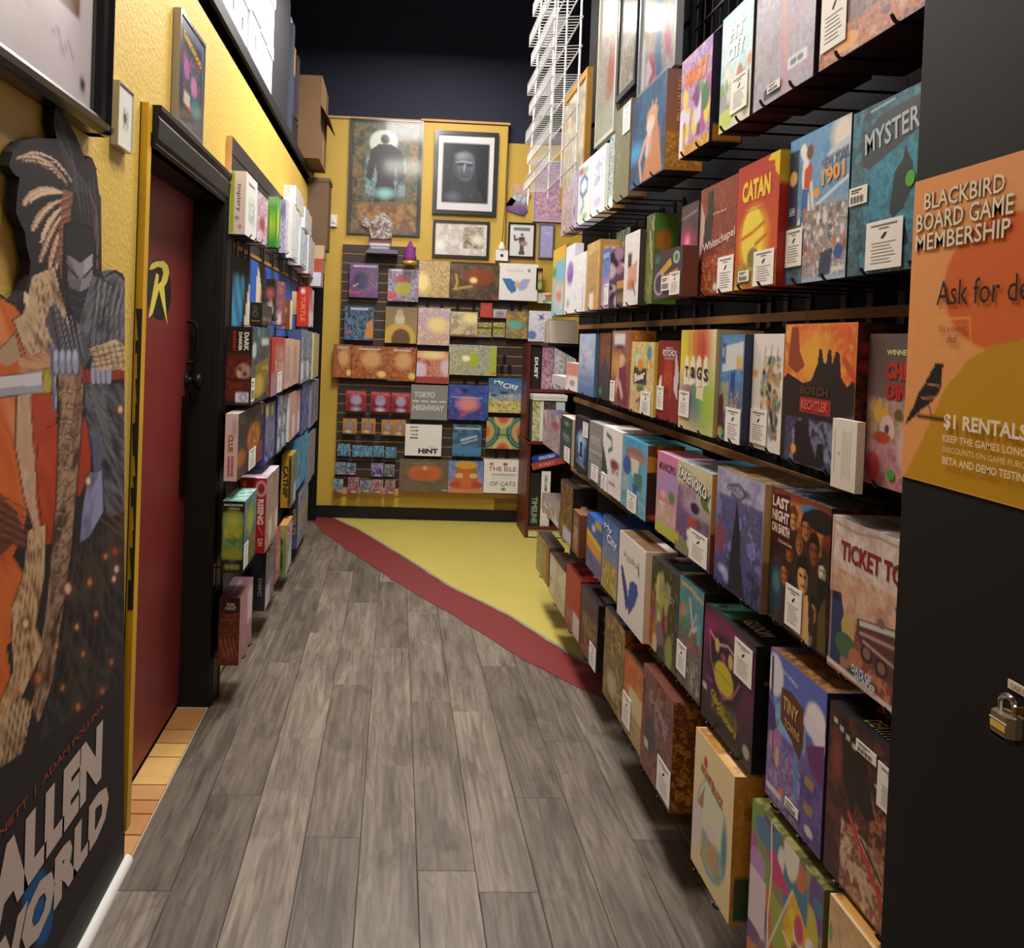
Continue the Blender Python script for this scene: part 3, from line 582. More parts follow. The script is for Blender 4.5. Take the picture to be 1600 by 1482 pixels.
R(2, 960, 981, 364, .885, .06, '#2c3a30', [('g', '#38508a', '#2c4638'), ('p', [(.5, .05), (.75, .5), (.2, .5)], '#a8c840'), ('n', ['#2c4a48', '#b8d8a0', '#183028', '#6aa090'], 5, .8), ('n', ['#cfe0d0', '#3a5a4a'], 6, .5, (.2, .5, .9, 1))], 'tall green and blue game box behind the row, second row', layer=1, zb=1.73, hk=0)
R(2, 973, 996, 368, .81, .06, '#3a3230', [('g', '#f2efee', '#e4dedd'), ('n', ['#f4f2f0', '#dcd8da', '#f4f2f0'], 4, .5), ('r', .25, .28, .5, .48, '#3c3440'), ('p', [(.3, .5), (.9, .4), (.85, .7), (.2, .8)], '#e0a088'), ('e', .55, .72, .22, .08, '#c88068'), ('l', [(.6, .7), (.8, .85)], .06, '#5a4a48')], 'white game box with a salmon coloured shape, second row', hk=1)
R(2, 998, 1018, 342, .83, .08, [('g', '#5a8a2c', '#4a7424'), ('e', .4, .3, .32, .12, '#e0641c'), ('e', .5, .68, .12, .04, '#a8d8e8'), ('n', ['#5a8a2c', '#3e6420'], 6, .5)],
  [('g', '#4c3c34', '#98a060'), ('n', ['#54443a', '#6a7a3c', '#3c3028', '#8a9850'], 4, .8), ('l', [(.5, .2), (.7, .45), (.85, .6)], .1, '#d8c8a0'), ('l', [(.9, .05), (.75, .12), (.9, .18)], .05, '#e0d4a0'), ('p', [(.1, .35), (.45, .32), (.4, .8), (.05, .85)], '#7a8f3c'), ('l', [(.2, .8), (.5, .88), (.9, .7)], .07, '#c8b080'), ('n', ['#d8cca8', '#e8e0c0'], 4, .7, (0, .88, 1, 1))], 'green and olive forest game box with orange emblem on its side, second row', hk=1)
R(2, 1020, 1064, 397, .765, .045, '#6f4030', [('g', '#3a3040', '#4a3a50'), ('e', .13, .16, .09, .08, '#2a7a4a'), ('e', .8, .2, .1, .12, '#d8e4d0'), ('e', .8, .2, .07, .09, '#3a7a58'), ('p', [(.1, .48), (.6, .18), (.66, .32), (.16, .62)], '#c8a030'), ('p', [(.15, .6), (.85, .42), (.85, .6), (.2, .76)], '#c88848'), ('e', .22, .68, .2, .25, '#b8a8a8'), ('e', .22, .68, .15, .2, '#4a3a50')], 'low wide purple-brown box with yellow tag shape, hung in front of the second row', st_=[CD(.62, .5, .34, .46), ('bar', .32, .55, .32, .3)], layer=2, hk=0)
R(2, 1060, 1086, 324, .815, .07, '#3a2c34', [('g', '#4a3840', '#7a3c50'), ('n', ['#4a3840', '#5c444c', '#38303a'], 3, .6), ('e', .35, .42, .35, .12, '#b83a70', .2), ('e', .4, .40, .12, .06, '#f088b0', .1), ('n', ['#6a4a34', '#8a5a3c'], 3, .6, (0, .5, 1, 1)), ('l', [(.1, .14), (.9, .1)], .02, '#a89aa0')], 'dusky purple game box with a glowing pink castle, second row')
R(2, 1087, 1146, 299, .82, .06, '#7a4038', [('g', '#8a4538', '#7a2c20'), ('n', ['#8a4034', '#a85a44', '#6a2c28', '#94403a'], 4, .7), ('n', ['#b84a28', '#e0a070', '#7a2018', '#c86038'], 6, .75, (0, .62, 1, 1)), ('p', [(0, .1), (.14, .28), (.12, .5), (0, .72)], '#c8a8a0'), ('p', [(.22, .06), (.36, .03), (.40, .28), (.34, .5), (.4, .56), (.1, .6), (.14, .3), (.2, .28)], '#2a2626'), T('LETTERS FROM', .56, .27, .36, .018, '#e8c8c0'), T('Whitechapel', .55, .53, .86, .1, '#f0dcd8', 6, .01), ('e', .50, .93, .05, .03, '#e8e8e8')],
  'brick red game box with a black coated silhouette, second row', st_=[CD(.58, .68, .41, .31)])
R(2, 1146.5, 1211, 265, .80, .075, [('g', '#c8281c', '#a82018'), ('r', 0, 0, 1, .24, '#e8c018')],
  [('g', '#c02c24', '#d8641c'), ('g', '#b82824', '#d85c20'), ('e', .45, .62, .34, .25, '#f0b428', .12), ('e', .42, .6, .26, .24, '#f4dc50'), ('l', [(.1, .6), (.42, .56), (.7, .5)], .035, '#d87020'), ('l', [(.5, .66), (.85, .58)], .04, '#d87020'), ('n', ['#7a7c28', '#c8b838', '#5a6020', '#a89030'], 5, .85, (0, .78, 1, 1)), ('e', .45, .76, .14, .08, '#8a7838'), ('p', [(.80, 0), (1, 0), (1, .2), (.9, .14), (.88, .06), (.72, .04)], '#ecc41c'), ('r', 0, .97, .2, 1, '#e8c018'),
   T('CATAN', .47, .22, .68, .17, '#f0d040', 0, .05), T('TRADE BUILD SETTLE', .46, .37, .46, .022, '#e8a83a')],
  'red and orange game box with a big yellow sun, second row', st_=[CD(.50, .72, .47, .27), ('bar', .12, .85, .28, .09)])
R(2, 1213, 1320, 229, .82, .075, '#27404f',
  [('g', '#5c98c8', '#a8b8c8'), ('n', ['#5a96c8', '#78acd4', '#4a88bc'], 3, .6, (0, 0, 1, .5)), ('e', .88, .1, .16, .12, '#f0e4d8', .1), ('r', 0, .08, .17, .78, '#22344c'), ('e', .08, .27, .07, .05, '#d8b070'), T('1901', .085, .5, .12, .05, '#c8ccd4', 90), ('l', [(.24, .1), (.3, .16), (.28, .3), (.34, .5), (.22, .62)], .10, '#f0ece8'), ('e', .36, .13, .06, .05, '#7a3c2a'), ('p', [(.28, .24), (.38, .2), (.42, .26), (.36, .38), (.28, .36)], '#c85030'), ('p', [(.25, .36), (.36, .38), (.34, .62), (.22, .72)], '#3c6ca8'), ('l', [(.4, .35), (.45, .55)], .05, '#e8d8c8'), ('e', .5, .42, .05, .03, '#f0a030'), ('r', 0, .60, .3, .8, '#4c5444'), ('l', [(.5, .5), (.98, .38)], .03, '#d0dce4'),
   ('n', ['#a88c78', '#d0c4b8', '#7a90a8', '#c08a68', '#58718c', '#e0d8cc'], 9, .92, (.28, .5, 1, .98)), ('b', 60, .025, ['#e0d8d0', '#8a6a58', '#4a6a90', '#c87858', '#f0e8e0'], (.28, .52, 1, .86)), ('p', [(.6, .82), (.8, .8), (.76, .96), (.58, .98)], '#3c4660'), ('e', .88, .83, .07, .05, '#3a5c98'), ('r', .78, .92, .98, .95, '#e0dcd4'), ('r', 0, .8, .3, 1, '#3a5870'), ('n', ['#3a5870', '#6aa0b8', '#2c4458'], 6, .5, (0, .8, .3, 1)),
   ('p', [(.55, .26), (.7, .17), (.98, .13), (1, .2), (.8, .24), (.58, .34)], '#c8d0e0'), T('NEW YORK', .78, .235, .42, .075, '#6a7a98', 5, .04), T('1901', .76, .33, .36, .11, '#e8a060', 4, .05)],
  'pale blue city street game box with a crowd of tiny buildings, second row', st_=[CD(0.0, .62, .30, .26)])
R(2, 1323, 1480, 179, .82, .075, '#22303a',
  [('g', '#3c6078', '#1c3a4c'), ('n', ['#2c5468', '#3c7890', '#1f3c4c', '#4a90a8'], 3, .8), ('e', .55, .42, .34, .32, '#2f94b4', .3), ('n', ['#2c5468', '#48a4c4', '#245468'], 4, .5, (.15, .25, 1, .8)), ('p', [(.10, .2), (.3, .08), (.9, .04), (.98, .1), (.96, .18), (.5, .30), (.2, .38), (.12, .34)], '#3c4854'), ('p', [(.48, .44), (.56, .38), (.58, .3), (.62, .38), (.66, .42), (.66, .56), (.58, .66), (.48, .7), (.44, .66)], '#16303e'), ('p', [(.4, .8), (.6, .74), (.66, .86), (.4, .9)], '#1a2630'), ('n', ['#1c3440', '#2c4450', '#5c7c80'], 6, .6, (0, .3, .14, 1)), T('MYSTERIUM', .56, .185, .82, .13, '#b8c8cc', 5, .02), ('l', [(.2, .035), (.45, .02)], .012, '#a8c0cc')],
  'dark teal game box with a ship silhouette and carved title, nearest in the second row', st_=[CD(.22, .70, .38, .28), ('bar', 0, .46, .21, .11), ('dot', .60, .46, .09, .09, '#5ab83c')])
# ---- third row
R(3, 862, 883, 585, .83, .06, '#d8c8cc', [('g', '#d8dce8', '#c8c8d0'), ('n', ['#e8e4ea', '#b8a8b0', '#d8c0c8', '#a8b8b0'], 5, .8)], 'pale mottled game box at the far end of the third row', hk=1)
R(3, 883.5, 902, 566, .82, .06, '#e6dcd4', [('g', '#d8867c', '#f0ece8'), ('r', 0, 0, 1, .45, '#dc8c84'), ('r', .2, .48, .95, .95, '#f3efe8'), ('e', .55, .72, .22, .12, '#b89880')], 'coral and white game box in the third row', hk=1)
R(3, 902.5, 927, 522, .82, .07, '#46688c', [('g', '#b8c8e0', '#5878b0'), ('n', ['#b0c4e0', '#90acd0', '#c8d4e8'], 3, .6, (0, 0, 1, .7)), ('l', [(.1, .15), (.45, .38), (.75, .28)], .04, '#e0d0d8'), ('l', [(.45, .38), (.38, .6)], .05, '#c88a98'), ('e', .32, .56, .04, .03, '#304058'), T('HERON', .45, .82, .7, .1, '#8ab0e0')], 'powder blue game box with a thin wading bird, third row', hk=1)
R(3, 929, 951, 521, .835, .07, '#5a3a30', [('g', '#7a4c34', '#3c3438'), ('n', ['#8a5434', '#5a3828', '#a86a3c', '#4a3838'], 5, .8, (0, 0, 1, .6)), ('p', [(.2, .6), (.6, .3), (.9, .6), (.9, .8), (.1, .8)], '#4a404c'), ('r', 0, .8, 1, 1, '#3c3c40'), ('e', .25, .88, .08, .04, '#50b050')], 'brown carved game box with dark grey foot, third row', hk=1)
R(3, 953, 981, 517, .81, .09, [('g', '#c07034', '#b86428'), ('n', ['#d08038', '#8a4420', '#e09848'], 5, .6)], [('g', '#b07050', '#7a3c5c'), ('n', ['#c08868', '#a06848', '#7a4838'], 3, .6), ('e', .3, .45, .3, .12, '#d8a050', .2), ('l', [(.6, .4), (.4, .65), (.25, .78)], .16, '#d8a890'), ('e', .6, .38, .14, .06, '#e0b8a0'), ('p', [(.45, .5), (.8, .45), (.95, .98), (.4, .95)], '#7c2c48'), ('l', [(.5, .7), (.65, .85)], .1, '#e0b8a8'), ('r', .12, .04, .72, .19, '#dcdce0'), ('l', [(.3, .22), (.6, .22)], .05, '#3c3440')], 'copper toned game box with reclining figure in plum cloth, third row', st_=[CD(0, .68, .26, .28)])
R(3, 983, 1019, 534, .80, .05, '#d8b850', [('g', '#e0c850', '#d8b848'), ('n', ['#e8d050', '#d8a848', '#c8e0d0', '#e8c878', '#d88848'], 6, .8), ('n', ['#e8d8b0', '#e0b0a8'], 4, .5, (0, .5, .3, 1)), ('e', .35, .27, .14, .08, '#c8dcd8'), ('e', .78, .15, .1, .1, '#4a9aa0'), ('r', .14, .36, .70, .60, '#3a342c'), ('e', .42, .32, .12, .09, '#e09830'), T('Beer', .42, .48, .46, .12, '#f4efe4', 8, .04), ('l', [(.3, .85), (.45, .8), (.4, .95)], .04, '#7a5a20'), ('r', .3, .61, .6, .70, '#5a7a3a')], 'yellow bottle themed game box with dark round badge, third row', st_=[CD(.52, .68, .4, .31)])
R(3, 1019.5, 1058, 532, .81, .06, '#6a1c18', [('g', '#8c1f1c', '#8a201a'), ('e', .5, .45, .2, .24, '#b83c20', .1), ('n', ['#b03818', '#d86030', '#8c2018'], 5, .7, (.32, .3, .68, .75)), ('p', [(.82, .1), (.98, .4), (.94, .72), (.78, .6)], '#d8ccc8'), ('p', [(.1, .5), (.2, .42), (.25, .62), (.08, .64)], '#e8e0dc'), ('e', .45, .63, .09, .02, '#301010'), T('AMERICAN', .52, .095, .34, .035, '#e8c8c0'), T('PSYCHO', .52, .155, .56, .085, '#f4ece8', 0, .03), ('l', [(.3, .22), (.75, .22)], .015, '#d8a8a0')], 'blood red game box with a pale curtain shape, third row', st_=[CD(.02, .58, .34, .30)])
R(3, 1059, 1113, 516, .79, .12, [('g', '#e0cc98', '#c8b070')], [('g', '#e8e0b0', '#e0d090'), ('e', .2, .2, .3, .3, '#e8d838', .3), ('e', .5, .12, .25, .25, '#e09040', .3), ('e', .65, .2, .18, .25, '#d04830', .25), ('e', .35, .68, .3, .2, '#8a4880', .3), ('e', .6, .7, .25, .2, '#4a9880', .3), ('e', .85, .7, .2, .25, '#a8c840', .3), *[('l', [(.25+.13*k, .04), (.27+.13*k, .26)], .012, '#5a4c48') for k in range(4)], *[('p', [(.14+.18*k, .30+.02*(k % 2)), (.19+.18*k, .24), (.25+.18*k, .28), (.29+.18*k, .54-.02*(k % 2)), (.12+.18*k, .56)], '#f4eed0') for k in range(4)], ('p', [(.5, .56), (.72, .56), (.7, .68), (.52, .67)], '#ece4b8'), T('T', .21, .42, .1, .11, '#2c2c2c', 0, .03), T('a', .40, .42, .13, .11, '#2c2c2c', 0, .03), T('G', .58, .42, .13, .12, '#2c2c2c', 0, .03), T('S', .77, .43, .12, .12, '#2c2c2c', 0, .03), ('l', [(.2, .90), (.8, .93)], .02, '#b8a870')], 'cream game box with rainbow wash and hanging paper tags, third row', st_=[CD(.02, .62, .32, .26)], top='#e6d49c')
R(3, 1115, 1157, 523, .80, .10, [('g', '#2c3c60', '#2c3050'), ('e', .7, .12, .3, .04, '#d8c0a0'), ('n', ['#c8b040', '#3c5078', '#8a8a3c'], 4, .7, (.3, .3, 1, 1)), ('e', .6, .85, .35, .1, '#c8642c')], [('g', '#4888c8', '#5878a0'), ('n', ['#5898d0', '#88b8e0', '#4080c0'], 3, .6, (0, 0, 1, .45)), ('p', [(.1, .12), (.95, .06), (.95, .3), (.1, .36)], '#d8e0e0'), ('r', .08, .08, .25, .28, '#3868a8'), ('r', .7, .2, .95, .32, '#e0c078'), ('p', [(.5, .35), (.66, .34), (.7, .65), (.45, .66)], '#2c4c98'), ('n', ['#7a9a58', '#98a868', '#c8b888'], 4, .8, (0, .42, .45, .75)), ('n', ['#8a7868', '#4a5a80', '#c8b090'], 5, .8, (.45, .5, 1, 1)), ('p', [(.02, .6), (.2, .55), (.3, .9), (0, .95)], '#5c2c24'), ('e', .12, .93, .1, .05, '#d8c070'), T('PAX', .16, .17, .12, .1, '#f0f0f0')], 'blue medieval castle game box, third row', st_=[CD(.38, .68, .60, .32), ('dot', .16, .90, .14, .06, '#5ab83c')])
R(3, 1171, 1218, 522, .82, .05, '#e8e0d8', [('g', '#f2ece4', '#efe8e0'), ('b', 150, .045, ['#6a6458', '#8aa090', '#c89858', '#3c3834', '#a8b0a0', '#d8c8a0', '#6a8a70', '#e0d8c8'], (.33, .2, .92, .66)), ('b', 22, .04, ['#5a5448', '#b88858', '#8a98a0', '#2c2824'], (.62, .64, .88, .88)), ('l', [(.4, .2), (.42, .12)], .02, '#444'), ('l', [(.6, .2), (.62, .1)], .02, '#444'), ('l', [(.8, .2), (.82, .12)], .02, '#444'), ('e', .1, .35, .08, .035, '#f0a860')], 'white game box with a dense crowd of tiny figures, third row', st_=[CD(.02, .66, .56, .30)])
R(3, 1219, 1330, 507, .80, .09, [('g', '#2c1c1a', '#1c1416'), ('n', ['#2c1c1a', '#7a2018', '#1c1416'], 5, .8), ('e', .5, .16, .4, .05, '#b03028'), ('e', .4, .28, .3, .04, '#b03028')],
  [('g', '#e88838', '#26202c'), ('r', 0, 0, 1, .42, '#e8843c'), ('n', ['#f0a040', '#e87038', '#d85830', '#f0b048'], 2.5, .8, (0, 0, 1, .42)), ('e', .45, .25, .25, .16, '#f4b040', .2), ('p', [(0, .40), (.06, .36), (.3, .42), (.42, .40), (.5, .28), (.52, .18), (.55, .17), (.58, .26), (.62, .28), (.64, .18), (.68, .18), (.7, .28), (.74, .19), (.79, .2), (.82, .36), (.9, .42), (1, .34), (1, 1), (0, 1)], '#241a1c'), ('p', [(.1, .02), (.2, .02), (.24, .2), (.32, .3), (.2, .36), (.06, .3)], '#9a4428'), ('l', [(.85, .24), (.98, .36)], .05, '#c85430'),
   ('p', [(.5, .75), (1, .6), (1, 1), (.5, 1)], '#4a4870'), ('n', ['#3c3a5c', '#5c5c88', '#2c2840', '#8890b0'], 3, .8, (.05, .66, 1, 1)), ('p', [(.22, .7), (.4, .68), (.46, .85), (.6, .99), (.2, .99)], '#1c161e'), ('e', .36, .68, .06, .035, '#26202c'), ('p', [(.55, .82), (.62, .82), (.66, .98), (.52, .99)], '#1c161e'), ('e', .2, .9, .04, .035, '#f0a040'),
   T('BOSCH', .47, .47, .40, .06, '#5a3a28', 0, .04), ('r', .27, .52, .70, .625, '#b03030'), T('RECHTLER', .485, .57, .38, .07, '#d86048', 0, .05)],
  'orange and black game box with ruined towers and gunmen silhouettes, third row')
R(3, 1297, 1335, 653, .783, .014, '#e8ddc8', [('g', '#f2ece0', '#ece2d0'), ('e', .3, .5, .03, .012, '#222'), *[('l', [(.45+.1*k, .15+.02*(k % 3)), (.45+.1*k, .85-.03*(k % 2))], .022, '#8a8680') for k in range(4)], ('l', [(.12, .18), (.12, .78)], .02, '#8a8680')], 'cream sleeve with sideways small print in front of the orange and black box', layer=2, zb=1.262, hk=0)
R(3, 1338, 1470, 522, .82, .07, '#4a4040', [('g', '#6a5c58', '#c08a98'), ('n', ['#6a5a54', '#5c504c'], 3, .6, (0, 0, 1, .42)), ('n', ['#b8a878', '#d0b898', '#a08a68', '#c8a0a0'], 3, .8, (0, .42, 1, .75)), ('n', ['#c88a98', '#d8a0a0', '#b07888'], 3, .8, (0, .7, 1, 1)), ('p', [(.1, .5), (.18, .42), (.24, .5), (.3, .42), (.32, .52), (.26, .56), (.14, .58)], '#e0a848'), ('e', .3, .62, .1, .09, '#e8c8c0'), ('e', .3, .62, .03, .03, '#584858'), ('e', .24, .68, .12, .04, '#c05838'), ('e', .6, .72, .16, .16, '#e0b8b8', .05), ('e', .45, .52, .06, .04, '#6a5838'), ('e', .12, .88, .1, .1, '#c84c58'), T('WINNER WINNER', .58, .12, .64, .035, '#e8e0a0', 0, .03), T('CHICKEN', .60, .24, .68, .11, '#c83028', 0, .06), T('DINNER', .58, .37, .60, .10, '#c02c24', 0, .06)],
  'taupe and pink cartoon game box with dripping red title, nearest in the third row', st_=[('dot', .34, .87, .1, .07, '#4ab04a')])
# ---- fourth row (tops seen)
R(4, 848, 874, 640, .83, .10, '#5a4a6a', [('g', '#5a4a80', '#b8a898'), ('n', ['#6a5890', '#c8b098', '#8a7088', '#d8c8b0'], 4, .8), ('e', .7, .3, .2, .12, '#b05060')], 'violet and sand game box at the far end of the fourth row', hk=1)
R(4, 875, 892, 648, .82, .09, [('g', '#e0cdb0', '#d8c4a4')], [('g', '#2c3c38', '#243430'), ('r', .1, .06, .9, .95, '#2f4a42'), ('n', ['#2f4a42', '#28403a'], 5, .6), ('l', [(.2, .42), (.8, .45)], .03, '#8aa890'), ('l', [(.3, .5), (.7, .52)], .02, '#7a9880'), ('e', .5, .15, .12, .03, '#9ab0a0')], 'dark green game box with a cream side, fourth row', top='#d8cdb8', st_=[CD(.4, .66, .5, .32)], hk=1)
R(4, 896, 917, 648, .82, .07, '#14161c', [('g', '#181c24', '#181c26'), ('e', .5, .55, .38, .3, '#2c5a98', .15), ('e', .55, .4, .28, .12, '#a8c8e0', .12), ('e', .45, .55, .12, .18, '#c8dcec', .1), ('e', .6, .6, .1, .2, '#88b0d8', .1), ('p', [(.42, .45), (.58, .45), (.62, .72), (.38, .72)], '#182438'), ('l', [(.2, .82), (.8, .86)], .03, '#8898b0')], 'black game box with an icy blue burst, fourth row', top='#1c1e26', st_=[CD(.62, .06, .36, .26)], hk=1)
R(4, 918, 939, 657, .82, .08, '#5a5a58', [('g', '#8c8c88', '#808080'), ('r', .1, .20, .85, .42, '#9a9a94'), T('TOKYO', .48, .30, .66, .13, '#c4c4bc', 0, .03), ('r', 0, .48, 1, .50, '#d4d4d0'), T('HIGHWAY', .5, .62, .8, .12, '#b4b4ac', 0, .03), ('l', [(.6, .75), (.9, .77)], .02, '#c4c4bc')], 'mid grey game box with block lettering and white line, fourth row', top='#a8a6a2', st_=[CD(.28, .70, .52, .26)], hk=1)
R(4, 939, 969, 664, .82, .11, '#d8d4cc', [('g', '#efece6', '#ece8e4'), ('l', [(.2, .12), (.45, .16), (.5, .3), (.32, .36)], .05, '#4a4848'), ('p', [(0, .28), (.14, .45), (.3, .68), (.3, .74), (0, .72)], '#3a4a40'), ('n', ['#8a5058', '#c8a0a8', '#efece6', '#6a3c48'], 6, .8, (.4, .44, .95, .72)), ('e', .65, .52, .2, .07, '#8a4048'), ('n', ['#efece6', '#d8c0c8', '#efece6'], 5, .7, (.3, .7, 1, .95)), T('VOYAGES', .55, .82, .3, .04, '#6a5a60')], 'white game box with plum flowers sketch, fourth row', top='#eceae4', st_=[CD(0, .74, .32, .26)])
R(4, 970, 1008, 680, .815, .12, [('g', '#8a4a20', '#5a3418'), ('b', 16, .3, ['#d88a2c', '#a85a20', '#3c2418', '#e0a850']), ('e', .5, .94, .4, .04, '#c85030')], [('g', '#3f9ccc', '#7ab8d0'), ('n', ['#58aad0', '#3c94c8', '#78bcd8'], 3, .5), ('e', .5, .2, .38, .1, '#9a7468'), ('e', .52, .26, .36, .06, '#b08a7a'), ('p', [(.35, .26), (.7, .26), (.62, .5), (.42, .5)], '#e0d8b8'), ('e', .2, .4, .16, .14, '#3c5c9c'), ('p', [(.5, .45), (.85, .42), (.8, .68), (.5, .66)], '#4a8070'), ('p', [(.45, .62), (.65, .62), (.62, .8), (.5, .8)], '#2c58a8'), ('n', ['#c8d8dc', '#88a8b8', '#58889c'], 5, .7, (0, .7, 1, 1)), ('n', ['#8898b8', '#b8c8b0'], 5, .6, (0, .5, .35, .8))], 'sky blue game box with a mushroom capped traveller, fourth row', top='#4a9ab8', st_=[CD(.28, .74, .38, .26)])
R(4, 1023, 1055, 704, .815, .11, [('g', '#6a3c5a', '#4a3048')], [('g', '#d884a8', '#c89ab0'), ('r', 0, .26, 1, .5, '#a894c8', .1), ('n', ['#d888ac', '#c890c0', '#a898d0'], 3, .5, (0, .1, 1, .5)), ('e', .3, .58, .22, .12, '#d08878'), ('p', [(.15, .6), (.45, .6), (.42, .78), (.18, .78)], '#e0d4c8'), ('n', ['#c8c848', '#88a848', '#e0c8a0', '#d8a0a0'], 4, .8, (0, .6, 1, .85)), ('e', .75, .5, .14, .08, '#6a8a38'), ('r', 0, .85, 1, 1, '#b8c048'), T('MUNICIPIO', .5, .16, .78, .1, '#8a3470', 0, .02), ('e', .35, .5, .12, .05, '#e8b0b8')], 'pink game box with garden cottage and plum title, fourth row', top='#d898b0')
R(4, 1054, 1107, 718, .80, .11, [('g', '#c8a068', '#a87a48'), ('r', .1, .05, .9, .2, '#d88a30'), ('r', 0, .6, 1, 1, '#7a2c20'), ('e', .5, .4, .15, .04, '#332')], [('g', '#d8d0a0', '#5a4878'), ('n', ['#d8d4a8', '#c8c090', '#e0d8b8'], 3, .6, (0, 0, 1, .4)), ('n', ['#5c3c78', '#7a5090', '#482c60', '#a878a0'], 3, .85, (0, .22, .6, .95)), ('e', .5, .42, .3, .1, '#b8a0b8', .1), ('p', [(.75, .12), (.82, .3), (1, .2), (.9, .34), (.98, .42), (.8, .4), (.7, .34)], '#5c7838'), ('e', .56, .44, .13, .06, '#241c34'), ('e', .55, .6, .2, .05, '#b84c34'), ('e', .42, .74, .07, .05, '#f0ece8'), ('e', .44, .84, .08, .06, '#e8e4e0'), ('p', [(.05, .9), (.2, .8), (.5, .95), (.3, 1), (0, 1)], '#8a8a60'), ('e', .05, .86, .06, .05, '#d8b83c'), T('TAKENOKO', .46, .17, .88, .15, '#3c3040', -8, .06), T('TAKENOKO', .45, .165, .86, .13, '#f4f0e4', -8, .03), ('n', ['#385c58', '#785888', '#3a2c58'], 5, .7, (.55, .5, 1, .8))], 'cream and purple forest game box with wobbly white title, fourth row', top=[('g', '#c8c4d0', '#e4e0d8'), ('n', ['#e8e4e0', '#58486a', '#6a9aa8'], 6, .7)], st_=[CD(.46, .66, .50, .32)])
R(4, 1114.5, 1187, 728, .795, .13, [('g', '#d8b078', '#b88c54'), ('r', 0, .6, .6, 1, '#8a6a48')], [('g', '#b8b4d0', '#23264a'), ('n', ['#b8b8d8', '#c8c0d8', '#8c8ab8'], 2.5, .8, (0, 0, 1, .24)), ('n', ['#34407c', '#4a5498', '#5a4878', '#2c3060', '#7a80c0'], 3, .85, (0, .2, 1, .8)), ('n', ['#20244c', '#34386c', '#5058a0', '#181a38'], 3, .8, (0, .72, 1, 1)), ('e', .12, .6, .12, .12, '#8a4858', .1), ('p', [(.46, .2), (.5, .34), (.56, .5), (.58, .7), (.7, .99), (.34, .99), (.36, .7), (.40, .5), (.44, .34)], '#161a30'), ('e', .2, .86, .08, .03, '#c8d0f0', .05), ('e', .28, .9, .05, .04, '#a0b0f0', .05), ('l', [(.3, .12), (.5, .09), (.65, .15), (.5, .22), (.34, .19)], .03, '#5a5c80'), T('DARK TOWER', .5, .14, .5, .05, '#6a6a90', 0, .0)], 'tall indigo game box with a black spire in clouds, fourth row', top=[('g', '#d8c090', '#6a4a38'), ('n', ['#8a6a48', '#4a3428', '#c0a070'], 8, .6, (0, .25, 1, 1))])
R(4, 1194, 1289, 757, .81, .11, [('g', '#241a18', '#3a1c14'), ('n', ['#241a18', '#a83020', '#1c1414'], 5, .7)],
  [('g', '#3c1c18', '#1e1c18'), ('n', ['#3a1a14', '#6a2c1c', '#28201c'], 4, .7), ('e', .5, .12, .5, .12, '#b04c24', .2), ('n', ['#c06a2c', '#7a3c1c', '#e09850'], 4, .6, (.25, .05, .9, .4)),
   ('e', .72, .08, .2, .04, '#3c88c0'), ('e', .85, .12, .25, .08, '#1c1818'),
   *[x for (a, b, s, c, hc) in ((.40, .18, .075, '#d89a50', '#6a3818'), (.62, .20, .085, '#c07840', '#1c1210'), (.52, .35, .065, '#b87038', '#8a5424'), (.76, .33, .095, '#8a4c28', '#140e0c'), (.90, .44, .075, '#d8ccb8', '#2c2420'), (.36, .42, .08, '#a85c2c', '#2c1810'), (.28, .60, .085, '#c87038', '#3c2014'), (.78, .74, .08, '#d8a058', '#120e0c'), (.72, .92, .085, '#b8b0a0', '#302c28'), (.42, .72, .09, '#8a5430', '#1c120c'), (.60, .55, .115, '#e0a868', '#18100c')) for x in (('p', [(a-s*.9, b+s*.9), (a+s*.9, b+s*.9), (a+s*1.7, b+s*1.6), (a+s*1.8, b+s*3.2), (a-s*1.8, b+s*3.2), (a-s*1.7, b+s*1.6)], '#3a2216'), ('e', a, b-s*.25, s*.98, s*1.05, hc), ('e', a, b+s*.12, s*.72, s*.98, c), ('p', [(a+s*.1, b-s*.6), (a+s*.74, b-s*.3), (a+s*.66, b+s*.6), (a+s*.2, b+s*1.05), (a+s*.25, b+s*.2)], tuple(v*.42 for v in lin(c))), ('p', [(a-s*.8, b-s*.2), (a-s*.5, b-s*1.1), (a+s*.6, b-s*1.1), (a+s*.85, b-s*.1), (a+s*.3, b-s*.5), (a-s*.4, b-s*.45)], hc), ('l', [(a-s*.45, b), (a-s*.12, b+s*.03)], s*.16, '#1c100a'), ('l', [(a+s*.18, b+s*.03), (a+s*.5, b)], s*.16, '#1c100a'), ('l', [(a-s*.2, b+s*.62), (a+s*.25, b+s*.62)], s*.13, '#4a1c10'))],
   ('p', [(.42, .74), (.7, .66), (.74, .98), (.45, .98)], '#d8b078'), ('p', [(.40, .72), (.5, .72), (.52, .98), (.42, .98)], '#a8642c'), ('e', .12, .75, .14, .2, '#2c4858', .08), ('e', .14, .7, .07, .08, '#58808c', .05), ('p', [(.84, .5), (1, .5), (1, 1), (.84, 1)], '#16140f'), ('p', [(.86, .75), (.96, .6), (1, .98), (.86, .98)], '#5a4c20'),
   ('p', [(.0, .06), (.34, .02), (.36, .42), (.02, .42)], '#4a1a18'), T('LAST', .17, .105, .30, .085, '#f2dcd0', 0, .05), T('NIGHT', .18, .205, .31, .085, '#f2dcd0', 0, .05), T('ON EARTH', .19, .30, .33, .075, '#f2dcd0', 0, .05), T('The Zombie Game', .28, .385, .25, .025, '#d8ccc0')],
  'dark game box crowded with warm lit faces, fourth row', top=[('g', '#1c1a20', '#30343c'), ('n', ['#1c1a20', '#8a8c94', '#24222a'], 8, .6)], st_=[CD(.34, .66, .28, .30)])
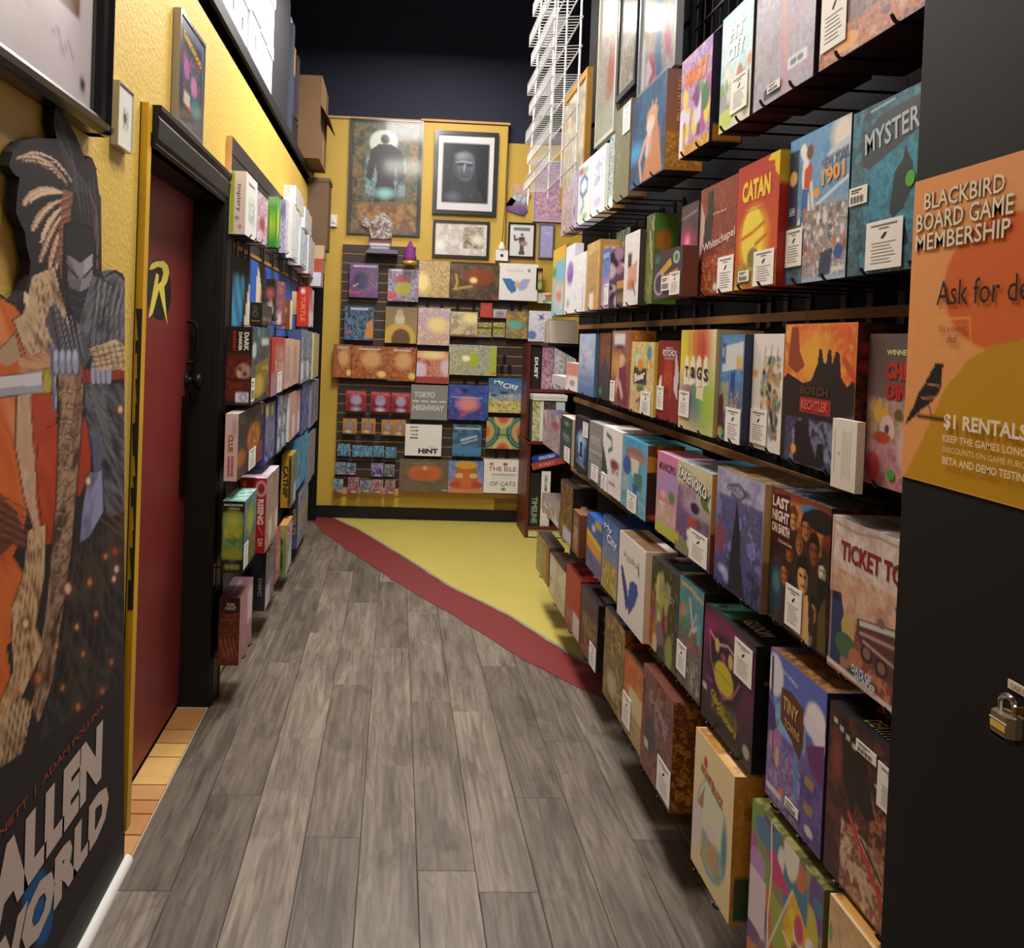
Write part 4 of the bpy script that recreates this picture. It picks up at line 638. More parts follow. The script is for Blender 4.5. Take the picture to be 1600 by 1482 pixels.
R(4, 1291.5, 1470, 804, .80, .12, '#b8a898', [('g', '#e0d0c4', '#a06048'), ('n', ['#dcc8bc', '#e8dcd0', '#cdb4a6'], 2.5, .8, (0, 0, 1, .45)), ('n', ['#d8a888', '#e0b898', '#c89078'], 2.5, .8, (0, .32, 1, .62)), ('n', ['#7a2c24', '#a0402c', '#58241e', '#c07a5a'], 6, .85, (.3, .62, 1, 1)), ('p', [(.0, .5), (.14, .48), (.2, .66), (.16, .95), (0, .95)], '#2c3c60'), ('e', .08, .52, .07, .03, '#1c2438'), ('e', .24, .68, .08, .08, '#c8a860'), ('e', .22, .80, .12, .08, '#4a6a4c'), ('e', .34, .84, .08, .06, '#b87058'), ('e', .36, .95, .12, .05, '#3c5444'),
   ('p', [(.34, .58), (.80, .51), (.95, .60), (.95, .9), (.5, .80), (.34, .68)], '#5c3c3c'), ('r', .40, .62, .78, .66, '#8a3028'), ('e', .46, .76, .07, .06, '#3a2824'), ('e', .46, .76, .04, .035, '#8a6a5c'), ('e', .62, .79, .07, .06, '#3a2824'), ('e', .62, .79, .04, .035, '#8a6a5c'), ('l', [(.42, .70), (.8, .74)], .02, '#b89080'), ('l', [(.38, .6), (.85, .53)], .03, '#d0c8c0'), ('l', [(.38, .66), (.8, .62)], .02, '#a89890'), ('r', .74, .40, .84, .56, '#5c4c4c'), ('e', .79, .40, .07, .025, '#8a7a78'), ('e', .88, .66, .14, .13, '#584848'), ('e', .88, .66, .10, .09, '#8a7c7a'), ('e', .60, .53, .04, .03, '#7a6a66'),
   T('TICKET TO RIDE', .62, .20, 1.0, .125, '#8c2430', 0, .03), ('l', [(.02, .04), (.3, .06), (.55, .03), (.98, .05)], .015, '#b8a090'), ('l', [(.02, .02), (.03, .98)], .012, '#b09888'), T('DAYS OF', .42, .90, .22, .05, '#c8d4e8', 0, .04), T('WONDER', .46, .945, .24, .045, '#c8d4e8', 0, .04), ('l', [(0, .96), (.3, .97), (.8, .985)], .03, '#e0d0c0')],
  'dusty pink railway game box with a steam engine, nearest in the fourth row', top=[('g', '#c8c8cc', '#b0a8a8'), ('n', ['#d0ccd0', '#8a3c38', '#4a4448'], 7, .6, (0, .3, 1, 1))], st_=[CD(.76, .42, .3, .35)])
# ---- fifth row
R(5, 846, 873, 770, .83, .10, '#6a5a58', [('g', '#b8b0b8', '#b89a50'), ('n', ['#c8c0c8', '#8a7888', '#c8a860', '#9aa0b0', '#e0d8d0'], 4, .85), ('r', .1, .45, .4, .6, '#e0d8d8'), ('r', .65, .7, .95, .95, '#d8d4d8')], 'hazy grey and ochre game box at the far end of the fifth row', hk=1)
R(5, 873.5, 892, 748, .81, .11, [('g', '#191415', '#1c1614'), ('r', .35, .30, .6, .37, '#e8e4e0')], [('g', '#4a3424', '#8a6a30'), ('n', ['#5a4030', '#8a6430', '#3c2c24', '#a88440'], 4, .85), ('r', .3, .75, .95, .97, '#c8c8d0')], 'brown game box with black side and tan top, fifth row', top=[('g', '#3a2418', '#1c1412'), ('r', .1, .2, .8, .6, '#6a5040')], hk=1)
R(5, 893, 904, 795, .81, .09, [('g', '#8a5434', '#6a3a24')], [('g', '#5a3024', '#4a2c20'), ('r', .12, .05, .85, .96, '#8a5a48'), ('n', ['#b87858', '#c8b080', '#7a3c2c', '#d8c8a8'], 5, .85, (.14, .1, .85, .94)), ('l', [(.1, .3), (.9, .3)], .05, '#3c2018')], 'narrow brown game box with small square pictures, fifth row', top='#8a5c40', hk=1)
R(5, 915, 938, 800, .82, .08, '#2c4c88', [('g', '#2c5ca0', '#6a5c88'), ('r', 0, 0, 1, .32, '#2a60a8'), ('p', [(0, .3), (1, .45), (1, .75), (0, .6)], '#d8983c'), ('p', [(0, .28), (1, .42), (1, .5), (0, .4)], '#d8c040'), ('n', ['#5c5c98', '#7c6c98', '#48508c'], 4, .8, (0, .62, 1, 1)), ('e', .45, .2, .1, .06, '#d8e0f0'), ('r', .55, .02, .95, .14, '#c8a838')], 'blue and orange striped landscape game box, fifth row', top='#2a5aa8', hk=1)
R(5, 938.5, 963, 804, .815, .12, '#1c4c98', [('g', '#3c6cac', '#a89040'), ('n', ['#4474b4', '#5c8cc4', '#3460a0'], 3, .6, (0, 0, 1, .5)), ('n', ['#c8b048', '#6a7a38', '#b89038', '#e0d080'], 5, .85, (0, .55, 1, 1)), ('n', ['#a8b8c8', '#5c84b8'], 3, .6, (0, .4, 1, .6)), T('My', .35, .14, .5, .1, '#f0f4fa', 0, .02), T('City', .6, .28, .6, .15, '#f0f4fa', 0, .02)], 'blue game box with golden village rooftops and white title, fifth row of the right wall', top=[('g', '#2864b8', '#181a24'), ('n', ['#2058a8', '#16161c', '#16161c'], 3, .7, (0, .3, 1, 1))])
R(5, 963.6, 1003.5, 828, .79, .10, [('g', '#e8d4b8', '#d8bc98')], [('g', '#ece6de', '#e4ddd6'), ('p', [(.10, .40), (.16, .39), (.26, .47), (.36, .58), (.42, .68), (.42, .80), (.36, .86), (.30, .76), (.20, .60), (.13, .50)], '#28488c'), ('p', [(.42, .66), (.46, .5), (.6, .44), (.75, .45), (.78, .55), (.68, .70), (.56, .80), (.48, .88), (.44, .82)], '#2c50a0'), ('l', [(.20, .48), (.36, .72)], .015, '#12204a'), ('l', [(.5, .6), (.48, .8)], .015, '#12204a'), ('l', [(.12, .4), (.24, .6), (.38, .82)], .012, '#181c30'), T('Papillon', .5, .24, .6, .1, '#c8c0b8'), ('l', [(.76, .22), (.78, .32)], .04, '#2a2624')], 'white game box with a vivid blue butterfly, fifth row of the right wall', top=[('g', '#fbf8f4', '#fbf8f4'), ('r', 0, .28, 1, 1, '#8a6848'), ('n', ['#8a6848', '#3a2c20'], 4, .4, (0, .3, 1, 1))])
R(5, 1004.6, 1056, 860, .81, .13, '#2a1c1a', [('g', '#2c2820', '#1a1614'), ('n', ['#2c2c20', '#4a4c28', '#1e1c18', '#6a6a38'], 5, .8), ('b', 26, .08, ['#a8a848', '#8a9848', '#c86a28', '#8a5888', '#d8c890', '#b84c28'], (0, .25, .75, .95)), ('e', .1, .78, .1, .05, '#d06828'), ('e', .38, .75, .12, .13, '#8a5c80'), T('LES', .6, .18, .3, .06, '#a8a090', -6), T('FOREST', .62, .28, .5, .08, '#a8a090', -6)], 'dark leafy game box with orange and mauve creatures, fifth row', top=[('g', '#23201c', '#2a2622'), ('r', .08, .1, .28, .5, '#c8a8a8'), ('r', .35, .3, .65, .7, '#4a7078'), ('r', .7, .3, .95, .8, '#5a5a40')])
R(5, 1056.5, 1093, 897, .81, .12, '#2a2422', [('g', '#4c94a0', '#5a4840'), ('n', ['#4c98a4', '#68aab0', '#387c88'], 3, .6, (0, 0, 1, .45)), ('n', ['#8a4c38', '#b0684a', '#6a3c30', '#5a7a78'], 4, .85, (0, .35, 1, .7)), ('n', ['#4a443c', '#8a8478', '#2c3430', '#b8a890'], 5, .85, (0, .66, 1, 1)), ('e', .18, .3, .1, .06, '#d88030'), ('e', .25, .42, .14, .05, '#3c8a58'), ('l', [(.45, .16), (.62, .42), (.75, .36)], .06, '#c8c8b8'), ('l', [(.72, .25), (.5, .48)], .05, '#b8bcb0'), ('l', [(.05, .06), (.5, .06), (.95, .1)], .04, '#e0a858'), ('r', .8, .3, .92, .5, '#58a8b8')], 'teal and rust game box with crossed bones, fifth row', top=[('g', '#5c3028', '#2c2420'), ('n', ['#5c3028', '#2a3c40', '#241c1a'], 5, .7)], st_=[CD(.0, .62, .42, .28)])
R(5, 1095, 1173, 942, .80, .11, [('g', '#1c1818', '#181414'), ('r', .2, .28, .9, .30, '#b08840'), ('l', [(.6, .45), (.65, .68)], .1, '#a03830'), ('r', .4, .62, .95, .72, '#8a2c34'), ('e', .75, .88, .12, .02, '#c8b080')],
  [('g', '#1d171c', '#161318'), ('e', .48, .40, .52, .36, '#6a1850', .35), ('e', .45, .20, .40, .14, '#a82070', .2), ('e', .45, .42, .36, .30, '#1a1218', .1), ('l', [(.12, .2), (.3, .26), (.5, .2), (.62, .23)], .015, '#f0a0b8'), ('l', [(.12, .2), (.16, .42), (.3, .6), (.45, .66), (.62, .58), (.74, .42)], .018, '#c84888'), ('e', .29, .27, .045, .06, '#e0b070'), ('e', .56, .31, .045, .06, '#e0b070'), ('e', .42, .33, .05, .035, '#9a3c88'), ('e', .44, .50, .19, .13, '#c8b81c', .02), ('l', [(.27, .48), (.6, .49)], .008, '#8a7a18'), ('r', .1, .60, .22, .64, '#7a3c78'), ('e', .06, .72, .05, .03, '#c8c0b0'), ('n', ['#1d171c', '#161318', '#8a7820', '#5a4c18'], 9, .75, (.2, .68, .75, .86)), T('CORAPTIOS', .44, .10, .38, .05, '#6a5c48', -8), T('Gloom', .36, .73, .30, .08, '#b8a030', -8, .03), T('Monsters', .5, .80, .46, .08, '#b8a030', -8, .03), ('e', .9, .88, .06, .05, '#b0a890')],
  'black game box with a glowing magenta and yellow mask, fifth row', top=[('g', '#202420', '#1c201e'), ('n', ['#202420', '#38806a', '#202420'], 4, .7, (0, .05, .45, .9)), T('GLOOM', .62, .5, .36, .34, '#c8bc98')], st_=[CD(.64, .06, .32, .30)])
R(5, 1195, 1281, 1011, .80, .12, '#3a2c50',
  [('g', '#5a6cc0', '#6a5488'), ('r', 0, 0, 1, .32, '#5c6ec4', .1), ('e', .1, .16, .16, .14, '#e0dce8', .03), ('e', .84, .22, .16, .10, '#f0e8ec', .03), ('e', .92, .32, .14, .06, '#e8dce8', .03), ('e', .76, .28, .12, .06, '#e8e0f0', .03), ('n', ['#7cb0d8', '#98c8e8', '#6c98cc'], 3, .85, (.1, .30, .7, .52)), ('p', [(0, .32), (.12, .38), (.18, .52), (.1, .62), (0, .64)], '#4a2c6c'), ('p', [(.7, .42), (1, .32), (1, .6), (.8, .56)], '#6c2c6c'), ('n', ['#7c5c98', '#9a88b8', '#5c4888', '#b094c0'], 4, .85, (0, .55, .65, 1)), ('n', ['#3c4490', '#4c3c80', '#6c58a0'], 3, .85, (.62, .55, 1, 1)), ('p', [(.5, .46), (.56, .46), (.60, .8), (.52, .8)], '#5c8cc8'), ('e', .1, .6, .06, .06, '#c088b0'), ('e', .2, .55, .08, .05, '#b070b0'), ('e', .2, .68, .04, .07, '#d8a888'), ('l', [(.1, .5), (.12, .68)], .02, '#3c2c5c'),
   ('r', .70, .60, .85, .66, '#a88040', .02), ('r', .70, .76, .85, .82, '#a88040', .02), ('e', .8, .92, .07, .03, '#d8c8d0'), ('e', .30, .88, .045, .03, '#d87838'), ('p', [(.24, .20), (.42, .18), (.64, .22), (.66, .44), (.60, .56), (.44, .48), (.24, .42)], '#5c3420'), T('PAX WORLD', .38, .10, .3, .03, '#d8dcf0', -6), T('TINY', .42, .29, .28, .09, '#d8a860', -4, .03), T('TOWNS', .46, .41, .28, .06, '#c8985a', -4, .03), ('r', .02, .9, .3, .94, '#d8d0e0'), ('l', [(.05, .06), (.06, .3)], .04, '#2c2c3c')],
  'violet fantasy village game box with a wooden sign title, fifth row', top=[('g', '#4870b0', '#7a5028'), ('n', ['#b8ccec', '#5c88c8', '#7a5028'], 5, .8, (0, 0, 1, .5)), ('n', ['#7a4c20', '#a87c48', '#5c3818'], 5, .85, (.1, .4, 1, 1)), T('TINY', .3, .5, .25, .5, '#c87830')], st_=[('bar', .40, .86, .24, .06)])
R(5, 1286, 1460, 1094, .80, .15, '#2a1c1c',
  [('g', '#221a1a', '#4c2820'), ('n', ['#2a1e1c', '#4a2820', '#1e1818', '#6a3020'], 3.5, .8), ('n', ['#a85030', '#7a3828', '#c88048', '#502820'], 4, .8, (.35, .22, 1, .7)), ('n', ['#a05040', '#c89a78', '#7a3028', '#d8b898'], 3.5, .85, (.2, .60, 1, 1)), ('p', [(.15, .02), (.5, .2), (.55, .35), (.6, .44), (.5, .5), (.38, .44), (.34, .56), (.2, .36)], '#1c1214'), ('e', .58, .27, .09, .05, '#3c1c18'), ('e', .62, .255, .035, .01, '#e0d8d0'), ('p', [(.7, .3), (.82, .26), (.84, .38), (.76, .46)], '#d87828'), ('l', [(.3, .55), (.5, .7), (.75, .86)], .04, '#c83830'), ('l', [(.45, .62), (.7, .74)], .02, '#2c2420'), ('e', .12, .3, .06, .12, '#8a3c2c', .08), *[('r', .06+.08*k, .075+.02*k, .11+.08*k, .105+.02*k, '#c8c0a8') for k in range(4)]],
  'dark red and brown horror game box with a lurking shape, nearest in the fifth row', top=[('g', '#1a1a20', '#161418'), T('CTHULHU', .5, .40, .8, .42, '#c8201c', 0, .08), T('DEATH MAY DIE', .6, .8, .55, .2, '#c8b888')], st_=[CD(.62, .10, .30, .24), ('bar', .36, .085, .24, .065)])
# ---- bottom row
R(6, 837, 856, 830, .83, .08, '#5a5040', [('g', '#8a8a60', '#b8a878'), ('n', ['#8a9068', '#c8b888', '#6a7050', '#b8a060'], 4, .85), ('l', [(.9, .1), (.85, .95)], .2, '#b05030')], 'mossy green game box at the far end of the bottom row', top='#3a3028', hk=1)
R(6, 857.5, 882, 863, .82, .09, '#6a2c24', [('g', '#c8bc98', '#d8cca0'), ('n', ['#d0c498', '#b8a878', '#e0d8b8'], 4, .8), ('r', .02, .1, .4, .5, '#dcd4bc')], 'beige game box with faded drawing, bottom row', top='#3c2a24', hk=1)
R(6, 882.5, 904, 880, .815, .12, '#7a1c18', [('g', '#c02c24', '#8a3c38'), ('r', 0, 0, 1, .6, '#b83028'), ('n', ['#b83a30', '#a02c24'], 3, .5), ('n', ['#8a4c58', '#6a3840', '#b87a78'], 4, .8, (0, .6, 1, 1)), ('r', .55, .62, 1, .98, '#d0c8b0')], 'bright red game box with a brown foot, bottom row', top=[('g', '#d02c28', '#5a1c1c'), ('r', .5, .1, .8, .4, '#e8d8d0')], hk=1)
R(6, 905, 931, 912, .815, .13, [('g', '#1a1416', '#201614'), ('e', .5, .2, .3, .04, '#c84038'), ('e', .5, .4, .3, .04, '#c84038'), T('TERROR', .5, .75, .3, .3, '#c8b8b0', 90)], [('g', '#3a3438', '#5a4038'), ('n', ['#3c3438', '#584c50', '#2c2628'], 3, .7, (0, 0, 1, .4)), ('n', ['#8a7a38', '#5a4a38', '#a89048', '#3c2c28'], 4, .8, (.1, .3, 1, .7)), ('n', ['#6a4038', '#c07048', '#4a2c2c'], 4, .8, (0, .65, .7, 1))], 'charcoal horror game box with mustard smoke, bottom row', top=[('g', '#1c1c26', '#241e1c'), ('r', .2, .1, .5, .45, '#b89848'), ('r', .6, .3, .9, .7, '#8890a8')], st_=[CD(.62, .66, .36, .34)], hk=1)
R(6, 941, 971, 947, .80, .12, [('g', '#3a2418', '#5a3418'), ('n', ['#2c1a14', '#8a4c1c', '#c87828', '#241614'], 5, .85)], [('g', '#8a7438', '#6a5c38'), ('n', ['#9a8440', '#7a6430', '#5c4c28', '#b89c58'], 4, .85), ('e', .45, .75, .25, .12, '#b8a888', .1), ('l', [(.4, .2), (.55, .35)], .04, '#5a4820')], 'olive gold game box with a weathered map look, bottom row', top=[('g', '#1e1a18', '#1a1614'), ('n', ['#1e1a18', '#c8c0a8', '#1a1614'], 8, .6, (0, 0, 1, .5))])
R(6, 972, 1000, 1015, .80, .11, '#8a2c20', [('g', '#c8642c', '#a89048'), ('n', ['#d06c2c', '#b84c28', '#d88838'], 3, .8, (0, 0, 1, .5)), ('n', ['#a89850', '#8a7c40', '#c8b070', '#b8808a'], 4, .8, (0, .5, 1, 1)), ('r', .3, .36, 1, .66, '#cfc48c')], 'orange game box with olive label, bottom row', top=[('g', '#2c2420', '#5a3c28'), ('r', 0, 0, 1, .3, '#d8c898')], st_=[CD(.0, .52, .45, .4)])
R(6, 999.5, 1046, 1036, .79, .10, [('g', '#9a5c28', '#8a5024'), ('n', ['#a86828', '#6a3818', '#3c2018', '#c88838'], 4, .85), T('SCYTHE', .82, .5, .16, .6, '#5a1c18', -90, .04)], [('g', '#6a2824', '#4a2428'), ('n', ['#8a3428', '#5a3438', '#7c5c60', '#a85838', '#3c2024'], 4, .85), ('n', ['#b8a0a0', '#8a6a70', '#5c4048'], 5, .7, (.2, .12, .85, .5)), ('e', .3, .6, .2, .2, '#4a3c48', .1), T('EMPIRES', .55, .28, .62, .09, '#b89890', -10, .02), ('r', .12, .68, .26, .76, '#c8bcc0')], 'maroon battle game box with a brown textured side, bottom row', top=[('g', '#3a2018', '#6a3828'), ('r', 0, 0, 1, .34, '#b8bcd0'), ('n', ['#b8bcd0', '#3c3040', '#e0e0ec'], 9, .7, (0, .0, 1, .34))], st_=[CD(.60, .64, .40, .32)])
R(6, 1079, 1138, 1136, .78, .085, [('g', '#e0a048', '#d09038'), ('n', ['#e0a048', '#d89840', '#c87830'], 3, .6), ('r', .1, .68, .6, .98, '#3c5c40'), ('n', ['#3c5c40', '#6a5028', '#1c5c58'], 5, .8, (.1, .68, .6, .98)), ('r', .82, .1, .95, .3, '#3a2a18'), T('HONEY', .5, .25, .4, .1, '#b86020', 0)],
  [('g', '#ecd8a8', '#e4cc98'), ('e', .5, .58, .40, .34, '#88a8c0'), ('e', .5, .56, .37, .31, '#d8dcc0'), ('n', ['#8a9850', '#b8b058', '#5c8a68', '#a8a0c0'], 4, .85, (.22, .62, .8, .88)), ('p', [(.14, .5), (.3, .34), (.26, .6), (.18, .7)], '#b07868'), ('e', .82, .58, .06, .18, '#4a8898', .05), ('p', [(.45, .66), (.62, .62), (.66, .84), (.42, .84)], '#c09870'), ('e', .5, .6, .12, .06, '#e0c8d0'), ('r', 0, .52, .26, .84, '#d8ccc8'), ('e', .30, .16, .05, .04, '#b83c20'), T('HONEY', .36, .24, .34, .07, '#b8642c', -6, .04), T('BUZZ', .62, .28, .28, .07, '#b8642c', -6, .04)],
  'cream and honey coloured game box with an oval garden picture, bottom row', top=[('g', '#f0ece0', '#d8a050'), ('r', 0, 0, 1, .3, '#f4f0e8'), ('e', .12, .25, .06, .2, '#3c8a70'), ('n', ['#6a4a20', '#c08838', '#8a6028'], 5, .85, (0, .3, .6, 1))])
R(6, 1166, 1275, 1247, .79, .13, '#6a7030', [('g', '#a09060', '#6a5078'), ('b', 40, .11, ['#c8b838', '#8a98c0', '#b05888', '#7a9a48', '#d8a050', '#6a4c88', '#e0dcc8', '#c87038', '#4a7a98'], (0, 0, 1, 1)), ('p', [(.33, .12), (.62, .3), (.34, .34)], '#c83c78'), ('p', [(.62, .22), (1, .46), (1, .64), (.55, .6), (.5, .52)], '#e0b020'), ('b', 10, .05, ['#c84868', '#e8c830', '#f0e8e0', '#a83848'], (.62, .38, .92, .56)), ('p', [(.32, .4), (.5, .42), (.6, .72), (.5, .85), (.38, .7)], '#9aa83c'), ('e', .12, .36, .12, .09, '#b888c0'), ('e', .2, .12, .14, .08, '#5878a0'), ('b', 16, .06, ['#5c8a9c', '#d8d090', '#8a5838', '#3c4c68'], (.58, .6, .98, .82)), ('l', [(.3, 0), (.33, .3), (.3, .6), (.34, .95)], .018, '#e8e0c8'), ('l', [(.52, .54), (1, .66)], .018, '#e8e0c8'), ('l', [(.3, .8), (.62, .24)], .015, '#e8e0c8'), ('n', ['#6a4878', '#8a6858', '#4a3c60', '#b88858'], 5, .7, (.1, .78, 1, 1)), ('r', 0, .42, .26, .78, '#d8c8cc')],
  'game box with a bright patchwork of comic panels, bottom row', top=[('g', '#7a8238', '#4a4820'), ('e', .15, .55, .08, .3, '#8a3024'), ('r', .38, .05, .55, .6, '#7cae48'), ('l', [(.55, .3), (.75, .5)], .14, '#d88830'), ('r', .72, .1, .86, .7, '#a8b048'), ('n', ['#6a7430', '#3c3c1c', '#a8a860'], 5, .5)])
R(6, 1283, 1440, 1396, .78, .14, '#c8a070', [('g', '#d8b080', '#c09060'), ('n', ['#d8b080', '#cca470', '#e0bc90'], 2, .6), ('e', .04, .18, .03, .05, '#6aa848'), ('l', [(.15, .1), (.22, .2), (.18, .3)], .008, '#8a5838'), ('l', [(.05, .4), (.2, .45), (.15, .5)], .012, '#6a4028')], 'plain tan game box with a white top edge, nearest in the bottom row', top=[('g', '#f4e8d4', '#f4e8d4'), ('r', 0, .3, 1, 1, '#b8843c'), ('r', .25, .3, .4, .55, '#8a5c90')])
# second copies hanging behind, seen from above
def behind(row, y0, y1, x0, x1, h, c, lab, top=None):
    printed_box('game_box', x0, x1, y0, y1, ROWZ[row], ROWZ[row]+h, '-X', [('g', c, c)], c, top, None, res=(2, 2), label=lab, cat='board game', group='boxes hung behind others on the right wall')
for (row, y0, y1, x0, h, c, lab) in (
    (4, 2.37, 2.60, .925, .245, '#4a9ab8', 'blue-edged game box tucked behind the cream and purple forest box, fourth row'),
    (4, 3.40, 3.70, .935, .235, '#6a5040', 'brown game box tucked behind the white plum flower box, fourth row'),
    (4, 3.02, 3.33, .945, .225, '#58a0b8', 'light blue game box tucked behind the mushroom traveller box, fourth row'),
    (5, 2.52, 2.80, .955, .235, '#2c2420', 'dark game box tucked behind the leafy box, fifth row'),
    (4, 1.74, 1.97, .935, .262, '#30221e', 'dark brown game box tucked behind the box of warm lit faces, fourth row'),
    (4, 1.40, 1.66, .935, .25, '#8a6058', 'dull pink game box tucked behind the railway box, fourth row'),
    (5, 3.35, 3.62, .95, .23, '#1a1c24', 'black game box tucked behind the blue village box, fifth row'),
    (6, 2.62, 2.88, .925, .26, '#3a241c', 'dark brown game box tucked behind the maroon battle box, bottom row')):
    behind(row, y0, y1, x0, min(x0+.08, 1.03), h, c, lab)
# ---- above the boxes: framed prints, grid panel and wire rack
def framed(name, X0, X1, xl, xr, yb, ztop, ops, fcol, fw, label, cat='framed print', group=None, X=.9):
    zb = onX(xl, yb, X)[2]; yf = solveY(X, zb, xl); yn = solveY(X, zb, xr)
    e = empty(name, (X, (yf+yn)/2, zb)); tag(e, label, cat, group)
    mb = MB(); mb.box((X, yn, zb), (X+.025, yf, zb+fw)).box((X, yn, ztop-fw), (X+.025, yf, ztop)).box((X, yn, zb+fw), (X+.025, yn+fw, ztop-fw)).box((X, yf-fw, zb+fw), (X+.025, yf, ztop-fw))
    mb.build('frame', fcol, e)
    p = MB(); face(p, (X+.008, yf-fw, ztop-fw), (0, yn-yf+2*fw, 0), (0, 0, zb-ztop+2*fw), ops, 40, 60); p.build('print', GLASSY, e)
    return e
greyf = mat('grey_metal_frame', '#8a909a', .35, .5)
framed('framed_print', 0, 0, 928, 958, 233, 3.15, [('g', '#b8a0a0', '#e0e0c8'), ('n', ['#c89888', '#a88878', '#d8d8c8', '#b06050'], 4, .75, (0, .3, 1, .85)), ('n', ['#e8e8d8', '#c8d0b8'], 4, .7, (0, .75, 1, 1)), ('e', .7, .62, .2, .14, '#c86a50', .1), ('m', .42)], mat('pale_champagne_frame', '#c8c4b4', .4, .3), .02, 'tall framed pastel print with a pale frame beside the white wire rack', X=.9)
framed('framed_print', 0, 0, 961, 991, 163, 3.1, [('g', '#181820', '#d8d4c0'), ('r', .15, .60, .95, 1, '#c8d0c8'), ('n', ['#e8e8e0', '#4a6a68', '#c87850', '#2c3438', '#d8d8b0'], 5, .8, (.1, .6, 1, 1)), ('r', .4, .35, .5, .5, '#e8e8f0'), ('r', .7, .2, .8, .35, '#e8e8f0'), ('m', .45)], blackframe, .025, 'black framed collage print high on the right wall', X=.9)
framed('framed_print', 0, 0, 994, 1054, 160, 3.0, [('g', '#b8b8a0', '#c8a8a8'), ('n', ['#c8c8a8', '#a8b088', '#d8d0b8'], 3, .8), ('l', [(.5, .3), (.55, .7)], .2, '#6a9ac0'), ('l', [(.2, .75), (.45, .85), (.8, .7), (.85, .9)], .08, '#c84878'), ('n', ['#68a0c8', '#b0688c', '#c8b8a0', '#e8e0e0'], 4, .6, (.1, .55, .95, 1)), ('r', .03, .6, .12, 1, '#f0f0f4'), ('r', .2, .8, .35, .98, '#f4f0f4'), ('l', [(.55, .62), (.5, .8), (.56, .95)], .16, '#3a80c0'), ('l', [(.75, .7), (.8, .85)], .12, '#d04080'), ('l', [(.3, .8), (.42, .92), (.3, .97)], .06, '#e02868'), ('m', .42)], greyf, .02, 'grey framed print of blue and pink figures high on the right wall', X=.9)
gw = empty('grid_panel', (.98, 2.6, 2.42)); tag(gw, 'black metal grid panel above the top row of boxes', 'grid panel')
g = MB()
for k in range(15): g.bar((.98, 2.06+k*.076, 2.40), (.98, 2.06+k*.076, 3.5), .0035, 5)
for k in range(15): g.bar((.976, 2.05, 2.43+k*.076), (.976, 3.14, 2.43+k*.076), .0035, 5)
o = g.build('grid_wires', black_metal, gw); o['kind'] = 'stuff'
MB().box((.965, 2.03, 2.38), (.995, 2.05, 3.6)).build('grid_post', black_metal, gw); MB().box((.965, 3.14, 2.38), (.995, 3.165, 3.6)).build('grid_post', black_metal, gw)
for i, (y, c, w_) in enumerate(((2.3, '#6a4840', .14), (2.5, '#c8c8d0', .12), (2.68, '#a05a38', .1), (2.86, '#4a2428', .12))):
    o, F = printed_box('hanging_pack', 1.0, 1.03, y, y+w_, 2.55+.03*i, 2.95, '-X', [('g', c, '#3a2c30'), ('n', [c, '#5a3838', '#c8b8b0'], 4, .6)], c, res=(12, 20), label=['brown', 'silver grey', 'rust orange', 'dark plum'][i]+' pack hanging behind the black grid panel', cat='pack', group='packs behind the grid panel')
# white wire literature rack, projecting from the wall at the far end
rk = empty('wire_rack', (.8, 4.4, 2.28)); tag(rk, 'white wire rack of long baskets hung high at the far end of the right wall', 'wire rack')
up = MB()
for y in (4.36, 4.75, 5.16): MB().bar((.81, y, 2.30), (.81, y, 3.6), .005, 6).build('upright', whitewire, rk)
MB().bar((.68, 5.02, 2.24), (.72, 5.02, 3.6), .005, 6).build('upright', whitewire, rk); MB().bar((.70, 4.45, 2.3), (.72, 4.45, 3.6), .004, 6).build('upright', whitewire, rk)
for t in range(8):
    z = 2.34+t*.135; mb = MB(); ya, yb = 4.32, 5.20-(t % 2)*.10
    for (x_, zz) in ((.68, z), (.68, z+.06), (.81, z+.01)): mb.bar((x_, ya, zz), (x_, yb, zz), .0042, 5)
    n = 19
    for k in range(n+1):
        y = ya+(yb-ya)*k/n
        mb.path([(.68, y, z+.06), (.68, y, z), (.81, y, z+.01)], .002, 4)
    mb.build('wire_basket', whitewire, rk)
# gold framed print and pink poster at the far end beneath the rack
fr = empty('framed_print', (.88, 5.0, 2.25)); tag(fr, 'gold framed print hung low behind the white wire rack', 'framed print')
MB().box((.90, 4.62, 2.25), (.93, 5.30, 2.285)).box((.90, 4.62, 2.85), (.93, 5.30, 2.885)).box((.90, 4.62, 2.285), (.93, 4.655, 2.85)).box((.90, 5.265, 2.285), (.93, 5.30, 2.85)).build('frame', mat('gold_frame_wood', '#b98a3c', .45, .2, noise=.2), fr)
p = MB(); face(p, (.908, 5.265, 2.85), (0, -.61, 0), (0, 0, -.565), [('g', '#a8a498', '#c8bca0'), ('n', ['#b0aa98', '#8a8470', '#d8d0b8'], 4, .6)], 20, 20); p.build('print', GLASSY, fr)
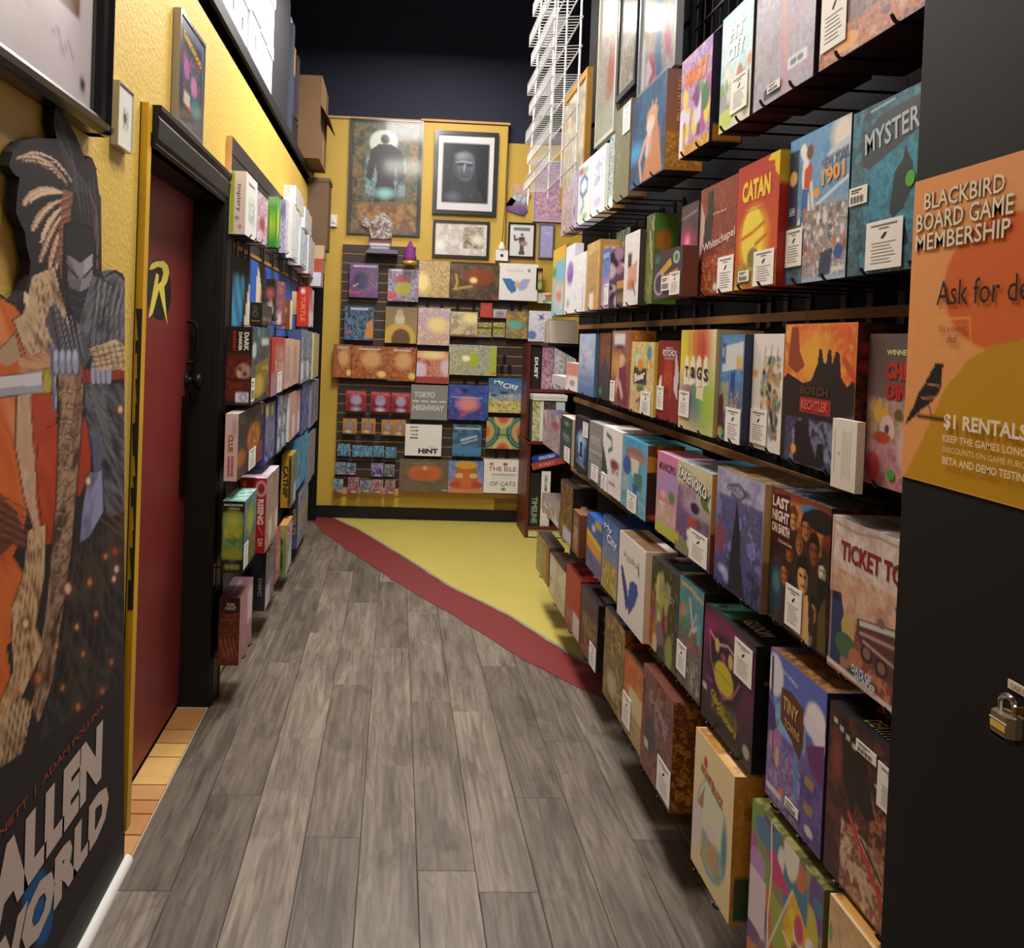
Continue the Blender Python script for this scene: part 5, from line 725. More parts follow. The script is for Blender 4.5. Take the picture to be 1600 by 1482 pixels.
# ================================================================== LEFT DISPLAY WALL
nearL = {}
def Lb(row, xs, xc, xr, yt, yb, Xf, ops, spine, label, top=None, st_=(), under=None, hk=1):
    """xs, xc, xr: columns of the spine's left edge, the near front corner and the far edge"""
    ym = (yt+yb)/2
    a = onX(xc, ym, Xf); yn = a[1]; zt = onX(xc, yt, Xf)[2]; zb = onX(xc, yb, Xf)[2]
    xb = max(onY(xs, ym, yn)[0], -.694) if xs else max(Xf-.08, -.694)
    yf = solveY(Xf, (zt+zb)/2, xr)
    if row in nearL and yn < nearL[row]+.003: yn = nearL[row]+.003
    if yf < yn+.02: yf = yn+.02
    if row: nearL[row] = yf
    names = {'A': 'upper row on the left wall', 'A2': 'stack above the upper row on the left wall', 'B': 'second row on the left wall', 'C': 'third row on the left wall', 'D': 'fourth row on the left wall', 'E': 'fifth row on the left wall', 'F': 'bottom row on the left wall'}
    yfull = yf; grp = 'board games in the '+names.get(row, 'left wall')
    if yf-yn > .34 and row != 'E1' and not st_:      # two copies hang side by side
        yf = (yn+yf)/2-.002; sp2 = spine if isinstance(spine, str) else [q for q in spine if q[0] == 'g']
        printed_box('game_box', xb, Xf-.004, yf+.004, yfull, zb, zt-.008, '+X', [('g', ops[0][2], ops[0][1])]+list(ops[1:]), sp2, top, under, label='farther neighbour of the '+' '.join(label.split(',')[0].split()[:11]), cat='board game', group=grp)
    o, F = printed_box('game_box', xb, Xf, yn, yf, zb, zt, '+X', ops, spine, top, under, label=label, cat='board game', group=grp)
    for s in st_: stick(o, F, *s)
    if hk:
        core = ' '.join(label.split(',')[0].split()[:10])
        for t in ((.3, .75) if yf-yn > .2 else (.5,)): hook(Xf+.004, yn+(yf-yn)*t, zb-.0005, -.69, {.3: 'nearer ', .75: 'farther ', .5: ''}[t]+'black hook under the '+core, 'display hooks in the '+names.get(row, 'left wall'))
    return o, F
def hook(X, Y, Z, wall, lab, grp, _h={}):
    L = round(abs(wall-X), 3); k = (L, wall < 0)
    if k not in _h:
        me = hook_mesh(L)
        if wall < 0:
            for v in me.vertices: v.co.x = -v.co.x
            me.flip_normals()
        _h[k] = me
    o = bpy.data.objects.new('display_hook', _h[k]); C.objects.link(o); o.location = (wall, Y, Z); tag(o, lab, 'hook', grp)
Lb('A', 354.6, 384, 401, 266, 367.6, -.62, [('g', '#f3f3ee', '#eef0ec'), ('n', ['#f3f3ee', '#a8c8c0', '#6a9a88', '#f3f3ee'], 4, .8, (.2, .3, .9, .85)), T('topiary', .5, .15, .6, .08, '#8a9a9a')], [('g', '#ecd8cc', '#e8d0c4'), ('r', 0, 0, .16, 1, '#f4f0ea'), ('r', .16, 0, .38, 1, '#a8b428'), T('topiary', .62, .42, .26, .44, '#3a3a34', 90, .0), ('e', .55, .74, .07, .02, '#444'), ('e', .72, .88, .06, .02, '#8a3030')], 'white game box with green striped side, first in the upper row on the left wall', under='#222')
Lb('A', 0, 402, 418, 296, 376, -.62, [('g', '#e8e0e8', '#e0d0d8'), ('n', ['#ece4ec', '#c8b0c0', '#a04858', '#e0d0dc'], 4, .8), ('e', .5, .6, .25, .15, '#a83c4c', .1)], '#e8e0e8', 'pale mauve game box with a crimson figure, upper row on the left wall')
Lb('A', 418, 432, 437, 306, 387, -.62, [('g', '#58b038', '#3c9030'), ('e', .5, .5, .2, .3, '#c8e040')], [('g', '#58b440', '#3c9838'), ('e', .4, .55, .16, .22, '#c8e838'), ('e', .75, .55, .12, .2, '#c8e838'), ('r', 0, 0, 1, .12, '#a8e0a0')], 'grass green game box with lime leaf shapes, upper row on the left wall')
Lb('A', 437, 446, 450, 310, 396, -.62, [('g', '#e8e6f0', '#d0c8e0'), ('n', ['#6a5a98', '#f0eef4', '#a098c0'], 6, .8)], [('g', '#f0eef4', '#dcd4e8'), ('n', ['#f0eef4', '#58488c', '#d0c8e0'], 6, .8), ('e', .5, .2, .3, .1, '#38386a')], 'white and violet checked game box, upper row on the left wall')
Lb('A', 448, 456, 468, 312, 404, -.62, [('g', '#f0f0ee', '#d0dce0'), ('n', ['#f0f0ee', '#b0b8b0', '#e0ecf0'], 5, .7)], '#eceae4', 'off-white narrow game box after the violet checked one, upper row on the left wall')
Lb('A', 0, 469, 481, 354, 415, -.62, [('g', '#dce8f0', '#b8ccd8'), ('n', ['#e8f0f4', '#90a8b8', '#d0dce8'], 4, .8)], '#e0e8f0', 'icy blue and white game box near the far end, upper row on the left wall')
Lb('A', 0, 482, 492, 366, 428, -.62, [('g', '#e8ecf4', '#d8c8c0'), ('n', ['#f0f0f8', '#c8b0a8', '#a8b8c8'], 4, .8)], '#e8e8f0', 'white and peach game box, last in the upper row on the left wall')
Lb('A2', 443, 462, 476, 289, 322, -.62, [('g', '#e8e4dc', '#d0ccc8'), ('n', ['#efece4', '#a8a098', '#d8d4cc'], 5, .8)], [('g', '#f4f0e8', '#e8e4dc'), ('n', ['#f4f0e8', '#6a4030', '#e8e4dc'], 4, .7, (0, 0, .6, .6))], 'white box with brown print stacked above the upper row on the left wall', hk=0)
Lb('A2', 0, 477, 488, 322, 356, -.62, [('g', '#d8e0e8', '#c0c8d0'), ('n', ['#e8ecf0', '#98a0b0', '#d0c8c8'], 4, .8)], '#d8dce4', 'pale grey-blue box stacked above the far end of the upper left row', hk=0)
# mural board on the slat wall
mbm = MB()
za, zb_ = 1.50, 1.835
face(mbm, (-.689, 3.845, za+.335), (0, 2.9, 0), (0, 0, -.36), [('g', '#2c58b0', '#2850a8'), ('p', [(0, 0), (.08, 0), (.10, .3), (.07, 1), (0, 1)], '#23222a'), ('r', 0, 0, .17, 1, '#26252c'), *[('l', [(.015+.014*k, .28+.02*(k % 3)), (.005+.013*k, .85)], .006, '#4ab0d8') for k in range(8)], ('p', [(.17, 0), (.25, 0), (.26, .9), (.22, 1), (.16, 1), (.18, .5)], '#2c60b8'), ('p', [(.115, 1), (.14, .65), (.165, .3), (.18, .6), (.20, 1)], '#d8ccb8'), ('p', [(.25, 0), (.34, 0), (.40, .8), (.24, .8)], '#302c30'), ('p', [(.24, .8), (.245, .1), (.26, .05), (.30, .35), (.33, .8)], '#d8c8a8'), ('r', .42, 0, 1, 1, '#3c64a8')], 90, 40)
o = mbm.build('mural_board', MATTE); tag(o, 'blue mural board with pale teardrop shapes behind the second row on the left wall', 'mural')
Lb('B', 390, 409.5, 426, 473, 509, -.59, [('g', '#3c3840', '#302c34'), ('e', .5, .7, .3, .08, '#8a7050')], [('g', '#2c2422', '#241c1c'), ('e', .45, .25, .16, .10, '#8a7868'), ('e', .45, .25, .11, .07, '#2c2422'), ('e', .45, .5, .2, .12, '#8a7868'), ('e', .45, .5, .15, .09, '#2c2422'), ('l', [(.2, .8), (.8, .8)], .05, '#c8a040')], 'small black game box with faint rings, second row on the left wall')
def Ls(*a, **k): return Lb(*a, **k)
Ls('B', 415, 429, 432, 436, 500, -.62, [('g', '#2c2426', '#241c1e')], [('g', '#241c1e', '#201a1c'), ('e', .5, .35, .4, .1, '#c86a6a'), ('e', .3, .7, .14, .08, '#d8d0c8'), ('e', .7, .75, .14, .08, '#d8d0c8'), ('e', .6, .62, .12, .07, '#d8d0c8')], 'tall black game box with red mushroom and white spots, second row on the left wall')
Ls('B', 430, 442, 445, 440, 508, -.60, [('g', '#a84050', '#7a3038')], [('g', '#b8485a', '#8a3c3c'), ('n', ['#c85060', '#8a98a8', '#a03c48', '#d8a0a0'], 4, .8), ('r', .3, .75, .8, 1, '#f0ece8')], 'crimson illustrated game box, second row on the left wall')
Ls('B', 443, 453, 457, 469, 515, -.60, [('g', '#e8e4e0', '#c8b8a8')], [('g', '#8a5434', '#7a4428'), ('r', 0, 0, .12, 1, '#e8e0d8'), ('e', .3, .35, .14, .06, '#c8a060')], 'brown leather-look game box with a white edge, second row on the left wall')
Ls('B', 456, 462, 464, 455, 492, -.63, [('g', '#c8a880', '#a88860')], [('g', '#d8b888', '#a88458')], 'thin tan game box beside the red one, second row on the left wall')
Ls('B', 464, 483, 491, 448, 511, -.60, [('g', '#c04050', '#e0d8e0'), ('r', 0, .6, 1, 1, '#e8e4ec')], [('g', '#d03428', '#c42c24'), ('r', .3, .06, .62, .16, '#e8d8e0'), T('TURTLE', .5, .55, .36, .62, '#e88838', 90, .03)], 'tomato red game box with orange upright lettering, second row on the left wall')
Lb('C', 352, 393, 421, 511, 633, -.58, [('g', '#5a8a90', '#2c2422'), ('n', ['#6a9aa0', '#3c5054', '#2c2a2c'], 3, .8), ('e', .12, .3, .1, .1, '#c8d8d0'), ('p', [(.2, .5), (.9, .42), (.95, .6), (.8, .9), (.1, .95)], '#8a7028'), ('e', .4, .78, .25, .14, '#c8b040', .1), T('WE WERE', .74, .56, .34, .05, '#e8d860'), ('r', .5, .15, .9, .24, '#c8d0d0')],
   [('g', '#1c1210', '#241412'), ('r', .05, .35, .95, .95, '#5c1a12'), ('n', ['#6a1c14', '#3c1410', '#8a2a1c'], 3, .7, (0, .38, 1, .9)), ('e', .7, .57, .28, .1, '#b89080', .04), ('e', .55, .54, .08, .03, '#2c1814'), ('e', .75, .60, .07, .03, '#2c1814'), ('e', .52, .60, .06, .05, '#d8a898'), ('r', .05, .66, 1, .70, '#2c1210'), T('DARK', .78, .19, .18, .24, '#ece4dc', 90, .05), T('DARKER', .55, .19, .13, .24, '#ece4dc', 90, .05), T('DARKEST', .32, .19, .11, .26, '#b8281c', 90, .05), ('r', .42, .84, .92, .96, '#e4e4e4'), ('e', .72, .90, .14, .045, '#2c58a0'), ('e', .72, .90, .07, .03, '#e4e4e4')],
   'large black and dark red game box with stacked block title on its side', top=[('g', '#1c1412', '#1c1412')], st_=[('bar', .0, .66, .16, .3)])
Lb('C', 0, 424, 444, 528, 620, -.585, [('g', '#b83c34', '#a88a98'), ('r', 0, 0, .3, .6, '#b8342c'), ('n', ['#d8a890', '#c87868', '#8a6a78', '#e0c8b0'], 4, .7, (.2, .1, 1, 1))], '#b03028', 'red and salmon game box, third row on the left wall', st_=[('card', .45, .62, .35, .36)])
Lb('C', 0, 446, 469, 530, 608, -.585, [('g', '#e0a088', '#d8b890'), ('n', ['#e0a890', '#c8a8b0', '#e0c0a0'], 3, .6), ('r', .1, .15, .55, .85, '#b89898'), ('n', ['#a8a8b8', '#b87858', '#c8b0b0'], 5, .7, (.1, .15, .55, .85))], '#d89880', 'peach game box with a portrait panel, third row on the left wall')
Lb('C', 0, 470, 488, 515, 600, -.585, [('g', '#4a6a98', '#6a88a8'), ('n', ['#4a6498', '#88a8c8', '#34486c', '#b8c8d8'], 4, .8), ('r', .05, .6, .5, .95, '#e8e8ec'), T('Buffy', .2, .35, .2, .4, '#e8e8f0', 90)], '#3c5078', 'slate blue game box with white label, third row on the left wall')
Lb('C', 0, 489.5, 499, 520, 592, -.585, [('g', '#d8cca0', '#c8b890'), ('n', ['#e0d4a8', '#b8a880'], 4, .5)], '#d8cca0', 'cream-yellow game box, last in the third row on the left wall')
Lb('D', 351, 371.5, 411, 648, 751, -.60, [('g', '#3c302c', '#4a3834'), ('n', ['#3c302c', '#54443c', '#2c2422'], 3, .8), ('e', .6, .5, .25, .22, '#c87820', .1), ('n', ['#e8a838', '#a85818', '#6a3818', '#d89030'], 8, .8, (.42, .3, .8, .72)), ('e', .12, .7, .16, .12, '#b86428', .1), ('r', .75, .65, 1, 1, '#8a3434'), ('r', .9, .04, .96, .2, '#c8a090'), T('CLUE', .26, .13, .4, .1, '#6a7058')],
   [('g', '#e0c8c4', '#d8bcb8'), ('e', .7, .22, .2, .12, '#b8a8b0', .1), T('CLUE', .45, .44, .40, .26, '#a8782c', 90, .05), T('DUNGEONS', .62, .78, .2, .3, '#c8503c', 90, .04), T('DRAGONS', .36, .78, .2, .3, '#c8503c', 90, .04)], 'pink sided mystery game box with golden dragon emblem, fourth row on the left wall', top='#c8b4ae', st_=[('card', .40, .68, .28, .32)])
Lb('D', 0, 414, 431, 633, 727, -.60, [('g', '#3c4c90', '#34407c'), ('r', 0, .02, .6, .22, '#c8b838'), ('n', ['#5c6ca8', '#8a7868', '#a8a8b8', '#3c4880'], 4, .8, (0, .2, 1, .85)), ('l', [(0, .85), (.5, .95), (1, .75)], .06, '#a8b0d0')], '#3c4888', 'navy game box with a yellow name block, fourth row on the left wall')
Lb('D', 0, 433, 449, 622, 709, -.60, [('g', '#4a5c80', '#3c4468'), ('n', ['#6a80a0', '#2c3450', '#c8d0d8', '#4c5c84'], 4, .8), ('e', .45, .45, .18, .12, '#e0e4e8'), ('e', .45, .32, .1, .06, '#1c2030'), ('r', .15, .72, .5, .95, '#e0e4ec')], '#34406a', 'blue game box with a white cat-like shape, fourth row on the left wall')
Lb('D', 441, 452, 470, 616, 690, -.60, [('g', '#d8a8a8', '#c89898'), ('n', ['#d8a8a8', '#b88888', '#e0b8b0'], 4, .5), ('r', .5, .5, .95, .95, '#e8e4e8')], [('g', '#f0ece8', '#e8e0dc')], 'rose pink game box with a white side, fourth row on the left wall', top='#8a7048')
Lb('D', 0, 471, 484, 600, 680, -.60, [('g', '#3048a0', '#3c4c90'), ('n', ['#3c54b0', '#2c3c80', '#8898d0'], 4, .8)], '#2c3c80', 'royal blue game box, fourth row on the left wall')
Lb('D', 0, 485, 498, 598, 668, -.60, [('g', '#88a8c8', '#b89ab8'), ('n', ['#a8c0d8', '#5c80b0', '#d8a8b8', '#3c6c98'], 4, .8), ('l', [(.6, .2), (.55, .8)], .2, '#2c4878')], '#88a0c0', 'light blue and pink game box, last in the fourth row on the left wall')
Lb('E1', 346, 381, 400, 786, 893, -.56, [('g', '#5a8a98', '#2c3a20'), ('n', ['#6a98a8', '#8ab0a8', '#3c5a50'], 3, .7, (0, 0, 1, .5)), ('e', .5, .35, .25, .2, '#a8b040', .15), ('n', ['#384824', '#8a9848', '#1c2418'], 5, .7, (0, .55, 1, 1)), ('r', .75, .62, .95, .75, '#b03c34')],
   [('g', '#141816', '#16120f'), ('r', .04, .16, .96, .82, '#5a8a50', .03), ('e', .5, .32, .34, .16, '#b8c048', .2), ('e', .5, .44, .38, .07, '#b8b020', .03), ('l', [(.5, .44), (.5, .58)], .05, '#3a3018'), ('l', [(.5, .52), (.35, .46)], .02, '#3a3018'), ('e', .5, .56, .32, .05, '#3c7048', .05), ('e', .5, .74, .44, .07, '#98982c', .05), ('n', ['#7a9848', '#4c7a58', '#c8c858'], 4, .3, (.04, .16, .96, .7)), T('PHOTOSYNTHESIS', .5, .055, .84, .03, '#e0e8e0', 0, .02), T('Under the Sun', .55, .10, .5, .025, '#b8c8b8'), ('e', .28, .92, .10, .032, '#8a9a48'), ('e', .5, .92, .10, .032, '#8a9a48'), ('e', .72, .92, .10, .032, '#8a9a48'), ('e', .5, .84, .08, .02, '#6a4a8a')],
   'dark framed green forest game box with a glowing tree, beside the red sided one', top=[('g', '#7ab0b8', '#3c6a48'), ('n', ['#8ac0c8', '#3c8048', '#c8e8e8'], 3, .7)], st_=[('card', 0, .62, .34, .34)])
Lb('E', 374, 415, 436, 750, 862, -.57, [('g', '#c8b8b0', '#a89088'), ('n', ['#d0c0b8', '#a08080', '#8a7068', '#c8a898'], 4, .7), ('l', [(.06, .05), (.06, .98)], .06, '#c84038'), ('r', .5, .62, .95, .9, '#e0d8cc')], [('g', '#c0241c', '#b82018'), ('e', .80, .14, .2, .10, '#e8d8d0'), ('e', .80, .14, .15, .08, '#b8241c'), T('RISING', .8, .45, .24, .34, '#f0e0d8', 90, .05), ('r', .12, .05, .22, .12, '#e0a098'), ('l', [(.75, .65), (.9, .75)], .03, '#d89088'), T('SUN', .82, .85, .2, .1, '#e8d0c8', 90)], 'red sided game box with white ring emblem, fifth row on the left wall', top=[('g', '#d8d0d8', '#d0c8d0'), ('n', ['#dcd4dc', '#8a5c68', '#e8e0e8'], 4, .7)])
Lb('E', 439, 455, 463, 714, 792, -.60, [('g', '#8a9080', '#5c6048'), ('n', ['#8a9888', '#5c5c3c', '#a8a880'], 4, .8), ('r', .5, .6, .95, .98, '#d0d8d8')], [('g', '#c8a030', '#b08828'), T('CATNIP', .45, .5, .5, .6, '#2c2418', 90, .04), ('r', .7, 0, 1, 1, '#3c2c1c')], 'mustard sided game box with dark upright letters, fifth row on the left wall')
Lb('E', 0, 463, 481, 690, 768, -.60, [('g', '#3c90c8', '#5cb0d8'), ('n', ['#48a0d8', '#7cc8e8', '#2c78b0'], 3, .8)], '#3478a8', 'cyan blue game box, fifth row on the left wall', top='#4a4248')
Lb('E', 0, 482, 493, 682, 755, -.60, [('g', '#88a0c0', '#b8a0a0'), ('n', ['#98b0d0', '#c8b0a8', '#6a80a8'], 4, .8)], '#7088a8', 'hazy blue and rose game box, last in the fifth row on the left wall')
Lb('F', 341, 374, 394, 938, 1037, -.58, [('g', '#c8a0a8', '#8a5050'), ('n', ['#d0a8b0', '#a87078', '#c08888'], 3, .6), ('l', [(.2, .1), (.18, .8)], .04, '#8a4040'), ('r', .6, .1, .95, .6, '#e0c8cc')], [('g', '#4c2420', '#5c1c14'), ('r', 0, 0, 1, .22, '#3c2020'), ('n', ['#5c1c14', '#7a3420', '#3c1410', '#8a4a28'], 3, .7, (0, .2, 1, 1)), *[('l', [(.1+.2*k, .6), (.2+.2*k, .72), (.35+.2*k, .86)], .02, '#b87858') for k in range(4)], T('TRIVIAL', .55, .10, .42, .05, '#e0dcd8', 0, .04), T('PURSUIT', .55, .155, .5, .05, '#e0dcd8', 0, .04), T('HORROR', .52, .26, .6, .05, '#a84a30'), ('l', [(.15, .33), (.85, .31)], .03, '#a87048')], 'maroon trivia game box with a plum top, bottom row on the left wall', top=[('g', '#5a4450', '#6a4c58'), T('TRIVIAL PURSUIT', .5, .5, .7, .2, '#a89098')])
Lb('F', 396, 415, 429, 858, 952, -.60, [('g', '#6a6478', '#7a6c70'), ('n', ['#8a8498', '#484458', '#a89ca0', '#5c3c48'], 4, .8), ('r', 0, .65, .5, 1, '#d0ccd0')], [('g', '#23222e', '#2c2a3c'), ('e', .3, .25, .35, .15, '#34406a', .1), T('DISC', .55, .63, .3, .28, '#c8c0c8', 90, .03), ('n', ['#2c3868', '#4c5c98', '#23222e'], 4, .8, (0, .78, 1, 1))], 'midnight blue game box with upright letters, bottom row on the left wall')
Lb('F', 0, 430, 438, 838, 912, -.61, [('g', '#a83c48', '#8a3440'), ('n', ['#b84850', '#7a2c3c', '#c89098', '#d8b070'], 4, .8)], '#8a303c', 'crimson pink game box, bottom row on the left wall')
Lb('F', 435, 447, 456, 824, 896, -.595, [('g', '#b89a98', '#a8b0b0'), ('n', ['#c0a0a0', '#8a7080', '#d8d0c8'], 4, .7), ('r', .3, .6, .9, .95, '#d0dce0')], [('g', '#7a9838', '#6a9030'), ('r', .1, 0, .9, .2, '#c8a868'), ('p', [(.1, .2), (.6, .35), (.3, .45)], '#3c3428'), ('r', .3, .5, .6, .95, '#2c3024')], 'leaf green sided game box with tan top, bottom row on the left wall', top='#c89850')
Lb('F', 451, 465, 482, 776, 855, -.60, [('g', '#5880b8', '#8898a8'), ('n', ['#6c94c8', '#3c5c98', '#c8b088', '#a8c0d8'], 4, .8), ('e', .5, .5, .25, .15, '#c8a870', .1)], [('g', '#2c3858', '#3c5078'), T('WILD', .6, .5, .4, .5, '#b87838', 90, .03)], 'steel blue game box with orange upright letters, bottom row on the left wall')
# ================================================================== NEAR LEFT WALL: cut-out board, framed prints
def flat_board(name, pts_px, X, thick, ops, label, cat, mt, cell=3.2, group=None, texts=(), edge='#2a2426'):
    """A board cut to an outline, printed on its +X face; art given in the outline's own frame."""
    P = [onX(a, b, X) for a, b in pts_px]; yz = [(p[1], p[2]) for p in P]
    Y0, Y1 = min(a for a, b in yz), max(a for a, b in yz); Z0, Z1 = min(b for a, b in yz), max(b for a, b in yz)
    ny, nz = int((Y1-Y0)/cell/1.6), int((Z1-Z0)/cell*1.75); ys = np.linspace(Y0, Y1, ny+1); zs = np.linspace(Z0, Z1, nz+1)
    gy, gz = np.meshgrid(ys, zs); ins = _poly(gy.ravel(), gz.ravel(), yz).reshape(gy.shape)
    edge_c = set()      # cells the outline passes through
    for (a, b) in zip(yz, yz[1:]+yz[:1]):
        n_ = int(max(abs(a[0]-b[0])/(ys[1]-ys[0]), abs(a[1]-b[1])/(zs[1]-zs[0]))*6)+2
        for k in range(n_+1):
            t = k/n_; edge_c.add((min(nz-1, max(0, int((a[1]+(b[1]-a[1])*t-Z0)/(zs[1]-zs[0])))), min(ny-1, max(0, int((a[0]+(b[0]-a[0])*t-Y0)/(ys[1]-ys[0]))))))
    co = [(X, a, b) for a, b in zip(gy.ravel(), gz.ravel())]; fs = []
    for j in range(nz):
        for i in range(ny):
            if (j, i) in edge_c: continue
            if ins[j, i]: q0 = j*(ny+1)+i; fs.append((q0, q0+1, q0+ny+2, q0+ny+1))
    def clip(pl, ax, val, keep):
        o_ = []
        for p_, q_ in zip(pl, pl[1:]+pl[:1]):
            a_, b_ = (p_[ax]-val)*keep, (q_[ax]-val)*keep
            if a_ >= 0: o_.append(p_)
            if (a_ > 0 > b_) or (a_ < 0 < b_): t = a_/(a_-b_); o_.append((p_[0]+(q_[0]-p_[0])*t, p_[1]+(q_[1]-p_[1])*t))
        return o_
    for (j, i) in edge_c:
        pl = clip(yz, 0, ys[i], 1)
        for args in ((0, ys[i+1], -1), (1, zs[j], 1), (1, zs[j+1], -1)):
            pl = clip(pl, *args) if pl else pl
        q_ = [p for k, p in enumerate(pl) if abs(p[0]-pl[k-1][0])+abs(p[1]-pl[k-1][1]) > 1e-7]
        if len(q_) < 3: continue
        ar = sum(a[0]*b[1]-b[0]*a[1] for a, b in zip(q_, q_[1:]+q_[:1]))
        if abs(ar) < 1e-9: continue
        n0 = len(co); co += [(X, a, b) for a, b in q_]; fs.append(tuple(range(n0, n0+len(q_))) if ar > 0 else tuple(range(n0+len(q_)-1, n0-1, -1)))
    used = sorted({k for f in fs for k in f}); rm = {k: n for n, k in enumerate(used)}; co = [co[k] for k in used]; fs = [tuple(rm[k] for k in f) for f in fs]
    px = np.array([topx(c) for c in co]); u, v = px[:, 0]/200, px[:, 1]/200
    col = paint(u, v, ops, cell=.008, asp=1, seed=77)
    mb = MB(); mb.add(co, fs, col)
    n = len(yz); mb.add([(X-thick, a, b) for a, b in yz]+[(X, a, b) for a, b in yz], [tuple(range(n)) if False else (k, (k+1) % n, n+(k+1) % n, n+k) for k in range(n)]+[tuple(range(n))], edge)
    for (s, l, t, r, b, c, bold) in texts:   # lettering between board positions (l,t)-(r,b)
        tv, tf = text_geo(s, bold); A, B = onX(l, t, X), onX(r, b, X)
        T_ = np.c_[np.full(len(tv), X+.0012), A[1]+(B[1]-A[1])*tv[:, 0], B[2]+(A[2]-B[2])*tv[:, 1]]
        mb.add(T_, tf, c)
    o = mb.build(name, mt, loc=(X, (Y0+Y1)/2, Z0)); tag(o, label, cat, group); return o
def S(*pts): return [(a/200, b/200) for a, b in pts]
def E_(x, y, rx, ry, c, s=None): return ('e', x/200, y/200, rx/200, ry/200, c)+((s,) if s else ())
def Ln(pts, w, c): return ('l', S(*pts), w/200, c)
out = [tuple(topx((-.695, 2.545, .132))), (195, 437), (192, 428), (181, 422), (172, 425), (162, 434), (159, 425), (158, 309), (155, 303), (150, 262), (144, 247), (139, 244), (134, 250), (120, 215), (105, 187), (94, 170), (86, 169), (84, 194), (89, 217), (62, 216), (34, 222), (20, 237), (14, 259), (22, 272), (31, 278), (27, 303), (25, 331), (31, 347), (39, 362), (42, 387), (48, 409), (46, 430), (38, 455), (25, 473), (12, 468), (0, 459), (-60, 430), (-160, 380), tuple(topx((-.695, 1.28, .132))), tuple(topx((-.695, 2.0, .132)))]
orng = [('p', S((-170, 380), (0, 465), (24, 480), (50, 520), (62, 575), (70, 640), (60, 700), (45, 760), (38, 830), (20, 870), (50, 920), (40, 980), (10, 1010), (20, 1080), (0, 1140), (-60, 1300), (-170, 1300)), '#cf5a22')]
Q = lambda pts, cols, sc, al=.8, an=0: ('q', S(*pts), cols, sc, al, an)
def strand(p0, p1, p2, w, c):
    A_, B_ = [], []
    for k in range(9):
        t = k/8; x = (1-t)**2*p0[0]+2*t*(1-t)*p1[0]+t*t*p2[0]; y = (1-t)**2*p0[1]+2*t*(1-t)*p1[1]+t*t*p2[1]
        dx, dy = 2*(1-t)*(p1[0]-p0[0])+2*t*(p2[0]-p1[0]), 2*(1-t)*(p1[1]-p0[1])+2*t*(p2[1]-p1[1]); L_ = math.hypot(dx, dy)+1e-6; ww = w*math.sin(PI*min(1, .12+t*.8))
        A_.append((x-dy/L_*ww, y+dx/L_*ww)); B_.append((x+dy/L_*ww, y-dx/L_*ww))
    return ('p', S(*(A_+B_[::-1])), c)
HAIR = [(28, 246), (60, 238), (90, 250), (118, 290), (112, 300), (84, 268), (50, 254)]
CREAM = ['#5c4436', '#b08c6c', '#d8bc98', '#c8a480', '#7a5a44']; FLESH = ['#7a4c38', '#b87c5c', '#d8a880', '#c89470']; GREY = ['#242226', '#4c4a50', '#77747c', '#5c5a62', '#302e34']; WRAPC = ['#3c2a22', '#8a6850', '#b89478', '#6c4e3c', '#a07c60']
EDGE = '#1c1719'
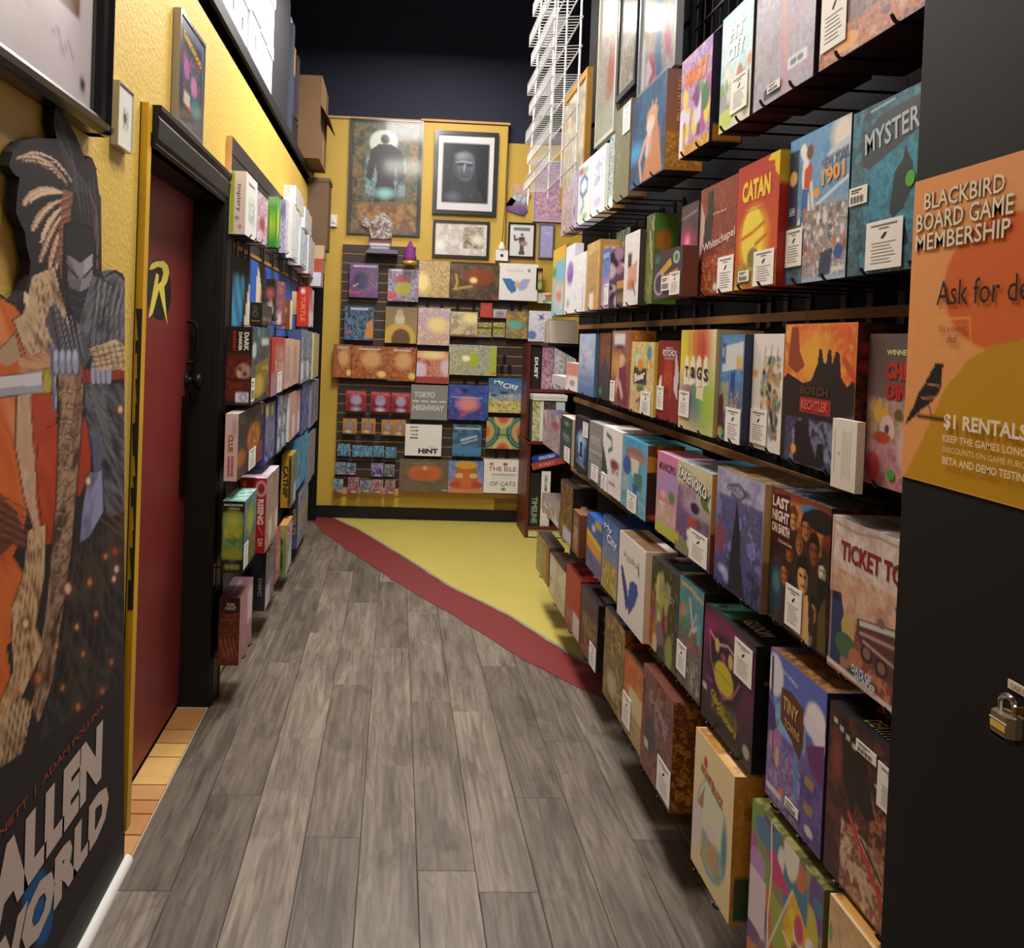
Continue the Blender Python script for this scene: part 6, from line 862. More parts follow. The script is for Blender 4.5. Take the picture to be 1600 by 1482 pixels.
art = [('g', '#322d30', '#2a2528'),
  *orng, Q([(-170, 380), (0, 465), (24, 480), (50, 520), (62, 575), (70, 640), (60, 700), (45, 760), (38, 830), (20, 870), (50, 920), (40, 980), (10, 1010), (20, 1080), (0, 1140), (-60, 1300), (-170, 1300)], ['#a83c14', '#cc541e', '#e07838', '#d0602a', '#e89860'], 2.2, .75, 70),
  # swept hair strands
  *[x for (a, b, m, n, e, f, w_, c) in ((26, 247, 66, 236, 104, 286, 5, '#b8907c'), (34, 252, 74, 246, 106, 292, 3, '#8a6858'), (40, 240, 80, 232, 112, 284, 2.5, '#c8a890'), (36, 322, 52, 288, 98, 300, 6, '#c8a488'), (46, 318, 60, 296, 102, 302, 3, '#e0c4a4'), (50, 362, 66, 322, 104, 312, 6, '#c09880'), (64, 380, 74, 340, 106, 318, 4, '#d8b898'), (62, 410, 78, 360, 104, 330, 5, '#a88068'), (76, 424, 84, 380, 106, 340, 4, '#b89078'), (84, 436, 92, 390, 108, 350, 3, '#8a6450')) for x in (strand((a, b), (m, n), (e, f), w_*1.15, c), strand((a+6, b+3), (m+4, n+5), (e, f+2), w_*.35, '#4a3430'), strand((a+2, b-1), (m, n-2), (e-2, f), w_*.25, '#e8ccb0'))],
  *[Ln([(88+k*7, 205+k*14), (102+k*8, 250+k*10), (118+k*4, 300)], 1.3, '#58525a') for k in range(6)], Ln([(90, 178), (112, 240), (126, 330)], 1.2, '#6a646c'),
  *[Ln([(122+k*6, 300-k*6), (128+k*6, 340), (120+k*6, 420)], 1.2, '#544e56') for k in range(6)], Ln([(140, 300), (150, 330), (146, 400)], 2, '#7c5848'), Ln([(152, 340), (152, 420)], 1.6, '#8a6a5c'),
  ('p', S((98, 296), (114, 300), (110, 340), (104, 380), (96, 440), (90, 392)), '#8a5a44'), *[Ln([(93, 318+14*k), (112, 310+14*k)], 1.5, '#3c241c') for k in range(9)], *[Ln([(96, 312+14*k), (106, 308+14*k)], 1.5, '#c09070') for k in range(9)],
  # dark cowl around a shaded face
  ('p', S((100, 350), (116, 344), (132, 350), (146, 356), (152, 400), (148, 470), (136, 512), (118, 512), (104, 474), (96, 410)), '#1e1b20'),
  ('p', S((106, 392), (118, 388), (126, 398), (138, 386), (146, 398), (142, 462), (132, 498), (120, 500), (109, 462)), '#8c8890'), ('p', S((104, 396), (116, 420), (124, 440), (124, 470), (118, 500), (108, 466)), '#66626c'), ('p', S((130, 396), (144, 392), (144, 420), (132, 428)), '#a8a4ac'),
  ('p', S((104, 356), (120, 350), (142, 358), (148, 392), (138, 402), (126, 412), (116, 404), (102, 398)), '#2c282e'), Ln([(106, 418), (122, 434)], 3.2, '#1c181c'), Ln([(131, 434), (145, 418)], 3.2, '#1c181c'), E_(114, 433, 3.6, 2, '#9a7048'), E_(138, 432, 3.6, 2, '#9a7048'), Ln([(126, 436), (122, 464), (128, 468)], 1.6, '#46424c'), Ln([(114, 481), (124, 477), (136, 480)], 2.2, '#2c2830'), ('p', S((105, 448), (126, 456), (144, 446), (142, 476), (132, 505), (118, 508), (108, 476)), '#2e2a32'), Ln([(108, 462), (126, 470), (143, 460)], 1.2, '#54505a'), Ln([(112, 480), (126, 486), (139, 478)], 1.2, '#54505a'), Ln([(140, 450), (136, 468)], 1, '#46424c'), Ln([(118, 490), (132, 490)], 1, '#504c56'),
  # collar, cape, robe
  ('p', S((50, 432), (84, 418), (98, 470), (112, 520), (120, 560), (86, 560), (40, 555), (20, 500), (36, 490)), '#b89878'), Q([(50, 432), (84, 418), (98, 470), (112, 520), (120, 560), (86, 560), (40, 555), (20, 500), (36, 490)], CREAM, 9, .85, 60), Ln([(50, 432), (36, 490), (20, 500), (40, 555)], 2, EDGE), *[Ln([(56+9*k, 436+4*k), (64+8*k, 500+6*k), (52+11*k, 552)], 1.3, '#4c3426') for k in range(6)],
  ('p', S((0, 545), (24, 520), (34, 560), (10, 574), (-10, 560)), '#b89878'), ('p', S((38, 455), (46, 462), (44, 480), (36, 470)), '#e8d0a8'), Ln([(0, 545), (24, 520), (34, 560)], 1.4, EDGE),
  ('p', S((144, 430), (160, 436), (180, 426), (195, 440), (195, 560), (160, 545), (136, 560), (120, 520)), '#6c6870'), Q([(144, 430), (160, 436), (180, 426), (195, 440), (195, 560), (160, 545), (136, 560), (120, 520)], GREY, 10, .9, 115), *[Ln([(152+9*k, 434+2*k), (146+8*k, 490), (138+10*k, 552)], 1.4, EDGE) for k in range(6)], *[Ln([(156+9*k, 440+2*k), (150+8*k, 492)], .9, '#a8a4ac') for k in range(5)], Ln([(160, 436), (176, 446), (168, 480)], 2, EDGE),
  ('p', S((84, 470), (112, 520), (134, 520), (140, 560), (128, 580), (96, 575), (70, 500)), '#57525a'), *[Ln([(80+7*k, 480+6*k), (96+7*k, 566)], 2, '#242024') for k in range(6)], *[Ln([(84+9*k, 470+8*k), (102+7*k, 556)], 1.0, '#a09ca4') for k in range(5)],
  # bare arm, chest and belt cloth
  ('p', S((30, 560), (60, 552), (84, 560), (78, 584), (30, 588)), '#c08060'), Q([(30, 560), (60, 552), (84, 560), (78, 584), (30, 588)], FLESH, 8, .8, 20), ('p', S((26, 612), (48, 615), (52, 700), (66, 760), (80, 830), (60, 852), (38, 780), (24, 700)), '#c8a288'), Q([(26, 612), (48, 615), (52, 700), (66, 760), (80, 830), (60, 852), (38, 780), (24, 700)], ['#a88068', '#d8b494', '#c89c7c', '#e8ccac'], 7, .8, 80), ('p', S((48, 615), (80, 615), (90, 650), (60, 720), (50, 680)), '#b8452a'), Ln([(26, 612), (24, 700), (38, 780), (60, 852)], 1.8, EDGE), Ln([(48, 620), (52, 700), (66, 760), (78, 830)], 1.3, '#5c2c1c'),
  ('p', S((54, 690), (88, 650), (94, 760), (88, 850), (66, 850), (56, 780)), '#b43c20'), Q([(54, 690), (88, 650), (94, 760), (88, 850), (66, 850), (56, 780)], ['#8a2814', '#b43c20', '#cc5434'], 5, .7, 70), ('p', S((126, 640), (142, 680), (140, 740), (122, 780), (116, 700)), '#b03a20'), Ln([(60, 690), (56, 730), (66, 830)], 1.4, '#3c1410'), Ln([(74, 668), (96, 660)], 1.2, '#3c1410'),
  ('p', S((90, 575), (128, 572), (130, 640), (122, 740), (112, 860), (84, 1060), (60, 1130), (50, 1100), (74, 930), (88, 780), (92, 660)), '#9a7058'), Q([(90, 575), (128, 572), (130, 640), (122, 740), (112, 860), (84, 1060), (60, 1130), (50, 1100), (74, 930), (88, 780), (92, 660)], WRAPC, 8, .9, 100),
  Ln([(90, 575), (92, 660), (88, 780), (74, 930), (50, 1100)], 2, EDGE), Ln([(130, 640), (122, 740), (112, 860), (84, 1060)], 2, EDGE), *[Ln([(91-.6*k, 604+24*k), (110-k, 616+24*k), (128-2*k, 606+24*k)], 1.6, '#2c201c') for k in range(17)], *[Ln([(91-.6*k, 622+24*k), (108-k, 604+24*k), (126-2*k, 618+24*k)], 1.1, '#2c201c') for k in range(17)], *[Ln([(96-.6*k, 610+24*k), (118-2*k, 613+24*k)], 1.0, '#d8b898') for k in range(14)],
  # blade, guard, fists, grip
  ('p', S((-160, 608), (68, 580), (68, 613), (-160, 641)), '#d8d4d8'), ('p', S((-160, 628), (68, 600), (68, 613), (-160, 641)), '#a8a8b4'), Ln([(-160, 608), (68, 580)], 1.2, '#3c3a44'), Ln([(-160, 641), (68, 613)], 1.4, '#3c3a44'), ('p', S((66, 576), (82, 574), (84, 614), (68, 616)), '#a89430'), Q([(66, 576), (82, 574), (84, 614), (68, 616)], ['#5c4c18', '#c8b450', '#a08828'], 14, .8, 90), Ln([(66, 576), (82, 574), (84, 614), (68, 616), (66, 576)], 1.3, EDGE), Ln([(80, 540), (84, 600), (86, 640)], 6, '#6c6c80'), Ln([(84, 540), (88, 638)], 1.6, '#c8c8d8'),
  ('p', S((128, 578), (195, 572), (195, 592), (130, 600)), '#a0342a'), *[Ln([(132+8*k, 578), (136+8*k, 598)], 1.4, '#4c1814') for k in range(8)], Ln([(128, 578), (195, 572)], 1.3, EDGE), Ln([(130, 600), (195, 592)], 1.3, EDGE),
  *[x for k in range(4) for x in (E_(88+10*k, 566, 7, 22, '#1c1a24'), E_(88+10*k, 566, 5.4, 20, '#9c9cb4'), E_(87+10*k, 556, 3.2, 9, '#bcbcd0'))], *[x for k in range(4) for x in (E_(146+8*k, 584, 5.6, 22, '#1c1a24'), E_(146+8*k, 584, 4.2, 20, '#a4a4ba'))],
  ('p', S((140, 545), (180, 530), (195, 540), (195, 578), (150, 578)), '#b09a80'), Q([(140, 545), (180, 530), (195, 540), (195, 578), (150, 578)], CREAM, 12, .9, -20), *[Ln([(142+9*k, 545-2*k), (150+9*k, 574)], 1.2, '#3c2c22') for k in range(6)], *[Ln([(143, 550+8*k), (195, 538+9*k)], 1.1, '#3c2c22') for k in range(4)],
  # lower robe and embers
  ('p', S((132, 600), (195, 600), (195, 690), (160, 670), (134, 650)), '#4a464c'), ('p', S((134, 640), (195, 650), (195, 780), (170, 800), (150, 740), (138, 690)), '#3c3a40'), Q([(132, 600), (195, 600), (195, 800), (170, 810), (150, 740), (134, 650)], GREY, 8, .85, 60), *[Ln([(136+4*k, 604+14*k), (160+4*k, 640+16*k), (195, 650+18*k)], 1.4, EDGE) for k in range(8)], *[Ln([(140+4*k, 610+14*k), (164+4*k, 650+16*k)], .9, '#88868e') for k in range(6)],
  ('p', S((138, 740), (160, 730), (162, 800), (140, 840), (124, 850), (128, 800)), '#8888ac'), Q([(138, 740), (160, 730), (162, 800), (140, 840), (124, 850), (128, 800)], ['#6a6a90', '#a0a0c4', '#8484a8'], 9, .7, 100), Ln([(138, 740), (160, 730), (162, 800), (140, 840), (124, 850), (128, 800), (138, 740)], 1.6, '#1c1a2c'), ('p', S((142, 684), (156, 680), (160, 735), (146, 740)), '#5c5c78'), Ln([(142, 684), (146, 740)], 1.4, '#1c1a2c'),
  Q([(112, 870), (195, 810), (195, 1060), (60, 1160), (84, 1060), (104, 960)], ['#1c191a', '#2c2828', '#4a4038', '#242022', '#38322e'], 6, .8, 70), *[Ln([(120+8*k, 850-6*k), (100+12*k, 1000), (66+14*k, 1150-10*k)], 1.2, '#46403c') for k in range(8)],
  ('p', S((-10, 762), (26, 800), (50, 860), (20, 850), (-10, 880)), '#6a3c2c'), *[Ln([(-4, 770+14*k), (44, 800+12*k)], 1.8, '#2a1a18') for k in range(6)], *[Ln([(-4, 776+14*k), (44, 806+12*k)], 1.4, '#a4644a') for k in range(5)],
  ('p', S((44, 830), (72, 820), (70, 900), (56, 980), (70, 1010), (30, 1100), (-20, 1200), (-10, 1120), (20, 1050), (18, 950), (36, 900)), '#c8a078'), Q([(44, 830), (72, 820), (70, 900), (56, 980), (70, 1010), (30, 1100), (-20, 1200), (-10, 1120), (20, 1050), (18, 950), (36, 900)], ['#6c4830', '#c09468', '#e0c090', '#a87850', '#d8b080'], 8, .85, 75), Ln([(72, 820), (70, 900), (56, 980), (70, 1010), (30, 1100)], 1.6, EDGE), Ln([(44, 830), (36, 900), (18, 950), (20, 1050), (-10, 1120)], 1.6, EDGE), *[Ln([(48+4*k, 840+4*k), (30+7*k, 960), (10+9*k, 1090-8*k)], 1.1, '#5c3c26') for k in range(5)],
  ('p', S((0, 1130), (30, 1090), (52, 1100), (34, 1180), (-10, 1270)), '#b88850'), Q([(0, 1130), (30, 1090), (52, 1100), (34, 1180), (-10, 1270)], CREAM, 9, .8, 70), *[Ln([(20+7*k, 1092), (-4+8*k, 1240-6*k)], 1.6, '#3c281c') for k in range(6)],
  *[x for (a, b, r, c) in ((106, 920, 6, '#e8c0a0'), (182, 890, 4, '#e8c8b0'), (178, 905, 3, '#f0d8c0'), (165, 870, 3, '#d08858'), (130, 1022, 3, '#c88858'), (174, 1035, 3, '#c07838'), (160, 1080, 4, '#a86838'), (122, 1105, 4, '#c87838'), (98, 1075, 3, '#c88040'), (104, 1146, 4, '#b86c38'), (72, 1185, 4, '#b86830'), (40, 975, 5, '#f0d8a0'), (188, 640, 4, '#f0c890'), (138, 752, 4, '#f0e0b8'), (180, 862, 4, '#c04030'), (60, 1060, 6, '#c87838'), (88, 1010, 3, '#e0a060'), (150, 960, 3, '#d89050'), (140, 910, 4, '#c88858'), (120, 980, 3, '#e8b070')) for x in (E_(a, b, r*1.8, r*2.2, '#6a3c28', .06), E_(a, b, r*.8, r*1.3, c, .015))],
  *[Ln([(180-8*k, 780+10*k), (196, 800+14*k)], 1.6, '#8a4c28') for k in range(4)],
  ('p', S((-170, 1300), (0, 1200), (60, 1160), (195, 1060), (195, 1400), (-170, 1900)), '#2c2628'),
  ('e', 60/200, 1418/200, 24/200, 60/200, '#1c5c9c', .015), Q([(36, 1360), (84, 1350), (86, 1480), (34, 1490)], ['#164c84', '#2468a8', '#1c5c9c'], 6, .0, 0),
  ]
tx = [('FALLEN', -62, 1390-10, 163, 1218, '#cdb8ac', .05)]
def zline(a, b): return onX(a, b, -.695)
# lettering laid level on the board, from positions measured on it
N_tr, N_br = zline(160, 1124), zline(156, 1214); A_l = zline(-2, 1330)
D_tr, D_br = zline(170, 1212), zline(148, 1317)
bo = flat_board('cutout_board', out, -.695, .02, art, 'cut-out display board printed with a sword-bearing cloaked warrior on orange', 'display board', MATTE, cell=.0052)
def board_text(s, y0, y1, z0, z1, c, bold, par, X=-.695, name='lettering', lift=.0015, shear=0.0):
    tv, tf = text_geo(s, bold, shear); mb = MB()
    mb.add(np.c_[np.full(len(tv), X+lift), y0+(y1-y0)*tv[:, 0], z0+(z1-z0)*tv[:, 1]], tf, c); return mb.build(name, MATTE, par)
_l = (N_tr[1]-A_l[1])
zt1, zb1 = N_tr[2], N_br[2]+.0
board_text('FALLEN', A_l[1]-_l/5*1.0, N_tr[1], zb1-.005, zt1, '#d2beb2', .07, bo)
board_text('WORLD', A_l[1]-_l/5*.9, D_tr[1]-.0, D_br[2], min(D_tr[2], zb1-.02), '#d2beb2', .07, bo)
zz = zline(162, 1108)
board_text('DAN ABNETT  |  ADAM POLLINA', A_l[1]-_l*.35, N_tr[1], zz[2]+.0, zz[2]+.022, '#a04430', .02, bo)
# big framed signed print at the top left
fz0 = onX(180, 215, -.66)[2]
fr = empty('framed_print', (-.70, 1.7, fz0)); tag(fr, 'large black framed signed print with white border, hung above the cut-out board', 'framed print')
ya, yb = .9, solveY(-.66, fz0, 181); fw = .045; zt = fz0+.95
m_ = MB()
pr_ = [(0, 0), (0, .022), (.008, .034), (.02, .036), (.026, .028), (.038, .024), (.045, .014), (.045, 0)]
m_.prism([(-.718+h*1.5, fz0+t) for t, h in pr_], 1, ya, yb).prism([(-.718+h*1.5, yb-t) for t, h in pr_], 2, fz0, zt).prism([(-.718+h*1.5, ya+t) for t, h in pr_], 2, fz0, zt).prism([(-.718+h*1.5, zt-t) for t, h in pr_], 1, ya, yb)
fixn(m_.build('frame', blackframe, fr))
p = MB(); yy = lambda a: (a-ya-fw)/(yb-ya-2*fw)
face(p, (-.705, ya+fw, zt-fw), (0, yb-ya-2*fw, 0), (0, 0, fz0-zt+2*fw), [('g', '#d8ccd0', '#d4c8cc'), ('r', .06, .05, .93, .79, '#2c2024'), ('r', .065, .055, .925, .785, '#7c5830'), ('n', ['#8a6234', '#5c3c24', '#b08a44', '#3c2820', '#a87840'], 5, .85, (.07, .06, .92, .78)), ('l', [(.6, .7), (.75, .5), (.85, .74)], .04, '#b89a50'), ('n', ['#d8ccd0', '#c8bcc0'], 14, .5, (.05, .83, .8, .9)), ('l', [(.66, .80), (.68, .74), (.70, .83), (.72, .77), (.74, .82)], .006, '#4a4854'), ('l', [(.80, .88), (.83, .86), (.85, .91), (.88, .87), (.90, .9)], .005, '#8a8490'), ('e', .955, .945, .014, .018, '#2c2830')], 90, 80)
p.build('print', GLASSY, fr)
# small clear-framed card
def clip_frame(x0, yb_, x1, yt_, X, ops, label, frame_c, fw, res=(20, 40)):
    zb = onX(x0, yb_, X)[2]; yn = solveY(X, zb, x0); yf = solveY(X, zb, x1); zt = onX(x0, yt_, X)[2]
    yt2 = solveY(X, zt, x0); 
    e = empty('framed_print', (-.72, (yn+yf)/2, zb)); tag(e, label, 'framed print')
    MB().box((-.718, yn, zb), (X, yf, zb+fw)).box((-.718, yn, zt-fw), (X, yf, zt)).box((-.718, yn, zb+fw), (X, yn+fw, zt-fw)).box((-.718, yf-fw, zb+fw), (X, yf, zt-fw)).box((-.7185, yn, zb), (-.7175, yf, zt)).build('frame', frame_c, e)
    p = MB(); face(p, (X-.003, yn+fw, zt-fw), (0, yf-yn-2*fw, 0), (0, 0, zb-zt+2*fw), ops, *res); p.build('print', GLASSY, e); return e
clip_frame(184, 226, 207, 122, -.70, [('g', '#f2efe6', '#f0ede4'), ('n', ['#f2efe6', '#c8c0b0', '#7a7068', '#f2efe6'], 4, .8, (.3, .3, .8, .75)), ('e', .5, .5, .12, .08, '#5c3a30')], 'small clear-edged card with a tiny ink sketch, beside the corner of the large framed print', mat('acrylic_edge', '#c8c4b8', .2), .004)
clip_frame(278, 188, 317, 3, -.695, [('g', '#58607c', '#38343c'), ('r', .08, .1, .9, .86, '#1c1a22'), ('n', ['#8a4a9c', '#2c3040', '#3c8088', '#201c26', '#c05a90'], 5, .8, (.08, .25, .9, .86)), T('DARKWOOD', .5, .20, .76, .08, '#e0b040', -8, .05), ('e', .28, .45, .12, .1, '#b06aa8'), ('e', .6, .55, .14, .1, '#c880a8', .05), ('e', .7, .75, .2, .1, '#2c8088', .08), ('r', .2, .68, .45, .80, '#d8c8b0'), ('r', .08, .88, .92, .97, '#3a3c48')], 'comic cover in a silver and glass frame high on the left wall', mat('silver_frame', '#9a98a4', .25, .8), .012, (30, 70))
# ================================================================== LOFT LEDGE
def storage(y0, y1, z0, h, x0, x1, lab, grp, cc='#eceef4', hole=True):
    e = empty('storage_box', (x0, (y0+y1)/2, z0)); tag(e, lab, 'storage box', grp)
    wm = mat('white_storage_card', '#e8eaf2', .7)
    b = MB(); yc, zc = (y0+y1)/2, z0+h*.40; hw, hh = .018, .03
    b.box((x1, y0, z0), (x0-.004, y1, z0+h-.06)) if not hole else None
    if hole:
        xf = x0; pts = [(y0, z0), (y1, z0), (y1, z0+h-.06), (y0, z0+h-.06)]; ho = [(yc-hw, zc-hh), (yc+hw, zc-hh), (yc+hw, zc+hh), (yc-hw, zc+hh)]
        v = [(xf, a, c) for a, c in pts+ho]+[(xf-.005, a, c) for a, c in ho]+[(xf-.06, a, c) for a, c in ho]
        b.add(v, [(0, 1, 5, 4), (1, 2, 6, 5), (2, 3, 7, 6), (3, 0, 4, 7), (4, 5, 9, 8), (5, 6, 10, 9), (6, 7, 11, 10), (7, 4, 8, 11)], '#fff')
        v = [(xf, y0, z0), (xf, y1, z0), (xf, y1, z0+h-.06), (xf, y0, z0+h-.06), (x1, y0, z0), (x1, y1, z0), (x1, y1, z0+h-.06), (x1, y0, z0+h-.06)]
        b.add(v, [(0, 4, 5, 1), (1, 5, 6, 2), (2, 6, 7, 3), (3, 7, 4, 0), (4, 7, 6, 5)], '#fff')
    b.build('body', wm, e)
    MB().box((x1, y0-.004, z0+h-.065), (x0+.006, y1+.004, z0+h)).build('lid', wm, e)
    if hole: MB().box((x0-.059, yc-hw-.004, zc-hh-.004), (x0-.058, yc+hw+.004, zc+hh+.004)).build('hand_hole', mat('dark_hole', '#1c1c22', .9), e)
k = 0
for lay, (z0, ys) in enumerate(((2.738, [3.0+.26*i for i in range(8)]), (3.03, [3.06+.26*i for i in range(8)]), (3.32, [3.10+.26*i for i in range(8)]))):
    for i, y in enumerate(ys):
        if z0 > 3.3 and i < 3: continue
        pos = ['lower', 'middle', 'upper'][lay]; q_ = ['nearest', 'second', 'third', 'fourth', 'fifth', 'sixth', 'seventh', 'last'][i]
        storage(y, y+.25, z0, .285, -.73+.006*((i*7+lay*3) % 4), -1.12, 'white lidded storage box, %s in the %s layer on the loft ledge' % (q_, pos), 'storage boxes on the loft ledge')
for i, (y0, y1, z1, c, lb, x0) in enumerate(((5.20, 6.05, 3.62, '#25252e', 'tall black cabinet side standing beyond the white storage boxes', -.76), (6.08, 6.16, 3.5, '#3c4454', 'slim blue-grey post beside the black cabinet on the loft ledge', -.74))):
    o = MB().box((x0, y0, 2.737), (-1.3, y1, z1)).box((x0+.004, y0+.02, 2.76), (x0, y1-.02, z1-.03)).build('cabinet' if i == 0 else 'post', mat('loft_'+str(i)+'_paint', c, .6)); tag(o, lb, 'cabinet' if i == 0 else 'post')
for (y0, y1, z0, z1, x0, c, lb) in ((6.2, 6.42, 3.24, 3.42, -.76, '#b88a20', 'amber yellow box on the loft ledge'), (6.2, 6.42, 2.98, 3.237, -.76, '#24405c', 'dark teal box under the amber one on the loft ledge'), (6.45, 6.60, 2.978, 3.40, -.75, '#3c2c3c', 'plum coloured carton on the loft ledge'), (6.2, 6.6, 2.738, 2.952, -.75, '#15181c', 'black carton at the foot of the loft stack')):
    o = MB().box((x0, y0, z0), (-1.0, y1, z1)).box((x0+.002, y0-.001, z1-.02), (-1.0, y1+.001, z1+.002)).build('carton', mat('carton_'+c[1:], c, .6, noise=.15)); tag(o, lb, 'carton')
def carton(x0, x1, y0, y1, z0, z1, lb, flap=False):
    e = empty('cardboard_box', ((x0+x1)/2, (y0+y1)/2, z0)); tag(e, lb, 'cardboard box', 'cardboard boxes at the end of the loft ledge')
    MB().box((x0, y0, z0), (x1, y1, z1)).build('body', card, e)
    MB().box((x1-.0, (y0+y1)/2-.025, z0+.01), (x1+.001, (y0+y1)/2+.025, z1)).build('packing_tape', mat('packing_tape', '#b8966a', .3), e)
    if flap: MB().prism([(x1, z1), (x1+.06, z1-.09), (x1+.064, z1-.088), (x1+.004, z1+.004)], 1, y0, y1).build('flap', card, e)
carton(-1.0, -.60, 6.65, 7.25, 2.742, 3.12, 'upper brown cardboard box with open flap at the end of the loft ledge', True)
carton(-1.0, -.60, 6.70, 7.3, 3.124, 3.34, 'smaller cardboard box on top of the stack at the end of the loft ledge')
brk = MB().box((-.72, 7.12, 2.14), (-.56, 7.40, 2.66)).box((-.722, 7.115, 2.655), (-.552, 7.405, 2.683)); o = brk.build('wall_cupboard', mat('brown_cupboard', '#6a5038', .6, noise=.2)); tag(o, 'brown wall cupboard hanging below the end of the loft ledge', 'cupboard')
for i, (z, c, nm) in enumerate(((2.16, '#c8b088', 'tan'), (2.05, '#b04a38', 'brick red'), (1.945, '#c8ccd4', 'pale grey'))):
    o, F = printed_box('hanging_pack', -.66, -.57, 7.0-.1*i, 7.22-.1*i, z-.1, z, '+X', [('g', c, '#8a7868'), ('n', [c, '#e8e4e0', '#5a4a44'], 5, .6)], c, res=(12, 10), label=nm+' pack hanging under the brown wall cupboard', cat='pack', group='packs under the wall cupboard')
ppl = [(-.70, 6.5, 3.30), (-.68, 6.55, 3.40), (-.66, 6.7, 3.35), (-.64, 6.62, 3.18), (-.66, 6.5, 3.05)]
bg = MB(); rr = random.Random(9)
bm = bmesh.new(); bmesh.ops.create_icosphere(bm, subdivisions=3, radius=.05)
for v in bm.verts: v.co *= 1+.35*(rr.random()-.5); v.co.z *= 1.9; v.co.y *= 1.1
me = bpy.data.meshes.new('plastic_bag'); bm.to_mesh(me); bm.free(); me.materials.append(mat('grey_plastic_bag', '#b8bac8', .35)); o = link('plastic_bag', me, None, (-.82, 6.31, 3.53)); tag(o, 'crumpled pale plastic bag stuffed beside the cardboard boxes on the loft ledge', 'bag')
# ================================================================== BACK WALL
YB = 7.57
def Bk(x0, y0, x1, y1, ops, label, dep=.06, side=None, cat='board game', nm='game_box', grp='goods on the back slat wall', Y=None, hooks=True, m=WRAP, res=None):
    Yf = (YB-.015-dep) if Y is None else Y
    a, b = onY(x0, y0, Yf), onY(x1, y1, Yf)
    o, F = printed_box(nm, a[0], b[0], Yf, Yf+dep, b[2], a[2], '-Y', ops, side, label=label, cat=cat, group=grp, m=m, res=res or (int(max(6, min(50, (x1-x0)*.75))), int(max(6, min(50, (y1-y0)*.75)))))
    return o, F
def pack(x0, y0, x1, y1, ops, label, grp, card_c='#1c1a1c', dep=.035):
    """blister pack: hanging card with a printed front and a peg"""
    Yf = YB-.05-dep; a, b = onY(x0, y0, Yf), onY(x1, y1, Yf); w = b[0]-a[0]; h = a[2]-b[2]
    e = empty('blister_pack', ((a[0]+b[0])/2, Yf, b[2])); tag(e, label, 'pack', grp)
    bm_ = MB(); face(bm_, (a[0], Yf+.012, a[2]), (w, 0, 0), (0, 0, -h), ops, 12, 14); bm_.box((a[0], Yf+.013, b[2]), (b[0], Yf+.016, a[2]), card_c)
    bk_ = bm_.build('backing_card', MATTE, e)
    bl = MB(); bl.prism([(a[0]+w*.15, b[2]+h*.08), (b[0]-w*.15, b[2]+h*.08), (b[0]-w*.12, b[2]+h*.6), (b[0]-w*.25, b[2]+h*.72), (a[0]+w*.25, b[2]+h*.72), (a[0]+w*.12, b[2]+h*.6)], 1, Yf-.01, Yf+.011)
    o = bl.build('clear_blister', CLEAR, bk_); fixn(o)
    MB().bar(((a[0]+b[0])/2, Yf-.02, a[2]-.012), ((a[0]+b[0])/2, YB, a[2]-.008), .003, 5).build('peg', black_metal, e)
    return e
CLEAR = bpy.data.materials.new('clear_plastic'); CLEAR.use_nodes = True; _b = CLEAR.node_tree.nodes['Principled BSDF']
_b.inputs['Transmission Weight'].default_value = 1; _b.inputs['Roughness'].default_value = .08; _b.inputs['IOR'].default_value = 1.12; _b.inputs['Base Color'].default_value = (.95, .97, 1, 1)
Bk(547, 411, 590, 466, [('g', '#5c3a80', '#6a4868'), ('n', ['#5c3888', '#7a4890', '#3c2c68', '#8a5a70'], 3, .8), ('e', .4, .5, .25, .25, '#2c2858', .1), ('r', .12, .06, .95, .1, '#d8d0e0'), ('r', 0, .84, .4, .88, '#c84050'), ('l', [(.15, .68), (.3, .6)], .04, '#c8b898')], 'purple figure pack with a dark central shape, top left of the back slat wall', cat='figure pack', nm='figure_pack')
Bk(607, 420, 653, 472, [('g', '#8a5878', '#a8a0b0'), ('n', ['#c84060', '#3c3c68', '#b8c0d0', '#7a5878'], 4, .8), ('e', .5, .6, .25, .24, '#b8b038'), ('e', .45, .3, .22, .12, '#b83858'), ('r', 0, .72, .3, .95, '#d05060'), ('r', .1, 0, .85, .06, '#d8d8e8')], 'multicoloured figure pack with yellow round emblem on the back slat wall', cat='figure pack', nm='figure_pack')
a = onY(640, 414, 7.40)
hat = empty('pointed_toy', tuple(a)); tag(hat, 'magenta pointed plush toy with a gold band, hung above the multicoloured pack', 'toy')
lathe('body', [(0, .012), (.01, .055), (.06, .052), (.12, .035), (.18, .012), (.19, .002)], (a[0], a[1], a[2]+.0), 2, mat('magenta_plush', '#7a2c78', .8, noise=.3, nscale=30), hat)
lathe('gold_band', [(0, .050), (.0, .058), (.03, .056), (.03, .048)], (a[0], a[1], a[2]+.0), 2, mat('gold_cloth', '#d8a83c', .4, .4), hat)
MB().bar((a[0], a[1], a[2]+.10), (a[0], 7.572, a[2]+.11), .004, 6).build('peg', black_metal, hat)
Bk(655, 407, 702, 466, [('g', '#b89868', '#c8a860'), ('n', ['#c8a870', '#a8845c', '#e0c890', '#8a7868', '#d8b468'], 4, .85), ('e', .15, .6, .2, .25, '#f4dc98', .15)], 'sandy gold foil-look game box on the back slat wall')
Bk(703.5, 412, 779, 470, [('g', '#5c4838', '#4c4034'), ('n', ['#6a5040', '#3c342c', '#7a5c3c'], 3, .7), ('e', .6, .35, .28, .22, '#8a4428', .12), ('e', .48, .45, .07, .08, '#ffd88a', .06), ('l', [(.1, .72), (.45, .62)], .05, '#b8903c'), ('l', [(.12, .3), (.16, .5), (.12, .7)], .04, '#c8a040')], 'wide dark amber game box with a glowing centre on the back slat wall')
